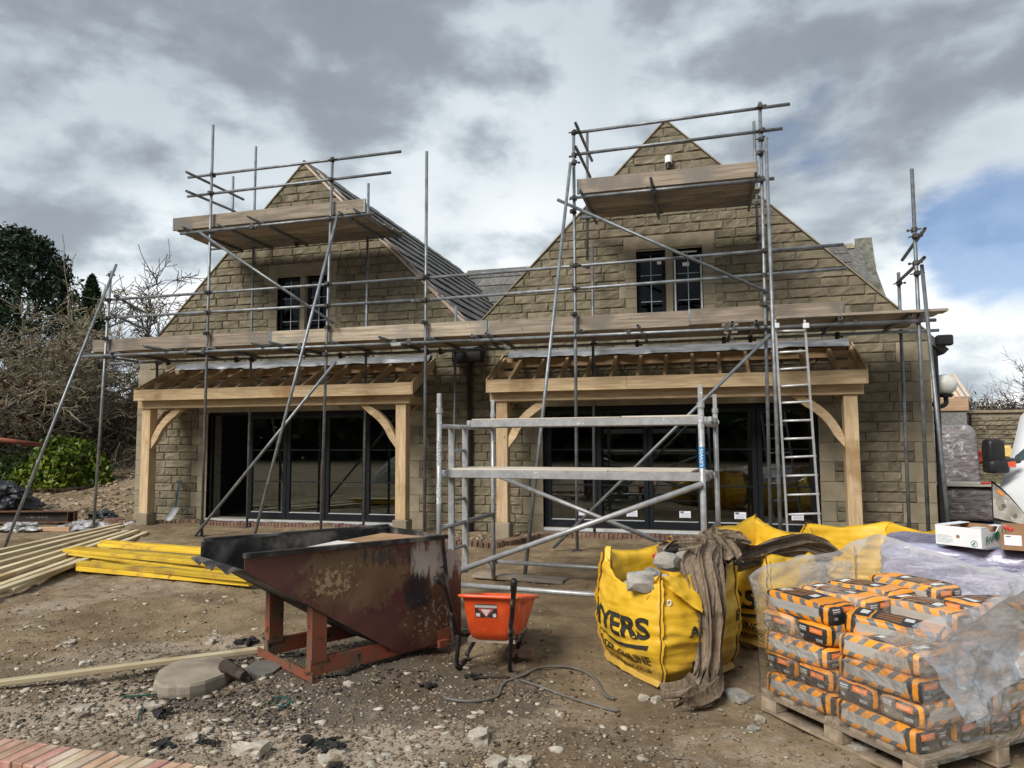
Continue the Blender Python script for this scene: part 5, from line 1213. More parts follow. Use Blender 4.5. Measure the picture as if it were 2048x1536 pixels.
m1 = nt.nodes.new('ShaderNodeMixShader'); m1.inputs[0].default_value = 0.5; nt.links.new(df.outputs[0], m1.inputs[1]); nt.links.new(tl.outputs[0], m1.inputs[2])
m2 = nt.nodes.new('ShaderNodeMixShader'); nt.links.new(op.k, m2.inputs[0]); nt.links.new(tr.outputs[0], m2.inputs[1]); nt.links.new(m1.outputs[0], m2.inputs[2])
fr = nt.nodes.new('ShaderNodeFresnel'); fr.inputs[0].default_value = 1.4; bp = nt.nodes.new('ShaderNodeBump'); bp.inputs['Strength'].default_value = 0.9; bp.inputs['Distance'].default_value = 0.03; nt.links.new((n1*0.6+(nr-0.5).abs()*3.0+(nr2-0.5).abs()*1.5).k, bp.inputs['Height'])
for q in (gl_, fr): nt.links.new(bp.outputs[0], q.inputs['Normal'])
m3 = nt.nodes.new('ShaderNodeMixShader'); nt.links.new((S(nt, fr.outputs[0])*0.5).sat().k, m3.inputs[0]); nt.links.new(m2.outputs[0], m3.inputs[1]); nt.links.new(gl_.outputs[0], m3.inputs[2]); nt.links.new(m3.outputs[0], o_.inputs[0])
film = thing('stretch_film', 'torn clear stretch film wrapped round the cement sacks and gaping open at the top', 'plastic film', PK)
def milky(o, vals):
    a = o.data.attributes.new('milky', 'FLOAT', 'POINT'); a.data.foreach_set('value', np.array(vals, np.float32))
# perimeter parameter: 0..1 front (K -> left), 1..2 left end, 2..3 back, 3..4 right (back -> K)
def perim(g, off):
    k = int(g) % 4; u = g-int(g); x0, x1, y0, y1 = -off, 1.075+off, -off, 1.10+off
    return ((x0+(x1-x0)*u, y0), (x1, y0+(y1-y0)*u), (x1+(x0-x1)*u, y1), (x0, y1+(y0-y1)*u))[k]
def lerpk(tab, g):
    for (a, x), (b_, y) in zip(tab[:-1], tab[1:]):
        if a <= g <= b_:
            t = (g-a)/(b_-a); t = t*t*(3-2*t); return x+(y-x)*t
    return tab[-1][1]
TOPZ = [(0.0, 0.60), (0.12, 0.63), (0.35, 0.50), (0.55, 0.43), (0.75, 0.60), (0.95, 0.78), (1.15, 0.86), (1.6, 0.90), (1.95, 0.98), (2.3, 0.93), (2.7, 0.86), (2.95, 0.80), (3.1, 0.93), (3.3, 0.98), (3.5, 0.86), (3.8, 0.72), (4.0, 0.60)]
NU, NV = 280, 46; v = []; mk = []
for j in range(NV+1):
    for i in range(NU):
        g = 4*i/NU; t = j/NV; zt = lerpk(TOPZ, g)+0.02*nz(g*7, 3.3); z = 0.10+(zt-0.10)*t
        fl = max(0, (z-0.45))/0.5; off = 0.004+0.12*fl*fl*(1.0 if not 0.6 < g < 2.6 else 0.35)
        cr_ = abs(nz(g*2.6+z*2, z*2.5-g*1.5, 1))*0.05*(0.2+fl)+abs(nz(g*6-z*4, z*3+g*2, 5))*0.022*(0.2+fl)
        x, y = perim(g, off+cr_); v.append(PW @ Vector((x, y, z))); mk.append(min(1, (0.45 if t > 0.96 else 0)+0.62*fl+0.35*max(0, nz(g*3+z*2, z*2, 7))*(0.25+fl)))
f = [(j*NU+i, j*NU+(i+1) % NU, (j+1)*NU+(i+1) % NU, (j+1)*NU+i) for j in range(NV) for i in range(NU)]
o = obj('wrap', (v, f), fm, film, smooth=True); milky(o, mk)
def sheet(name, quad, seed, amp, nu=26, nv=30, mil=0.31):
    a, b_, c_, d_ = [Vector(p) for p in quad]; n = (b_-a).cross(d_-a).normalized()
    fn = lambda u, w: a.lerp(b_, u).lerp(d_.lerp(c_, u), w)+n*(amp*(abs(nz(u*3+seed, w*2.2-u, seed))*1.7+0.6*nz(u*7, w*6+u*3, seed)-0.4))+Vector((0, 0, 0.03*nz(u*4+seed, w, 1)))
    vf = grid(fn, nu, nv); o = obj(name, vf, fm, film, smooth=True); milky(o, [mil*(0.6+0.7*abs(nz(p.x*4, p.y*4, p.z*5))) for p in vf[0]])
P3 = lambda u, v_, D: PD(u, v_, D)
sheet('loose_flap', (P3(1815, 1252, 3.42), P3(2010, 1195, 3.75), P3(2075, 1330, 3.62), P3(1925, 1452, 3.33)), 2.0, 0.06, mil=0.85)
sheet('loose_flap', (P3(1925, 1305, 3.40), P3(2020, 1240, 3.7), P3(2010, 1440, 3.55), P3(1945, 1455, 3.36)), 6.0, 0.05, mil=0.55)
sheet('loose_flap', (P3(1568, 1215, 4.26), P3(1588, 1180, 4.45), P3(1650, 1290, 4.05), P3(1566, 1290, 4.14)), 4.0, 0.02, mil=0.50)
sheet('loose_flap', (P3(1680, 1305, 3.93), P3(1825, 1252, 3.45), P3(1832, 1300, 3.42), P3(1720, 1345, 3.86)), 8.0, 0.03, mil=0.28)
sheet('loose_flap', (P3(1985, 1190, 3.75), P3(2040, 1160, 4.1), P3(2075, 1300, 3.95), P3(2005, 1290, 3.7)), 12.0, 0.05, mil=0.50)
sheet('loose_flap', (P3(1600, 1130, 4.75), P3(1700, 1118, 4.9), P3(1710, 1165, 4.85), P3(1590, 1190, 4.6)), 15.0, 0.04, mil=0.43)
# ------------------------------------------------------------------ lilac wrapped pallet with boxes
lm, nt, b = newmat('lilac wrapped stack'); v = coords(nt, False); n1 = noise(nt, vscale(nt, v, (1, 1, 4)), 4, 6, 0.6, 0.4); n2 = noise(nt, v, 6, 6, 0.65, 0.6)
c = mixc(nt, n1.rng(0.35, 0.65), (0.19, 0.185, 0.31), (0.34, 0.335, 0.47)); c = mixc(nt, n2.rng(0.50, 0.70)*0.75, c, (0.60, 0.61, 0.68)); c = mixc(nt, noise(nt, v, 2.2, 3).rng(0.56, 0.7)*0.5, c, (0.11, 0.11, 0.17))  # whitish streaks paint the film's reflections into its colour
nt.links.new(c, b.inputs['Base Color']); b.inputs['Roughness'].default_value = 0.25; b.inputs['Coat Weight'].default_value = 0.5; b.inputs['Coat Roughness'].default_value = 0.1
bump(nt, b, n1*1.0+n2*0.6, 0.8, 0.03)
lo_ = Vector((1.34, -5.655, -0.03)); le1 = Vector((0.963, -0.27, 0)).normalized(); le2 = Vector((0.27, 0.963, 0)).normalized()
WL = Matrix.Identity(4)
for k in range(3): WL[k][0] = le1[k]; WL[k][1] = le2[k]; WL[k][2] = (0, 0, 1)[k]; WL[k][3] = lo_[k]
lil = thing('wrapped_pallet_load', 'lilac plastic wrapped pallet load carrying two open cardboard boxes', 'pallet load', lo_)
bm = bmesh.new(); bmesh.ops.create_cube(bm, size=2.0); bmesh.ops.subdivide_edges(bm, edges=bm.edges[:], cuts=22, use_grid_fill=True); v = []
for w in bm.verts:
    x, y, z = w.co; r_ = (abs(x)**9+abs(y)**9+abs(z)**9)**(1/9); x, y, z = x/r_, y/r_, z/r_
    n_ = 0.018*nz(x*3, y*3, z*7)+0.012*nz(x*7, y*7, z*13); top_ = 0.035*nz(x*2.2, y*2.2, 4) if z > 0.8 else 0
    v.append((0.65+x*(0.65+n_), 0.46+y*(0.47+n_), 0.455+z*(0.335)+top_+n_*(0.5)))
f = [tuple(p.index for p in q.verts) for q in bm.faces]; bm.free()
obj('load', (v, f), lm, lil, WL, smooth=True)
for y in (0.0, 0.42, 0.84):
    for x in (0.0, 0.58, 1.18): obj('block', bbox(x, x+0.12, y, y+0.1, 0.0, 0.1, 0.004), pw_m, lil, WL)
    obj('bearer', bbox(0, 1.3, y, y+0.1, 0.1005, 0.12, 0.003), pw_m, lil, WL)
kraft_m = M('kraft board', (0.27, 0.155, 0.08), (0.36, 0.215, 0.12), 5, 0.85, bst=0.05, bs=20)
whitecard_m = M('printed white card', (0.66, 0.67, 0.69), (0.74, 0.75, 0.77), 3, 0.6, bst=0.04, bs=15)
def W_from(o, ex, ey=None):
    ex = ex.normalized(); ez = Vector((0, 0, 1)); ey = ez.cross(ex); W = Matrix.Identity(4)
    for k in range(3): W[k][0] = ex[k]; W[k][1] = ey[k]; W[k][2] = ez[k]; W[k][3] = o[k]
    return W
zt = 0.775
bA, bB, bC = PZ(1872, 1087, zt), PZ(1964, 1098, zt), PZ(2003, 1086, zt)
Wb = W_from(bA, bB-bA); wx1 = (bB-bA).length; wy1 = 0.36; hb = 0.145
cb = thing('cardboard_box', 'open white fruit box with green print standing on the lilac pallet load', 'box', bA)
obj('front_side', bbox(0, wx1, 0, 0.006, 0, hb, 0.001), whitecard_m, cb, Wb); obj('back_side', bbox(0, wx1, wy1-0.006, wy1, 0, hb, 0.001), kraft_m, cb, Wb)
for x in (0.0, wx1-0.006): obj('end_side', prism([Wb @ Vector((x, 0.006, 0)), Wb @ Vector((x, wy1-0.006, 0)), Wb @ Vector((x, wy1-0.006, hb)), Wb @ Vector((x, wy1*0.72, hb)), Wb @ Vector((x, wy1*0.62, hb-0.035)), Wb @ Vector((x, wy1*0.38, hb-0.035)), Wb @ Vector((x, wy1*0.28, hb)), Wb @ Vector((x, 0.006, hb))], Wb.to_3x3() @ Vector((0.006, 0, 0))), whitecard_m, cb)
obj('bottom', box(0.006, wx1-0.006, 0.006, wy1-0.006, 0.001, 0.006), kraft_m, cb, Wb)
obj('lining', bbox(0.007, wx1-0.007, 0.007, 0.010, 0.006, hb-0.003, 0.0005), kraft_m, cb, Wb); obj('lining', bbox(0.007, 0.010, 0.011, wy1-0.011, 0.006, hb-0.04, 0.0005), kraft_m, cb, Wb)
for x0, x1 in ((-0.001, 0.075), (wx1-0.075, wx1+0.001)): obj('corner_flap', bbox(x0, x1, -0.001, wy1+0.001, hb+0.0005, hb+0.006, 0.001) if x0 < 0 else bbox(x0, x1, -0.001, 0.09, hb+0.0005, hb+0.006, 0.001), whitecard_m, cb, Wb)
obj('corner_flap', bbox(wx1-0.075, wx1+0.001, wy1-0.09, wy1+0.001, hb+0.0005, hb+0.006, 0.001), whitecard_m, cb, Wb)
green_m = M('green print', (0.03, 0.16, 0.10), (0.04, 0.2, 0.13), 9, 0.6, bst=0)
greyp_m = M('grey print', (0.42, 0.47, 0.47), (0.5, 0.55, 0.54), 9, 0.6, bst=0)
W_e = Wb @ Matrix.Translation((wx1+0.0075, 0, 0)) @ Matrix.Rotation(R(90), 4, 'Z')
v_, f_ = textmesh('Fruits', 0.075, 0.002, 0.17)
obj('lettering', ([W_e @ Vector((0.05+p[0], -0.0005, 0.025+p[1]+0.30*p[0])) for p in v_], f_), green_m, cb)
obj('leaf_print', ([W_e @ Vector((0.215+0.035*math.cos(a)*(1+0.2*math.sin(2*a)), -0.0005, 0.085+0.032*math.sin(a))) for a in np.linspace(0, 2*math.pi, 17)[:-1]], [tuple(range(16))]), green_m, cb)
for k in range(7): obj('print_line', box(0.008, (0.10, 0.13, 0.12, 0.13, 0.08, 0.12, 0.10)[k], -0.0012, -0.0006, 0.018+k*0.009, 0.0215+k*0.009), greyp_m, cb, Wb)
obj('hand_hole', tube(Wb @ Vector((wx1*0.5, -0.0009, 0.072)), Wb @ Vector((wx1*0.5, -0.0001, 0.072)), 0.014, n=14), kraft_m, cb)
ring = MB(); ring.add(pathtube([Wb @ Vector((wx1-0.052+0.022*math.cos(a), -0.001, 0.032+0.022*math.sin(a))) for a in np.linspace(0, 2*math.pi, 17)], 0.0022, 4)).add(tube(Wb @ Vector((wx1-0.062, -0.001, 0.020)), Wb @ Vector((wx1-0.045, -0.001, 0.044)), 0.004, n=4)).add(tube(Wb @ Vector((wx1-0.045, -0.001, 0.022)), Wb @ Vector((wx1-0.058, -0.001, 0.036)), 0.003, n=4))
obj('recycling_mark', ring.vf(), green_m, cb)
b0 = PZ(2003, 1099, zt); Wk = W_from(b0, Vector((0.93, -0.36, 0)))
kb = thing('cardboard_box', 'open brown cardboard box with a white paper label at the picture edge', 'box', b0)
obj('front_side', bbox(0, 0.40, 0, 0.006, 0, 0.125, 0.001), kraft_m, kb, Wk); obj('back_side', bbox(0, 0.40, 0.30, 0.306, 0, 0.165, 0.001), kraft_m, kb, Wk); obj('bottom', box(0.006, 0.394, 0.006, 0.3, 0.001, 0.006), kraft_m, kb, Wk)
for x in (0, 0.394): obj('end_side', prism([Wk @ Vector((x, 0.006, 0)), Wk @ Vector((x, 0.3, 0)), Wk @ Vector((x, 0.3, 0.165)), Wk @ Vector((x, 0.2, 0.165)), Wk @ Vector((x, 0.006, 0.125))], Wk.to_3x3() @ Vector((0.006, 0, 0))), kraft_m, kb)
obj('paper_label', box(0.02, 0.125, -0.0014, -0.0006, 0.035, 0.11), whitecard_m, kb, Wk); obj('lettering', box(0.03, 0.06, -0.002, -0.0015, 0.094, 0.101), M('blue print', (0.1, 0.12, 0.3), (0.12, 0.14, 0.34), 9, 0.6, bst=0), kb, Wk)
for k, (x, y) in enumerate(((0.03, 0.20), (0.06, 0.10))): o = obj('red_fruit', place(rockmesh(40+k, 0.022, 0.022, 0.02, 2, 0.1), Wk @ Vector((x, y, 0.14))), M('red bit', (0.55, 0.05, 0.04), (0.65, 0.1, 0.08), 9, 0.4), kb)
# ------------------------------------------------------------------ van
vp_m = M('white van paint', (0.62, 0.64, 0.66), (0.68, 0.70, 0.72), 2, 0.28, rnd=0, bst=0, spec=0.5, c4=(0.45, 0.45, 0.44), s4=30, t4=(0.66, 0.76))
bump_m = M('grey bumper plastic', (0.028, 0.030, 0.033), (0.05, 0.052, 0.055), 8, 0.6)
VO = PD(1981, 1052, 8.6); VO.z = 0.0
vf_ = Vector((-0.50, -0.866, 0)); vr = Vector((0.866, -0.50, 0))   # forward, and across towards its left side
WV = Matrix.Identity(4)
for k in range(3): WV[k][0] = vr[k]; WV[k][1] = -vf_[k]; WV[k][2] = (0, 0, 1)[k]; WV[k][3] = VO[k]
van = thing('van', 'white van parked nose on at the right picture edge with a cloudy headlight', 'van', VO)
# x across 0..2.0, y back, z up : cross profiles from nose to tail, (y, z) with inset of the side
def vsec(y, zb, zt_, ins_b, ins_t, nose=0.0):
    n = 12; out = []
    for k in range(n+1):
        u = k/n; x = 2.0*u; e = abs(2*u-1); ins = ins_t
        z = zt_-(0.10*e**4 if zt_ > 1.0 else 0.12*e**3)
        xx = ins+(2.0-2*ins)*u; yy = y+nose*e**2.5
        out.append((xx, yy, z))
    return out
prof = [(0.0, 0.50, 0.0), (0.0, 0.72, 0.01), (0.03, 0.92, 0.02), (0.10, 1.05, 0.04), (0.3, 1.17, 0.06), (0.52, 1.29, 0.08), (0.56, 1.33, 0.09), (0.85, 1.66, 0.13), (1.15, 1.97, 0.17), (1.5, 2.08, 0.2), (3.5, 2.1, 0.22), (5.0, 2.08, 0.22)]
rows = [vsec(y, 0, z, 0, i_, 0.28 if k < 3 else (0.22 if k < 5 else 0.12 if k < 8 else 0.03)) for k, (y, z, i_) in enumerate(prof)]
v = []; f = []; mi = []
for r_ in rows: v += r_
W_ = 13
for k in range(len(rows)-1):
    for i in range(12):
        f.append((k*W_+i, k*W_+i+1, (k+1)*W_+i+1, (k+1)*W_+i)); mi.append(0)
for side_ in (0, 12):   # flanks down to the sill
    o = len(v); idx = [k*W_+side_ for k in range(len(rows))]
    v += [(0.0 if side_ == 0 else 2.0, max(rows[k][side_][1], 0.28), min(0.9, rows[k][side_][2])) for k in range(len(rows))]; o2 = len(v)
    v += [(0.02 if side_ == 0 else 1.98, max(rows[k][side_][1], 0.30), 0.35) for k in range(len(rows))]
    for k in range(len(rows)-1): f += [(idx[k], idx[k+1], o+k+1, o+k), (o+k, o+k+1, o2+k+1, o2+k)]; mi += [0, 0]
body = obj('body', ([WV @ Vector(p) for p in v], f), [vp_m], van, smooth=True, mi=mi)
# windscreen, a raised glass sheet over the slope
def scr(u, w):
    y = 0.565+0.55*w; z = 1.345+0.60*w; e = abs(2*u-1); ins = 0.15+0.08*w
    return WV @ Vector((ins+(2-2*ins)*u, y+0.12*e**2.5-0.012, z-0.09*e**4+0.012))
obj('windscreen', grid(scr, 14, 6), screen_m, van, smooth=True)
obj('dashboard', grid(lambda u, w: scr(u, w)+WV.to_3x3() @ Vector((0, 0.03, -0.03)), 8, 3), black_m, van)
def corner(u, z0, z1, w, out=0.01, x0=-0.008, x1=0.44):
    x = x0+(x1-x0)*u; uu = (x-0.0)/2.0; e = abs(2*max(uu, 0)-1)
    z = z0+(z1-z0)*w; yy = 0.28*e**2.5
    return WV @ Vector((x, yy+0.0+0.12*max(0, z-0.72)-out, z))
lens_m, nt, b = newmat('cloudy lens'); v0_ = coords(nt, False); c = mixc(nt, noise(nt, v0_, 7, 5).rng(0.3, 0.7), (0.30, 0.28, 0.24), (0.52, 0.50, 0.46)); c = mixc(nt, noise(nt, v0_, 13, 3).rng(0.6, 0.7)*0.7, c, (0.75, 0.75, 0.74)); nt.links.new(c, b.inputs['Base Color']); b.inputs['Roughness'].default_value = 0.15; b.inputs['Coat Weight'].default_value = 1.0
def hl(u, w):
    z0 = 0.60-0.05*u; z1 = 1.02-0.22*u-0.16*(u)**2
    return corner(u, z0, z1, w, 0.02, -0.012, 0.36)
obj('headlight', grid(hl, 10, 8), lens_m, van, smooth=True)
obj('headlight_gap', grid(lambda u, w: hl(-0.04+1.1*u, -0.05+1.12*w)+WV.to_3x3() @ Vector((0, 0.007, 0)), 10, 8), black_m, van, smooth=True)
chrome_m = M('lamp reflector', (0.7, 0.7, 0.68), (0.85, 0.85, 0.83), 9, 0.15, 0.8, bst=0)
for u_, w_, r__ in ((0.34, 0.50, 0.062), (0.68, 0.40, 0.045)):
    q_ = hl(u_, w_)-vf_*0.006; obj('reflector', tube(q_, q_+vf_*0.012, r__, r__*0.8, 14), chrome_m, van); obj('bulb', tube(q_+vf_*0.012, q_+vf_*0.02, r__*0.45, n=10), M('bulb shade', (0.1, 0.1, 0.1), (0.14, 0.14, 0.14), 9, 0.3), van)
obj('indicator', grid(lambda u, w: hl(0.15+0.2*u, 0.82+0.12*w)+WV.to_3x3() @ Vector((0, -0.006, 0)), 3, 2), M('amber lens', (0.75, 0.22, 0.03), (0.8, 0.3, 0.05), 9, 0.2), van)
obj('bumper', grid(lambda u, w: WV @ Vector((-0.02+2.04*u, 0.30*abs(2*u-1)**2.5-0.05*math.sin(math.pi*w), 0.22+0.36*w)), 20, 6), bump_m, van, smooth=True)
obj('bumper_band', grid(lambda u, w: WV @ Vector((0.34+1.3*u, 0.28*abs(2*(0.17+0.65*u)-1)**2.5-0.03, 0.585+0.10*w)), 12, 2), vp_m, van, smooth=True)
obj('grille', grid(lambda u, w: WV @ Vector((0.5+1.0*u, 0.28*abs(2*(0.25+0.5*u)-1)**2.5-0.018, 0.70+0.14*w)), 12, 2), bump_m, van)
mp = PD(1987, 912, 8.75)
def rblock(cx, sx, sy, sz, name, mat):
    bm = bmesh.new(); bmesh.ops.create_cube(bm, size=2.0); bmesh.ops.subdivide_edges(bm, edges=bm.edges[:], cuts=5, use_grid_fill=True); v = []
    for w in bm.verts:
        q = w.co; r_ = sum(abs(k)**5 for k in q)**0.2; q = q/r_; v.append(cx+xR*(q.x*sx)+vF*(q.y*sy)+Vector((0, 0, q.z*sz)))
    f = [tuple(p.index for p in q.verts) for q in bm.faces]; bm.free(); return obj(name, (v, f), mat, van, smooth=True)
rblock(mp+Vector((0, 0, 0.045)), 0.105, 0.09, 0.165, 'mirror', black_m); rblock(mp+Vector((0.02, 0, -0.13)), 0.125, 0.1, 0.085, 'mirror', black_m); rblock(mp+xR*0.16+Vector((0, 0, -0.06)), 0.16, 0.05, 0.035, 'mirror_arm', bump_m)
obj('mirror_lamp', ([p for p in [mp+xR*0.09-vF*0.10+Vector((0, 0, -0.13)), mp+xR*0.2-vF*0.10+Vector((0, 0, -0.14)), mp+xR*0.2-vF*0.10+Vector((0, 0, -0.06)), mp+xR*0.1-vF*0.10+Vector((0, 0, -0.07))]], [(0, 1, 2, 3)]), M('red lamp', (0.65, 0.1, 0.05), (0.7, 0.15, 0.06), 9, 0.3), van)
for x in (0.12, 1.88):
    for y in (0.95, 4.0):
        c_ = WV @ Vector((x, y, 0.33)); o = obj('wheel', tube(c_-vr*0.1, c_+vr*0.1, 0.33, n=24), black_m, van); obj('rim', tube(c_-vr*0.105, c_+vr*0.105, 0.2, n=16), alu_m, o)
# ------------------------------------------------------------------ yard behind the van
wrapg_m, nt, b = newmat('grey wrapped goods'); v = coords(nt, False); n1 = noise(nt, vscale(nt, v, (1, 1, 3)), 5, 6, 0.6, 0.6); n2 = noise(nt, v, 9, 5)
c = mixc(nt, n1.rng(0.35, 0.65), (0.13, 0.11, 0.115), (0.26, 0.235, 0.24)); c = mixc(nt, n2.rng(0.56, 0.7)*0.8, c, (0.52, 0.52, 0.55)); nt.links.new(c, b.inputs['Base Color']); b.inputs['Roughness'].default_value = 0.25; bump(nt, b, n1+n2*0.6, 0.8, 0.03)
def wrapped(nm, lab, o, w, d, h, taper=0.0, seed=1):
    t = thing(nm, lab, 'pallet load', o)
    bm = bmesh.new(); bmesh.ops.create_cube(bm, size=2.0); bmesh.ops.subdivide_edges(bm, edges=bm.edges[:], cuts=14, use_grid_fill=True); v = []
    for q in bm.verts:
        x, y, z = q.co; r_ = (abs(x)**8+abs(y)**8+abs(z)**8)**(1/8); x, y, z = x/r_, y/r_, z/r_
        s_ = 1-taper*(z+1)/2+0.02*nz(x*3+seed, y*3, z*5); v.append((o[0]+x*w/2*s_+0.02*nz(z*4, seed), o[1]+y*d/2*s_, o[2]+0.12+(z+1)/2*(h-0.12)+0.02*nz(x*3, y*3, seed)))
    f = [tuple(p.index for p in q.verts) for q in bm.faces]; bm.free()
    obj('load', (v, f), wrapg_m, t, smooth=True)
    obj('pallet_base', bbox(o[0]-w/2-0.02, o[0]+w/2+0.02, o[1]-d/2, o[1]+d/2, o[2], o[2]+0.11, 0.01), bluep_m, t)
    return t
bluep_m = M('dark blue pallet', (0.02, 0.04, 0.085), (0.03, 0.055, 0.11), 6, 0.7)
pA = PD(1952, 1040, 12.2); pA.z = 0
wrapped('wrapped_pallet_load', 'grey wrapped pallet load topped with a plywood sheet and a red handled saw', (pA.x, pA.y+0.6, 0), 1.02, 1.1, 0.74, 0.0, 2)
o = obj('plywood_sheet', bbox(pA.x-0.55, pA.x+0.60, pA.y-0.02, pA.y+1.2, 0.745, 0.763, 0.002), ply_m); tag(o, 'tan plywood sheet lying on the low grey wrapped load', 'plywood')
hsaw = thing('handsaw', 'handsaw with a red handle lying on the tan plywood sheet', 'saw', (pA.x+0.2, pA.y+0.3, 0.77))
obj('blade', prism([(pA.x-0.22, pA.y+0.42, 0.766), (pA.x+0.22, pA.y+0.30, 0.766), (pA.x+0.24, pA.y+0.42, 0.766), (pA.x-0.20, pA.y+0.46, 0.766)], (0, 0, 0.003)), alu_m, hsaw); obj('handle', pathtube(spline([(pA.x+0.22, pA.y+0.32, 0.785), (pA.x+0.34, pA.y+0.30, 0.79), (pA.x+0.36, pA.y+0.40, 0.79), (pA.x+0.24, pA.y+0.41, 0.785)], 4), 0.018, 6), M('red handle', (0.5, 0.04, 0.03), (0.6, 0.06, 0.04), 9, 0.4), hsaw)
pB = PD(1916, 940, 15.0)
wrapped('wrapped_pallet_load', 'taller grey wrapped pallet load standing against the far stone wall', (pB.x, pB.y+0.5, 0), 0.92, 1.0, 1.86, 0.06, 5)
for k, (u, v_, D, col, lab) in enumerate(((1965, 905, 15.5, (0.35, 0.05, 0.03), 'red machine part behind the taller wrapped load'), (2012, 895, 17.0, (0.6, 0.42, 0.15), 'tan sack heaped beyond the van mirror'))):
    p = PD(u, v_, D); o = obj('bundle', place(rockmesh(60+k, 0.24, 0.2, 0.2, 2, 0.7), (p.x, p.y, p.z-0.1)), M('bundle%d' % k, col, tuple(c_*1.2 for c_ in col), 6, 0.8)); tag(o, lab, 'bundle')
# boundary wall of coursed stone, right
bw = thing('boundary_wall', 'long stone boundary wall with a flat coping beyond the pallets on the right', 'wall', (9, 14, 0))
WY = 13.5; x0, x1 = 5.6, 22.0; ztop = PD(1990, 826, 27.2).z
ztop = PY(1990, 826, WY).z; bst = MB(); n_ = 0; cand = []
for i in range(int(ztop/0.14)):
    x = x0-random.uniform(0, 0.3)
    while x < x1:
        w_ = random.uniform(0.2, 0.55); cand.append((x, min(x+w_, x1), i*0.14, i*0.14+0.14)); x += w_
cand.sort(key=lambda s_: (s_[0]+s_[1])/2+ (0 if s_[2] > 0.7 else 30))
for k, s_ in enumerate(cand):
    vf = stone_vf(s_[0], s_[1], s_[0], s_[1], s_[2], s_[3], k*0.37, 0.035); vf = ([(p[0], p[1]+WY, p[2]) for p in vf[0]], vf[1])
    if k < 110: obj('stone', vf, stone_m, bw)
    else: bst.add(vf)
obj('stonework', bst.vf(), stone_m, bw, kind='stuff'); obj('core', box(x0, x1, WY+0.012, WY+0.4, -0.2, ztop), mortar_m, bw); obj('coping', bbox(x0-0.05, x1, WY-0.07, WY+0.45, ztop+0.003, ztop+0.09, 0.01), dressed_m, bw)
obj('pier_joint', box(PY(1940, 850, WY).x-0.03, PY(1940, 850, WY).x+0.03, WY-0.06, WY-0.03, 0.5, ztop), black_m, bw)
# timber framed roof beyond the house corner
SY = 12.6; f0, f1 = PY(1870, 797, SY), PY(1938, 821, SY)
shed = thing('timber_outbuilding', 'unfinished plywood and timber roof showing past the house corner below the lamp', 'outbuilding', (f1.x, SY, 0))
newply_m = M('fresh plywood', (0.42, 0.27, 0.17), (0.52, 0.35, 0.23), 5, 0.85, stretch=(0.4, 1, 4), rnd=0.08); pale_m = M('pale softwood', (0.52, 0.42, 0.32), (0.62, 0.51, 0.40), 6, 0.85, stretch=(3, 3, 0.5), rnd=0.1)
obj('fascia', bbox(f0.x-1.0, f1.x, SY, SY+0.05, f1.z, f0.z, 0.005), newply_m, shed); obj('wall', box(f0.x-1.0, f1.x-0.05, SY+0.06, SY+3, -0.1, f1.z), block_m, shed)
ap = PY(1905, 752, SY+1.6); rb = PY(1937, 797, SY+0.1)
obj('roof_sheet', prism([(f0.x-1.0, SY+0.1, f0.z+0.004), (rb.x-0.15, SY+0.1, f0.z+0.004), (ap.x, SY+1.6, ap.z), (f0.x-1.0, SY+1.6, ap.z)], (0, 0.03, -0.03)), newply_m, shed)
for k in range(3):
    dx = -0.16*k; along('verge_board', (rb.x+dx, SY+0.08, f0.z+0.03), (ap.x+dx+0.03, SY+1.62, ap.z+0.05), 0.10, 0.05, pale_m, shed)
# ------------------------------------------------------------------ timber piles
pt_m = M('pale treated timber', (0.44, 0.36, 0.22), (0.60, 0.52, 0.35), 5, 0.8, stretch=(0.25, 6, 6), c3=(0.36, 0.26, 0.14), s3=1.4, t3=(0.5, 0.7), rnd=0.2, bs=10, bst=0.3, c4=(0.2, 0.12, 0.06), s4=7, t4=(0.70, 0.76))
yt_m = M('yellow dyed timber', (0.52, 0.33, 0.02), (0.70, 0.48, 0.045), 4, 0.7, stretch=(0.25, 6, 6), c3=(0.36, 0.21, 0.05), s3=2.2, t3=(0.48, 0.66), rnd=0.3, bs=10, bst=0.3, c4=(0.28, 0.15, 0.04), s4=7, t4=(0.69, 0.76))
def timber(u0, v0, z0, u1, v1, z1, w, h, m_, lab, group, L=None):
    a, b_ = PZ(u0, v0, z0), PZ(u1, v1, z1)
    if L: a = b_+(a-b_).normalized()*L
    o = along('timber', a, b_, w, h, m_); tag(o, lab, 'timber', group)
G1 = 'pale timbers piled on the dirt'
T_ = [(0, 1190, .025, 292, 1066, .03, 'nearest pale timber of the pile, lying flat on the dirt'), (0, 1172, .03, 262, 1078, .03, 'second pale timber from the front edge of the pile'), (0, 1155, .06, 275, 1062, .06, 'third pale timber from the front, lying slightly raised'), (0, 1140, .08, 255, 1063, .07, 'fourth pale timber from the front of the pile'),
      (0, 1127, .11, 236, 1061, .10, 'fifth pale timber from the front, on its edge'), (0, 1113, .13, 245, 1053, .12, 'sixth pale timber from the front of the pile'), (0, 1102, .15, 240, 1049, .14, 'back pale timber of the pile, topmost and wrapped at its end'), (0, 1180, .055, 215, 1105, .06, 'short pale timber on top near the front edge of the pile'), (20, 1098, .05, 225, 1052, .05, 'pale timber lowest at the back of the pile')]
for u0, v0, z0, u1, v1, z1, lab in T_: timber(u0, v0, z0, u1, v1, z1, 0.095, 0.05, pt_m, lab, G1, 4.8)
G2 = 'yellow timbers lying behind the skip'
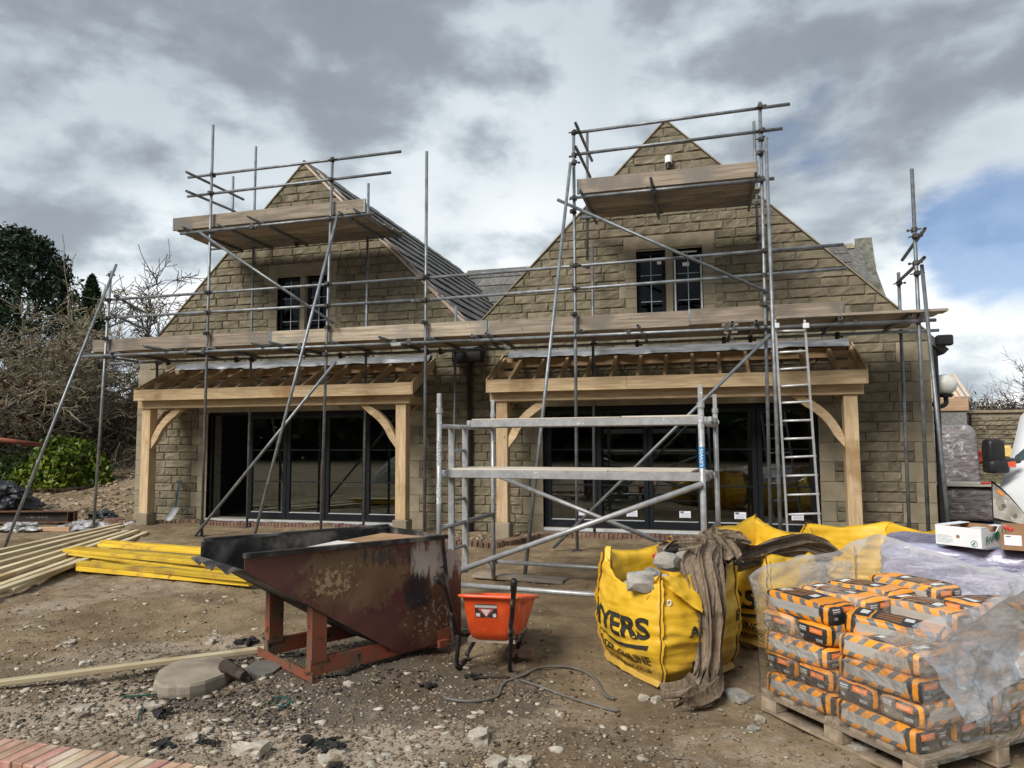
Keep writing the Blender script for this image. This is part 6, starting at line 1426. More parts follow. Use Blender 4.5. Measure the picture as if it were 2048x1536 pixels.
Y_ = [(160, 1136, .03, 505, 1166, .03, 0.12, 0.055, 'lowest front yellow timber, touching the dirt'), (160, 1126, .085, 500, 1158, .085, 0.11, 0.05, 'yellow timber directly on the lowest front one'), (165, 1122, .03, 520, 1140, .03, 0.1, 0.05, 'yellow timber on the dirt behind the front stack'), (132, 1100, .13, 500, 1136, .11, 0.1, 0.045, 'yellow timber at the middle sticking out furthest to the left'), (140, 1108, .10, 490, 1150, .09, 0.06, 0.025, 'thin brownish batten between the yellow timbers'), (150, 1096, .135, 505, 1126, .13, 0.1, 0.045, 'yellow timber next behind the one sticking out'), (200, 1090, .14, 500, 1112, .13, 0.09, 0.045, 'yellow timber at the back top, starting further right'), (205, 1083, .17, 470, 1103, .16, 0.1, 0.04, 'topmost yellow timber at the back of the pile'), (190, 1110, .06, 520, 1128, .06, 0.1, 0.05, 'yellow timber buried in the middle of the pile')]
for u0, v0, z0, u1, v1, z1, w, h, lab in Y_: timber(u0, v0, z0, u1, v1, z1, w, h, yt_m, lab, G2)
a, b_ = PZ(-60, 1375, 0.0), PZ(568, 1293, 0.02)
o = along('plank', a+Vector((0, 0, 0.005)), b_, 0.07, 0.035, pt_m); tag(o, 'single long pale batten lying across the dirt towards the skip', 'timber')
# ------------------------------------------------------------------ steel beam and plastic at the left
rs_m = M('rusty primer steel', (0.10, 0.045, 0.028), (0.16, 0.075, 0.045), 8, 0.7, 0.2, c3=(0.07, 0.05, 0.04), s3=3)
g1, g2 = PZ(-40, 1046, 0.06), PZ(148, 1045, 0.06); d = (g2-g1).normalized(); n_ = Vector((-d.y, d.x, 0))
ib = thing('steel_beam', 'short rusty steel I beam lying on timber at the left edge', 'beam', g1)
def ip(a, b_, y0, y1, z0, z1): return [g1+d*a+n_*y0+Vector((0, 0, z0)), g1+d*b_+n_*y0+Vector((0, 0, z0)), g1+d*b_+n_*y1+Vector((0, 0, z0)), g1+d*a+n_*y1+Vector((0, 0, z0)), g1+d*a+n_*y0+Vector((0, 0, z1)), g1+d*b_+n_*y0+Vector((0, 0, z1)), g1+d*b_+n_*y1+Vector((0, 0, z1)), g1+d*a+n_*y1+Vector((0, 0, z1))], BOXF
LB = (g2-g1).length
obj('flange', ip(0, LB, 0, 0.2, 0, 0.014), rs_m, ib); obj('flange', ip(0, LB, 0, 0.2, 0.20, 0.214), rs_m, ib); obj('web', ip(0, LB, 0.094, 0.106, 0.0145, 0.1995), M('dark web', (0.03, 0.025, 0.022), (0.05, 0.04, 0.035), 8, 0.7, 0.1), ib)
for a_ in (LB-0.012, LB-0.14): obj('end_plate', ip(a_, a_+0.012, 0.002, 0.0935, 0.0145, 0.1995), rs_m, ib)
v_, f_ = textmesh('UB 203', 0.06, 0.0, 0.42); 
obj('chalk_mark', ([g1+d*(LB*0.45+p[0])+n_*0.0925+Vector((0, 0, 0.075+p[1]*0.8)) for p in v_], f_), M('chalk', (0.22, 0.2, 0.19), (0.28, 0.26, 0.25), 20, 0.9), ib)
p = PZ(95, 1058, 0.03); o = along('bearer_timber', p-d*0.32, p+d*0.42, 0.09, 0.075, newply_m); tag(o, 'short orange brown timber under the rusty steel beam', 'timber')
clear_m, nt, b = newmat('crumpled pale plastic'); v = coords(nt); c = mixc(nt, noise(nt, v, 9, 6, 0.65).rng(0.35, 0.7), (0.22, 0.22, 0.22), (0.62, 0.63, 0.64)); nt.links.new(c, b.inputs['Base Color']); b.inputs['Roughness'].default_value = 0.25; bump(nt, b, noise(nt, v, 14, 6), 0.9, 0.05)
blackpl_m, nt, b = newmat('black sheeting'); v = coords(nt); c = mixc(nt, noise(nt, v, 5, 5).rng(0.4, 0.7), (0.008, 0.009, 0.011), (0.022, 0.026, 0.034)); nt.links.new(c, b.inputs['Base Color']); b.inputs['Roughness'].default_value = 0.22; bump(nt, b, noise(nt, v, 6, 6), 1.0, 0.08)
def crumple(nm, lab, cat, c_, sx, sy, sz, m_, seed, parts=None):
    bm = bmesh.new(); bmesh.ops.create_icosphere(bm, subdivisions=4, radius=1.0); v = []
    for w in bm.verts:
        q = w.co; k = 1+0.55*nz(q.x*1.6+seed, q.y*1.6, q.z*1.6)+0.28*abs(nz(q.x*4+seed, q.y*4, q.z*4))+0.12*nz(q.x*9, q.y*9, q.z*9+seed); v.append((c_[0]+q.x*sx*k, c_[1]+q.y*sy*k, max(c_[2]+q.z*sz*k, c_[2]-sz*0.5)))
    f = [tuple(p.index for p in q.verts) for q in bm.faces]; bm.free(); o = obj(nm, (v, f), m_, smooth=False); tag(o, lab, cat); return o
p = PZ(40, 1056, 0.05); crumple('plastic_sheet', 'crumpled clear plastic heap in front of the steel beam', 'plastic', p, 0.34, 0.25, 0.10, clear_m, 2)
p = PZ(170, 1052, 0.04); crumple('plastic_sheet', 'crumpled clear plastic at the foot of the left scaffold pole', 'plastic', p, 0.36, 0.3, 0.08, clear_m, 5)
p = PZ(205, 1035, 0.08); crumple('plastic_sheet', 'small dark plastic heap behind the left scaffold pole', 'plastic', p, 0.26, 0.2, 0.13, blackpl_m, 7)
p = PZ(5, 1000, 0.35); crumple('plastic_sheet', 'big black polythene bundle under the green shrub at the left edge', 'plastic', p, 0.62, 0.5, 0.36, blackpl_m, 9)
p = PZ(262, 1049, 0.03); crumple('plastic_sheet', 'pale wrapping at the far ends of the timber pile', 'plastic', p, 0.12, 0.1, 0.05, clear_m, 11)
p = PZ(240, 931, 0.75); o = obj('tarpaulin', grid(lambda u, v_: Vector((p.x-0.6+1.5*u, p.y-0.3+0.9*v_, hg(p.x, p.y)+0.05+0.06*abs(nz(u*5, v_*4, 2)))), 14, 8), M('dark blue sheet', (0.02, 0.03, 0.055), (0.035, 0.05, 0.085), 6, 0.4)); tag(o, 'dark blue sheet lying at the foot of the ivy wall', 'tarpaulin')
pp0, pp1 = PD(-30, 876, 16), PD(86, 890, 16.6); o = obj('pipe', tube(pp0, pp1, 0.055, n=10), M('red pipe', (0.17, 0.05, 0.035), (0.24, 0.08, 0.05), 8, 0.6), smooth=True); tag(o, 'dull red pipe sticking out beside the green shrub at the left', 'pipe')
# ------------------------------------------------------------------ spade against the wall, trestle inside
sp0, sp1 = PY(347, 1036, -0.40), PY(358, 966, -0.10)
spd = thing('spade', 'teal handled spade leaning on the stone wall beside the left oak post', 'spade', sp0)
teal_m = M('teal shaft', (0.03, 0.13, 0.15), (0.05, 0.18, 0.2), 9, 0.5)
dr = (sp1-sp0).normalized(); sm_ = sp0+dr*0.22
obj('shaft', tube(sm_, sp1-dr*0.07, 0.017, n=8), teal_m, spd)
for s_ in (-1, 1): obj('grip_arm', tube(sp1-dr*0.07, sp1+Vector((s_*0.05, 0, 0.03)), 0.012, n=6), teal_m, spd)
obj('grip', tube(sp1+Vector((-0.065, 0, 0.03)), sp1+Vector((0.065, 0, 0.03)), 0.014, n=8), black_m, spd)
obj('blade', grid(lambda u, v_: sm_-dr*(0.26*v_)+Vector((-0.03*v_+(u-0.5)*0.2*(1-0.25*v_**3), -0.03*math.sin(math.pi*u)-0.10*v_, -0.0)), 6, 6), alu_m, spd)
tre = thing('trestle', 'grey wooden trestle standing in the dark behind the open left door', 'trestle', (-8.5, 1.1, 0.05))
tw_m = M('old grey wood', (0.22, 0.21, 0.20), (0.32, 0.31, 0.29), 8, 0.9, stretch=(3, 3, 0.6))
for y in (0.75, 1.55):
    for s_ in (-1, 1): along('leg', (-8.55+s_*0.26, y, 0.05), (-8.55+s_*0.07, y, 0.72), 0.05, 0.05, tw_m, tre, up=Vector((0, 1, 0)))
    along('cross_bar', (-8.75, y-0.03, 0.25), (-8.35, y-0.03, 0.25), 0.02, 0.06, tw_m, tre)
along('top_bar', (-8.55, 0.65, 0.75), (-8.55, 1.65, 0.75), 0.09, 0.05, tw_m, tre)
# a few things stored inside, seen dimly through the glass
for k, (x, y, w, h, m_, lab) in enumerate(((-6.9, 1.6, 1.5, 0.7, block_m, 'dim stack of grey blocks inside behind the left glazed doors'), (-1.6, 1.5, 0.9, 1.1, scrap_m, 'pale boards stacked inside behind the right glazed doors'), (0.9, 1.7, 0.8, 0.8, card_m, 'brown cartons stacked inside at the right glazed doors'))):
    t = thing('stored_goods', lab, 'goods', (x, y, 0.05))
    for j in range(3): obj('carton', bbox(x-w/2+0.05*j, x+w/2-0.03*j, y, y+0.5, 0.05+j*h/3, 0.045+(j+1)*h/3, 0.01), m_, t)
# ------------------------------------------------------------------ stone slab, log, slate, cable, string
slabm = M('flat slab stone', (0.25, 0.215, 0.17), (0.36, 0.315, 0.25), 5, 0.93, c3=(0.18, 0.15, 0.12), s3=3, bs=50, bst=0.5, c4=(0.05, 0.045, 0.04), s4=5, t4=(0.68, 0.76))
pc = [PZ(u, v_, 0.035) for u, v_ in ((308, 1357), (318, 1340), (350, 1322), (395, 1315), (440, 1313), (463, 1322), (462, 1335), (450, 1347), (400, 1364), (352, 1370), (318, 1368))]
pc = spline(pc+[pc[0]], 5)[:-1]; ctr = sum(pc, Vector())/len(pc); n_ = len(pc)
pc = [ctr+(q-ctr)*(1+0.05*nz(k*0.7, 3)+0.03*nz(k*1.9, 5)) for k, q in enumerate(pc)]
v = []; f = []
for (k_, dz, am) in ((0.95, -0.13, 0.02), (1.0, -0.065, 0.02), (0.995, -0.02, 0.008), (0.965, -0.002, 0.003)):
    o_ = len(v); v += [ctr+(q-ctr)*(k_+am*nz(i*0.9, dz*40))+Vector((0, 0, dz+(am*nz(i*1.3, k_*5, 2) if k_ > 0.97 else 0))) for i, q in enumerate(pc)]
    if o_: f += [(o_-n_+i, o_-n_+(i+1) % n_, o_+(i+1) % n_, o_+i) for i in range(n_)]
f.append(tuple(range(len(v)-n_, len(v))))
o = obj('stone_slab', (v, f), slabm); tag(o, 'big flat pale stone slab lying on the dirt beside the charred log', 'stone slab')
char_m = M('charred wood', (0.02, 0.017, 0.015), (0.06, 0.045, 0.036), 9, 0.85, c3=(0.13, 0.095, 0.07), s3=7, t3=(0.55, 0.75), bs=30, bst=0.8)
a, b_ = PZ(447, 1330, 0.075), PZ(488, 1352, 0.03); pts = [a.lerp(b_, k/8)+Vector((0.008*nz(k*0.9), 0.008*nz(k*1.3, 4), 0.01*nz(k, 8))) for k in range(9)]
o = obj('charred_log', pathtube(pts, 0.04, 7, [0.043, 0.047, 0.046, 0.044, 0.042, 0.041, 0.040, 0.038, 0.033]), char_m); tag(o, 'short charred log resting on the edge of the flat stone slab', 'log')
pc = [PZ(u, v_, 0.012) for u, v_ in ((482, 1340), (512, 1322), (570, 1316), (575, 1322), (545, 1345), (530, 1348))]
o = obj('slate_sheet', prism(pc, (0, 0, -0.02)), M('thin dark slab', (0.10, 0.095, 0.085), (0.15, 0.14, 0.125), 6, 0.85, c3=(0.03, 0.028, 0.026), s3=6)); tag(o, 'thin dark slate sheet lying flat at the foot of the skip frame', 'slate')
cab_m = M('grey hose', (0.09, 0.085, 0.075), (0.15, 0.14, 0.125), 9, 0.6)
def gline(px, z=0.012, lift=0.0): return [Vector((q.x, q.y, hg(q.x, q.y)+z)) for q in (PZ(u, v_, -0.04) for u, v_ in px)]
o = obj('hose', pathtube(spline(gline(((885, 1385), (893, 1396), (925, 1403), (965, 1400), (995, 1389), (1003, 1376), (1015, 1368), (1045, 1358), (1080, 1345), (1130, 1338), (1165, 1343), (1190, 1360), (1210, 1390), (1228, 1400))), 5), 0.0095, 6), cab_m, smooth=True); tag(o, 'grey hose looping over the dirt in front of the wheelbarrow', 'hose')
o = obj('hose', pathtube(spline(gline(((1040, 1366), (1090, 1378), (1135, 1388), (1180, 1403), (1222, 1417), (1238, 1420))), 5), 0.009, 6), cab_m, smooth=True); tag(o, 'straight grey hose end pointing at the front yellow bag', 'hose')
o = obj('stick', pathtube(spline(gline(((952, 1354), (985, 1358), (1018, 1362))), 4), 0.008, 5), char_m); tag(o, 'thin charred stick lying between the wheelbarrow legs and the hose', 'stick')
tw_g = M('green twine', (0.018, 0.065, 0.052), (0.025, 0.085, 0.066), 9, 0.6)
o = obj('twine', pathtube(spline(gline(((245, 1394), (285, 1391), (330, 1384), (360, 1377), (385, 1372))), 5), 0.006, 5), tw_g); tag(o, 'green twine running from the flat stone slab over the dirt', 'twine')
o = obj('twine', pathtube(spline(gline(((276, 1440), (280, 1425), (290, 1415), (312, 1405))), 5), 0.006, 5), tw_g); tag(o, 'short green twine tail by the small pale block', 'twine')
o = obj('twine', pathtube(spline(gline(((535, 1412), (548, 1404), (566, 1402), (580, 1408), (570, 1416), (550, 1413), (562, 1403), (586, 1412))), 5), 0.005, 5), tw_g); tag(o, 'tangle of dark green twine on the dirt left of the skip frame', 'twine')
br_ = PZ(1040, 1304, 0.02); o = obj('brick', place(bbox(-0.1, 0.1, -0.05, 0.05, -0.03, 0.035, 0.005), br_, 0.1), M('dull brick', (0.22, 0.13, 0.10), (0.30, 0.19, 0.15), 12, 0.9)); tag(o, 'single dull brick lying beside the wheelbarrow leg', 'brick')
# ------------------------------------------------------------------ loose stones: the larger ones singly
lim_m = M('limestone lump', (0.30, 0.265, 0.21), (0.48, 0.44, 0.37), 9, 0.95, c3=(0.20, 0.155, 0.105), s3=8, t3=(0.48, 0.66), rnd=0.15, bs=45, bst=0.9, bd=0.01)
RK = [(500, 1519, .085, .06, .05, 'big pale limestone lump at the bottom edge left of centre'), (668, 1519, .075, .055, .045, 'pale oblong stone at the bottom edge below the sooty patch'), (958, 1480, .085, .06, .05, 'pale block of stone on the dirt below the hose loop'), (992, 1527, .05, .045, .03, 'pale flat stone at the bottom edge below the pale block'), (1722, 1495, .065, .05, .04, 'tan angular stone in front of the near pallet corner'), (1520, 1431, .045, .035, .025, 'small grey stone left of the cement pallet'), (1476, 1390, .09, .07, .04, 'flat brown stone between the hessian end and the pallet'), (1288, 1400, .035, .03, .025, 'first small pale stone at the foot of the yellow bag'), (1312, 1402, .035, .025, .025, 'second small pale stone beside the hessian tail'), (165, 1418, .07, .055, .03, 'square pale stone flake on the dirt below the batten'), (192, 1418, .035, .03, .025, 'small white stone touching the square flake'), (306, 1416, .06, .035, .03, 'cut pale block with green twine beside it'), (160, 1440, .05, .03, .02, 'pale chip below the square flake'), (385, 1487, .05, .04, .03, 'rounded pale stone above the brick wall end'), (420, 1283, .05, .04, .04, 'pale stone behind the batten left of the skip'), (172, 1318, .045, .035, .03, 'pale stone left of the flat slab and behind the batten'), (140, 1282, .06, .045, .03, 'grey white stone in the crushed patch at the left'), (72, 1190, .035, .03, .02, 'pale stone in front of the timber pile'), (555, 1220, .045, .035, .035, 'whitish stone on the dirt behind the skip leg'), (415, 1190, .05, .02, .015, 'long thin pale chip in front of the yellow timbers'), (1565, 1350, .03, .03, .02, 'dark stone in the gap between bag and pallet'), (1040, 1530, .06, .05, .04, 'pale stone cut by the bottom edge right of centre'), (1505, 1452, .04, .03, .02, 'small tan stone on the bare dirt before the pallet'), (560, 1480, .03, .025, .02, 'small pale stone by the sooty scraps'), (700, 1380, .04, .03, .025, 'grey stone in the gravel below the skip frame')]
for k, (u, v_, sx, sy, sz, lab) in enumerate(RK):
    p = PZ(u, v_, -0.04); p.z = hg(p.x, p.y)+sz*0.08
    o = obj('stone', place(rockmesh(100+k, sx*1.3, sy*1.2, sz*1.2, 3, 0.75), p, k*0.9, 0.15*math.sin(k*2.1)), lim_m if k not in (4, 6, 20, 22) else rock_m); tag(o, lab, 'stone')
coal_m = M('charcoal', (0.010, 0.010, 0.010), (0.028, 0.026, 0.025), 12, 0.8, bs=40, bst=0.8)
CK = [(650, 1497, .15, .09, .03, 'black burnt rubbish patch near the bottom edge left of centre'), (500, 1281, .12, .08, .035, 'black charred lumps beside the batten end'), (858, 1368, .05, .06, .04, 'charred lump below the nose of the skip'), (945, 1352, .06, .04, .03, 'black knotted scrap between the barrow legs'), (330, 1500, .09, .05, .035, 'black scrap at the end of the brick wall'), (310, 1424, .10, .07, .025, 'black cinders beside the small cut block'), (670, 1535, .05, .04, .03, 'black lump at the bottom edge'), (418, 1503, .06, .04, .03, 'burnt dark lump above the brick wall end')]
for k, (u, v_, sx, sy, sz, lab) in enumerate(CK):
    p = PZ(u, v_, -0.04); p.z = hg(p.x, p.y)+0.01; m = MB()
    for j in range(22):
        q = p+Vector((random.gauss(0, sx*0.6), random.gauss(0, sy*0.6), random.uniform(0, sz*0.4))); r_ = random.uniform(0.12, 0.42); m.add(place(rockmesh(k*40+j, sx*r_, sy*r_, sz*r_, 1, 0.5), q, j, j*0.7))
    o = obj('charred_scrap', m.vf(), coal_m); tag(o, lab, 'charcoal')
# gravel and clods: nobody could count these
def scatter(name, n, mat, gen, smin, smax, seed, flat=0.6, pw=2.2):
    r_ = np.random.default_rng(seed); bases = [rockmesh(200+seed*9+k, 1, r0_, 1, 1, 0.95) for k, r0_ in enumerate((1, .6, .8, .5, .9, .7, 1, .65))]; V = []; Fc = []; o = 0
    pts = gen(r_, n)
    for (x, y) in pts:
        s_ = smin+(smax-smin)*r_.random()**pw; bv, bf = bases[int(r_.integers(8))]; a = r_.random()*6.28; c_, s2_ = math.cos(a)*s_, math.sin(a)*s_; asp = r_.uniform(0.5, 1.0); hz = s_*flat*r_.uniform(0.5, 1)
        z = 0; A = np.array(bv); X = A[:, 0]*c_-A[:, 1]*asp*s2_+x; Y = A[:, 0]*s2_+A[:, 1]*asp*c_+y; Z = A[:, 2]*hz
        V.append(np.stack([X, Y, Z+0.0], -1)); Fc.append(np.array(bf)+o); o += len(bv)
    V = np.concatenate(V); Fc = np.concatenate(Fc); cx = np.repeat(np.array(pts), [len(bases[0][0])]*len(pts), axis=0); V[:, 2] += hground(cx[:, 0], cx[:, 1])+0.002
    me = bpy.data.meshes.new(name); me.vertices.add(len(V)); me.vertices.foreach_set('co', V.astype(np.float32).ravel()); me.loops.add(Fc.size); me.loops.foreach_set('vertex_index', Fc.astype(np.int32).ravel()); me.polygons.add(len(Fc)); me.polygons.foreach_set('loop_start', np.arange(0, Fc.size, 3, dtype=np.int32)); me.update(calc_edges=True); me.materials.append(mat)
    o_ = bpy.data.objects.new(name, me); o_['kind'] = 'stuff'; link(o_); return o_
def near(r_, n):
    out = []
    while len(out) < n:
        u, v_ = r_.uniform(-40, 2080), 1075+470*r_.random()**0.8
        p = PZ(u, v_, -0.03)
        if p.y > -0.5: continue
        dn = float(vnoise(np.array(p.x*1.1+5), np.array(p.y*1.1)))+0.5; dust = math.exp(-((p.x+3)**2*0.22+(p.y+8)**2*0.8)); w_ = 0.10+0.55*dn**2+0.6*dust
        if u > 1100: w_ *= 0.45
        if r_.random() < w_: out.append((p.x, p.y))
    return out
peb_m = M('crushed limestone', (0.22, 0.185, 0.14), (0.40, 0.36, 0.295), 30, 0.95, rnd=0.3, bst=0)
clod_m = M('dirt clods', (0.125, 0.092, 0.06), (0.23, 0.178, 0.122), 25, 0.97, rnd=0.3, bst=0)
scatter('gravel', 6000, peb_m, near, 0.0025, 0.022, 1, 0.45, pw=4.5); scatter('dirt_clods', 14000, clod_m, near, 0.004, 0.026, 2, 0.5, pw=2.8)
def burnt(r_, n):
    out = []
    while len(out) < n:
        x, y = r_.normal(-2.6, 1.0), r_.normal(-7.75, 0.55)
        if float(vnoise(np.array(x*3.0+1), np.array(y*3.0)))+0.5 > 0.55: out.append((x, y))
    return out
def chunky(r_, n):
    out = []
    while len(out) < n:
        u, v_ = r_.uniform(-40, 1500), 1110+440*r_.random()**0.7; p = PZ(u, v_, -0.03); w_ = math.exp(-((p.x+3.4)**2*0.35+(p.y+8.2)**2*1.2))+0.75*math.exp(-((p.x+5.0)**2*0.4+(p.y+6.2)**2*0.5))+0.08
        if r_.random() < w_*(0.3+1.4*float(vnoise(np.array(p.x*2.0+9), np.array(p.y*2.0))+0.5)): out.append((p.x, p.y))
    return out
scatter('limestone_rubble', 1000, lim_m, chunky, 0.010, 0.052, 8, 0.42, pw=2.4)
scatter('cinders', 2600, coal_m, burnt, 0.004, 0.022, 3, 0.6)
def mound(r_, n):
    out = []
    while len(out) < n:
        x, y = r_.uniform(-17, -11.5), r_.uniform(-0.8, 9)
        out.append((x, y))
    return out
mnd_m = M('rubble lumps', (0.14, 0.105, 0.07), (0.36, 0.29, 0.205), 8, 0.96, rnd=0.35, bst=0)
scatter('rubble', 5200, mnd_m, mound, 0.02, 0.13, 4, 0.5, pw=2.6)
def flower(r_, n): return [(r_.uniform(-4.9, -2.9), r_.uniform(-1.45, -0.1)) for _ in range(n)]
scatter('rubble', 700, mnd_m, flower, 0.01, 0.06, 5, 0.5)
# ------------------------------------------------------------------ brick wall, bottom left corner
fw = thing('brick_wall', 'low red brick wall capped with dusty bricks on edge in the near left corner', 'wall', (-3, -9.2, 0))
wa, wb_ = PZ(0, 1474, 0.055), PZ(445, 1536, 0.055); d = (wb_-wa).normalized(); n_ = Vector((d.y, -d.x, 0))
L = (wb_-wa).length+2.1; s0 = wa-d*1.6
bme2 = [mesh('brick', bbox(0, 0.0655, 0.0, 0.215, -0.103, 0.0, 0.005), palebrick_m) for _ in range(1)]
bme3 = mesh('brick', bbox(0, 0.0655, 0.0, 0.215, -0.103, 0.0, 0.005), brick_m)
WB_ = Matrix.Identity(4)
for k in range(3): WB_[k][0] = d[k]; WB_[k][1] = n_[k]; WB_[k][2] = (0, 0, 1)[k]
for i in range(int(L/0.0745)):
    o = s0+d*(i*0.0745)+Vector((0, 0, random.uniform(-.003, .003))); W = WB_.copy(); W.translation = o; W = W @ Matrix.Rotation(random.uniform(-.02, .02), 4, 'Z')
    obj('brick', bme2[0], None, fw, W)
for r_ in range(3):
    for i in range(int(L/0.0745)):
        o = s0+d*(i*0.0745+0.01)+n_*0.012+Vector((0, 0, -0.113-r_*0.113)); W = WB_.copy(); W.translation = o
        if r_ < 2: obj('brick', bme3, None, fw, W)
W = WB_.copy(); W.translation = s0
obj('mortar_core', box(0.0, L, 0.022, 0.20, -0.45, -0.005), mortar_m, fw, W)
# ------------------------------------------------------------------ trees and hedges
bark_m = M('grey brown bark', (0.075, 0.062, 0.048), (0.155, 0.135, 0.105), 9, 0.95, c3=(0.10, 0.10, 0.055), s3=2, rnd=0.12, bs=30, bst=0.5)
twig_m = M('dark twigs', (0.05, 0.042, 0.036), (0.10, 0.085, 0.07), 6, 0.95, rnd=0.2, bst=0)
ltwig_m = M('lichened twigs', (0.14, 0.118, 0.085), (0.27, 0.235, 0.17), 3, 0.95, c3=(0.16, 0.16, 0.075), s3=1.1, t3=(0.5, 0.7), rnd=0.2, bst=0)
def leafmat(name, c1, c2, rough=0.5, sub=0.15):
    m, nt, b = newmat(name); v = coords(nt, False); r_ = randv(nt)
    c = mixc(nt, r_, c1, c2); c = hsv(nt, c, val=noise(nt, v, 2.3, 3)*0.8+0.6); nt.links.new(c, b.inputs['Base Color']); b.inputs['Roughness'].default_value = rough; b.inputs['Specular IOR Level'].default_value = 0.25
    return m
def grow(seed, base, stems, levels, spread, wig, up, ratio=0.72, r0=0.12, kids=(2, 4), seglen=0.45, minr=0.004, sides=(7, 5, 3, 3, 3, 3)):
    r_ = random.Random(seed); trunk = MB(); twig = MB()
    def branch(p, d, L, rad, lev):
        n = max(2, int(L/(seglen*(0.8 if lev < 2 else 0.55)))); pts = [p.copy()]; rs = [rad]
        for k in range(n):
            d = (d+Vector((r_.gauss(0, wig), r_.gauss(0, wig), r_.gauss(0, wig)+up*(0.5 if lev else 0.2)))).normalized(); p = p+d*(L/n); pts.append(p.copy()); rs.append(max(minr, rad*(1-0.55*(k+1)/n)))
        (trunk if lev < 2 else twig).add(pathtube(pts, rad, sides[min(lev, 5)], rs))
        if lev < levels:
            branch(p, (d+Vector((r_.gauss(0, 0.25), r_.gauss(0, 0.25), r_.gauss(0, 0.2)))).normalized(), L*0.75, rs[-1], lev+1)
            for k in range(r_.randint(*kids)+(1 if lev else 0)):
                t = r_.uniform(0.3, 1.0); i = min(int(t*n), n); q = pts[i]
                dd = (d+Vector((r_.gauss(0, spread), r_.gauss(0, spread), r_.gauss(0, spread*0.7)))).normalized()
                branch(q, dd, L*ratio*r_.uniform(0.6, 1.1), max(minr, rs[i]*0.62), lev+1)
    for (dv, L, rad) in stems: branch(Vector(base), Vector(dv).normalized(), L, rad, 0)
    return trunk, twig
def baretree(label, base, stems, seed, twm, **kw):
    t = thing('bare_tree', label, 'tree', base); tr_, tg = grow(seed, base, stems, **kw)
    obj('trunk', tr_.vf(), bark_m, t, smooth=True); obj('crown', tg.vf(), twm, t)
    return t
B0 = PD(255, 975, 25.0); b0_ = (B0.x, B0.y, hg(B0.x, B0.y)-0.1)
B1_ = PD(150, 960, 23.0)
baretree('bare gnarled tree with a leaning trunk between the shrub and the house', (PD(165, 965, 24).x, PD(165, 965, 24).y, 0.6), [((0.55, 0.1, 0.75), 3.3, 0.24), ((0.25, 0.2, 0.95), 3.4, 0.18)], 5, twig_m, levels=5, spread=0.62, wig=0.22, up=0.05, ratio=0.62, kids=(2, 3), seglen=0.5, minr=0.012)
baretree('dense tangle of bare twiggy branches in front of the dark conifer', (PD(95, 960, 22).x, PD(95, 960, 22).y, 0.4), [((0.15, 0.2, 1), 3.7, 0.17), ((-0.35, 0.2, 1), 3.8, 0.15), ((0.4, 0.1, 0.9), 3.2, 0.14), ((-0.1, -0.1, 1), 2.6, 0.12)], 8, ltwig_m, levels=5, spread=0.8, wig=0.28, up=0.03, ratio=0.64, kids=(3, 4), seglen=0.5, minr=0.010)
baretree('bare drooping branches at the left edge beside the copper hedge', (PD(-40, 960, 20).x, PD(-40, 960, 20).y, 0.3), [((0.2, 0.2, 1), 3.9, 0.16), ((0.55, 0, 0.9), 3.2, 0.13)], 13, ltwig_m, levels=5, spread=0.8, wig=0.28, up=0.0, ratio=0.62, kids=(2, 4), seglen=0.5, minr=0.011)
def leafcloud(n, gen, s, seed, droop=0.0, asp=0.5):
    r_ = np.random.default_rng(seed); P_ = np.array([gen(r_) for _ in range(n)]); a = r_.normal(size=(n, 3)); a /= np.linalg.norm(a, axis=1)[:, None]; a[:, 2] -= droop; b__ = np.cross(a, r_.normal(size=(n, 3))); b__ /= np.linalg.norm(b__, axis=1)[:, None]
    sz = s*r_.uniform(0.6, 1.4, size=(n, 1)); V = np.stack([P_-a*sz, P_+b__*sz*asp, P_+a*sz, P_-b__*sz*asp], 1).reshape(-1, 3)
    return [tuple(p) for p in V], [(4*i, 4*i+1, 4*i+2, 4*i+3) for i in range(n)]
# conifer
con_m = leafmat('conifer sprays', (0.010, 0.022, 0.009), (0.028, 0.05, 0.018), 0.7)
CB = PD(22, 900, 34.0); ct = PD(40, 448, 34.0)
con = thing('conifer', 'tall dark green conifer behind the bare trees at the left', 'tree', (CB.x, CB.y, 0))
obj('trunk', tube((CB.x, CB.y, -0.2), (CB.x, CB.y, ct.z-1.5), 0.3, 0.06, 8), bark_m, con)
_cr = np.random.default_rng(77); TUF = []
for _ in range(900):
    h = _cr.random()**0.7; z = 1.0+h*(ct.z-1.3); a = _cr.random()*6.283; w_ = 3.7*(1-h**3.2)**0.6*(0.80+0.30*nz(math.cos(a)*1.5, math.sin(a)*1.5, z*0.5)+0.22*nz(math.cos(a)*4, math.sin(a)*4, z*1.3)); rr = w_*(0.5+0.5*math.sqrt(_cr.random())); TUF.append((CB.x+math.cos(a)*rr-0.2+0.5*(1-h), CB.y+math.sin(a)*rr, z, math.cos(a), math.sin(a)))
def conv(r_):
    t = TUF[int(r_.integers(len(TUF)))]; k = r_.random(); s_ = 0.26*(1-0.6*k)
    return (t[0]+t[3]*k*0.5+r_.normal(0, s_), t[1]+t[4]*k*0.5+r_.normal(0, s_), t[2]+k*0.55-0.2+r_.normal(0, s_*0.7))
obj('crown', leafcloud(26000, conv, 0.14, 2, asp=0.35), con_m, con)
c2 = PD(170, 900, 33.0); ct2 = PD(172, 545, 33.0)
con2 = thing('conifer', 'shorter dark conifer beside the tall one with a ragged right side', 'tree', (c2.x, c2.y, 0))
obj('trunk', tube((c2.x, c2.y, -0.2), (c2.x, c2.y, ct2.z-1), 0.2, 0.05, 8), bark_m, con2)
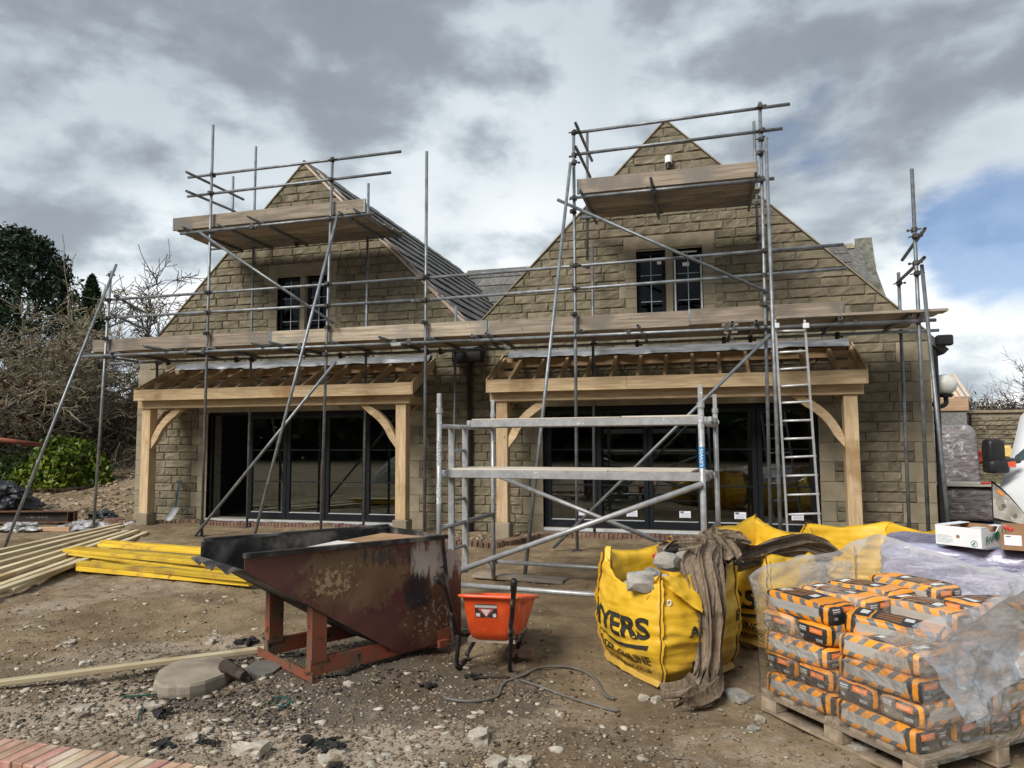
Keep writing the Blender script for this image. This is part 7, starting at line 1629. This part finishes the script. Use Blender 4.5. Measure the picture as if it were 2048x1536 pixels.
def conv2(r_):
    h = r_.random()**0.75; z = 0.6+h*(ct2.z-0.6); w_ = 1.9*(1-h)**0.6; a = r_.random()*6.283; lob = 0.7+0.5*nz(math.cos(a)*2, math.sin(a)*2, z*0.9); rr = w_*lob*math.sqrt(r_.random()); return (c2.x+math.cos(a)*rr, c2.y+math.sin(a)*rr, z)
obj('crown', leafcloud(9000, conv2, 0.13, 3, asp=0.35), con_m, con2)
# green shrub
shr_m = leafmat('shrub leaves', (0.04, 0.09, 0.014), (0.17, 0.20, 0.022), 0.4)
sc_ = PD(128, 950, 19.0); sz0 = hg(sc_.x, sc_.y)
shr = thing('shrub', 'round bright green leafy shrub in front of the bare trees', 'shrub', (sc_.x, sc_.y, sz0))
def shv(r_):
    a = r_.random()*6.283; ph = math.acos(r_.uniform(-0.25, 1)); lob = 1+0.28*nz(math.cos(a)*1.7, math.sin(a)*1.7, ph*1.5); rr = lob*(0.72+0.28*r_.random()**0.5)
    return (sc_.x+math.cos(a)*math.sin(ph)*rr*1.12, sc_.y+math.sin(a)*math.sin(ph)*rr*1.0, sz0+0.18+max(-0.1, math.cos(ph))*rr*1.08)
obj('foliage', leafcloud(4200, shv, 0.075, 6, 0.25, 0.6), shr_m, shr)
m = MB()
for k in range(16): m.add(pathtube([(sc_.x, sc_.y, sz0-0.1), (sc_.x+math.cos(k)*0.35, sc_.y+math.sin(k)*0.35, sz0+0.5), (sc_.x+math.cos(k)*0.85, sc_.y+math.sin(k)*0.8, sz0+0.85)], 0.015, 4))
obj('stem', m.vf(), bark_m, shr)
sl_ = PD(30, 960, 19.5); 
low = thing('shrub', 'low straggly green bush at the left edge under the red pipe', 'shrub', (sl_.x, sl_.y, 0.3)); z1_ = hg(sl_.x, sl_.y)
obj('foliage', leafcloud(2600, lambda r_: (sl_.x+r_.normal(0, 0.55), sl_.y+r_.normal(0, 0.35), z1_+abs(r_.normal(0, 0.42))+0.05), 0.06, 7, 0.2, 0.45), leafmat('bush leaves', (0.025, 0.06, 0.012), (0.07, 0.11, 0.02), 0.5), low)
# copper beech hedge
hp = PD(20, 780, 21.0)
hed = thing('copper_hedge', 'brown copper leaved hedge at the left edge behind the bare twigs', 'hedge', (hp.x, hp.y, 0.2))
def hv(r_): return (hp.x+r_.uniform(-2.2, 1.25)+0.3*nz(r_.random()*9), hp.y+r_.uniform(-0.5, 0.7), 0.6+3.2*r_.random()**0.8*(0.85+0.2*nz(r_.random()*7)))
obj('foliage', leafcloud(9000, hv, 0.06, 9, 0.2, 0.6), leafmat('copper leaves', (0.055, 0.022, 0.018), (0.19, 0.085, 0.045), 0.6), hed)
tr_, tg = grow(31, (hp.x-0.4, hp.y, 0.2), [((0.1, 0, 1), 2.0, 0.06), ((-0.4, 0, 1), 2.0, 0.06), ((0.6, 0, 0.9), 1.9, 0.05)], levels=4, spread=0.6, wig=0.2, up=0, kids=(3, 4)); tr_.add(tg.vf()); obj('stem', tr_.vf(), twig_m, hed)
# ivy wall
IW0, IW1 = PD(120, 930, 27.0), PD(300, 930, 27.0); iy = 13.2
ivw = thing('ivy_wall', 'old stone garden wall overgrown with dark ivy left of the house', 'wall', (-14, iy, 0.7))
ixa, ixb = PY(120, 900, iy).x, PY(292, 900, iy).x; zt_ = PY(230, 832, iy).z; st_ = MB(); kk = 0
for i in range(12):
    x = ixa
    while x < ixb:
        w_ = random.uniform(0.25, 0.55); z0 = 0.55+i*0.17
        if z0+0.17 < zt_:
            vf = stone_vf(x, x+w_, x, x+w_, z0, z0+0.17, kk*0.61, 0.04); vf = ([(p[0], p[1]+iy, p[2]) for p in vf[0]], vf[1]); kk += 1
            if x > PY(200, 900, iy).x and i < 9: obj('stone', vf, stone_m, ivw)
            else: st_.add(vf)
        x += w_
obj('stonework', st_.vf(), stone_m, ivw, kind='stuff'); obj('core', box(ixa, ixb, iy+0.012, iy+0.35, 0.2, zt_), mortar_m, ivw)
xm = PY(232, 870, iy).x
def ivv(r_):
    while True:
        x = r_.uniform(ixa-0.5, ixb+0.2); z = r_.uniform(0.7, zt_+0.45); edge_ = 0.95*nz(x*1.4, 2.0)
        cover = z > zt_-0.55+edge_*0.7 or x > PY(262, 870, iy).x+0.4*nz(z*2, 5)
        if cover: return (x, iy-0.05-0.22*r_.random()**2+0.3*(z > zt_-0.1)*r_.random(), z)
obj('ivy', leafcloud(9000, ivv, 0.065, 12, 0.3, 0.75), leafmat('ivy leaves', (0.010, 0.025, 0.009), (0.03, 0.058, 0.018), 0.4), ivw)
# distant woodland left, and behind the camera (reflected in the glass)
wood_m = M('distant twigs', (0.10, 0.085, 0.072), (0.17, 0.15, 0.13), 2, 0.95, rnd=0.2, bst=0)
def woods(name, cx, cy, wx_, n, h, seed, depth_=6.0):
    m = MB(); r_ = random.Random(seed)
    for k in range(n):
        x, y = cx+r_.uniform(-wx_, wx_), cy+r_.uniform(-depth_, depth_); hh = h*r_.uniform(0.6, 1.1); base = Vector((x, y, 0)); m.add(pathtube([base, base+Vector((r_.gauss(0, 0.2), 0, hh*0.6)), base+Vector((r_.gauss(0, 0.4), 0, hh))], 0.1, 3, [0.12, 0.06, 0.02]))
        for j in range(22):
            q = base+Vector((0, 0, hh*r_.uniform(0.25, 0.95))); dq = Vector((r_.gauss(0, 1), r_.gauss(0, 1), abs(r_.gauss(0.7, 0.5)))).normalized()*hh*0.28; m.add(pathtube([q, q+dq*0.5+Vector((0, 0, 0.1)), q+dq], 0.02, 3, [0.03, 0.02, 0.012]))
    o = obj(name, m.vf(), wood_m, kind='stuff'); return o
woods('woodland', -24, 42, 12, 150, 8, 1); woods('woodland', 27, 62, 14, 110, 5.0, 2); woods('woodland', 0, -46, 34, 170, 10, 3, 5)
def dv_(r_): return (r_.uniform(-40, 34), -44+r_.normal(0, 2.2), abs(r_.normal(0, 4.2)))
o = obj('woodland_undergrowth', leafcloud(9000, dv_, 0.75, 21, 0, 0.6), leafmat('dark undergrowth', (0.015, 0.025, 0.010), (0.05, 0.06, 0.025), 0.7), kind='stuff')
# gravel heap behind the photographer, seen only as the reflection in the left glazed doors
hx, hy = -9.5, -15.5
o = obj('gravel_heap', grid(lambda u, v_: Vector((hx+(u-0.5)*8, hy+(v_-0.5)*6, -0.1+1.9*max(0, 1-((u-0.5)*2)**2-((v_-0.5)*2)**2)**0.8*(1+0.25*nz(u*5, v_*5))+0.05*nz(u*30, v_*30))), 60, 50), peb_m); tag(o, 'pale gravel heap reflected in the left glazed doors', 'gravel heap')
# right hand background
hb_m = leafmat('winter hedge', (0.035, 0.032, 0.018), (0.085, 0.07, 0.038), 0.8)
hx0 = PD(1935, 810, 45.0)
hg2 = thing('hedgerow', 'brown winter hedgerow running behind the boundary wall', 'hedge', (hx0.x+4, hx0.y, 0))
obj('foliage', leafcloud(9000, lambda r_: (hx0.x-1+12*r_.random(), hx0.y+r_.normal(0, 0.8), 2.0+abs(r_.normal(0, 0.75))), 0.13, 15, 0, 0.35), hb_m, hg2)
rb_ = PD(1957, 800, 52.0); 
baretree('small round bare tree beyond the far wall near the timber roof', (rb_.x, rb_.y, 1.2), [((0, 0, 1), 1.5, 0.10), ((0.4, 0, 0.9), 1.4, 0.08), ((-0.4, 0, 0.9), 1.4, 0.08)], 17, twig_m, levels=4, spread=0.6, wig=0.15, up=0.02, ratio=0.72, kids=(3, 5), minr=0.008)
rt = PD(2085, 820, 42.0)
baretree('large bare tree at the right picture edge above the van', (rt.x, rt.y, 1.0), [((0, 0, 1), 2.8, 0.25), ((-0.5, 0, 0.9), 2.4, 0.16), ((0.4, 0, 0.9), 2.4, 0.15)], 23, twig_m, levels=4, spread=0.5, wig=0.14, up=0.02, ratio=0.66, kids=(3, 4), minr=0.010)
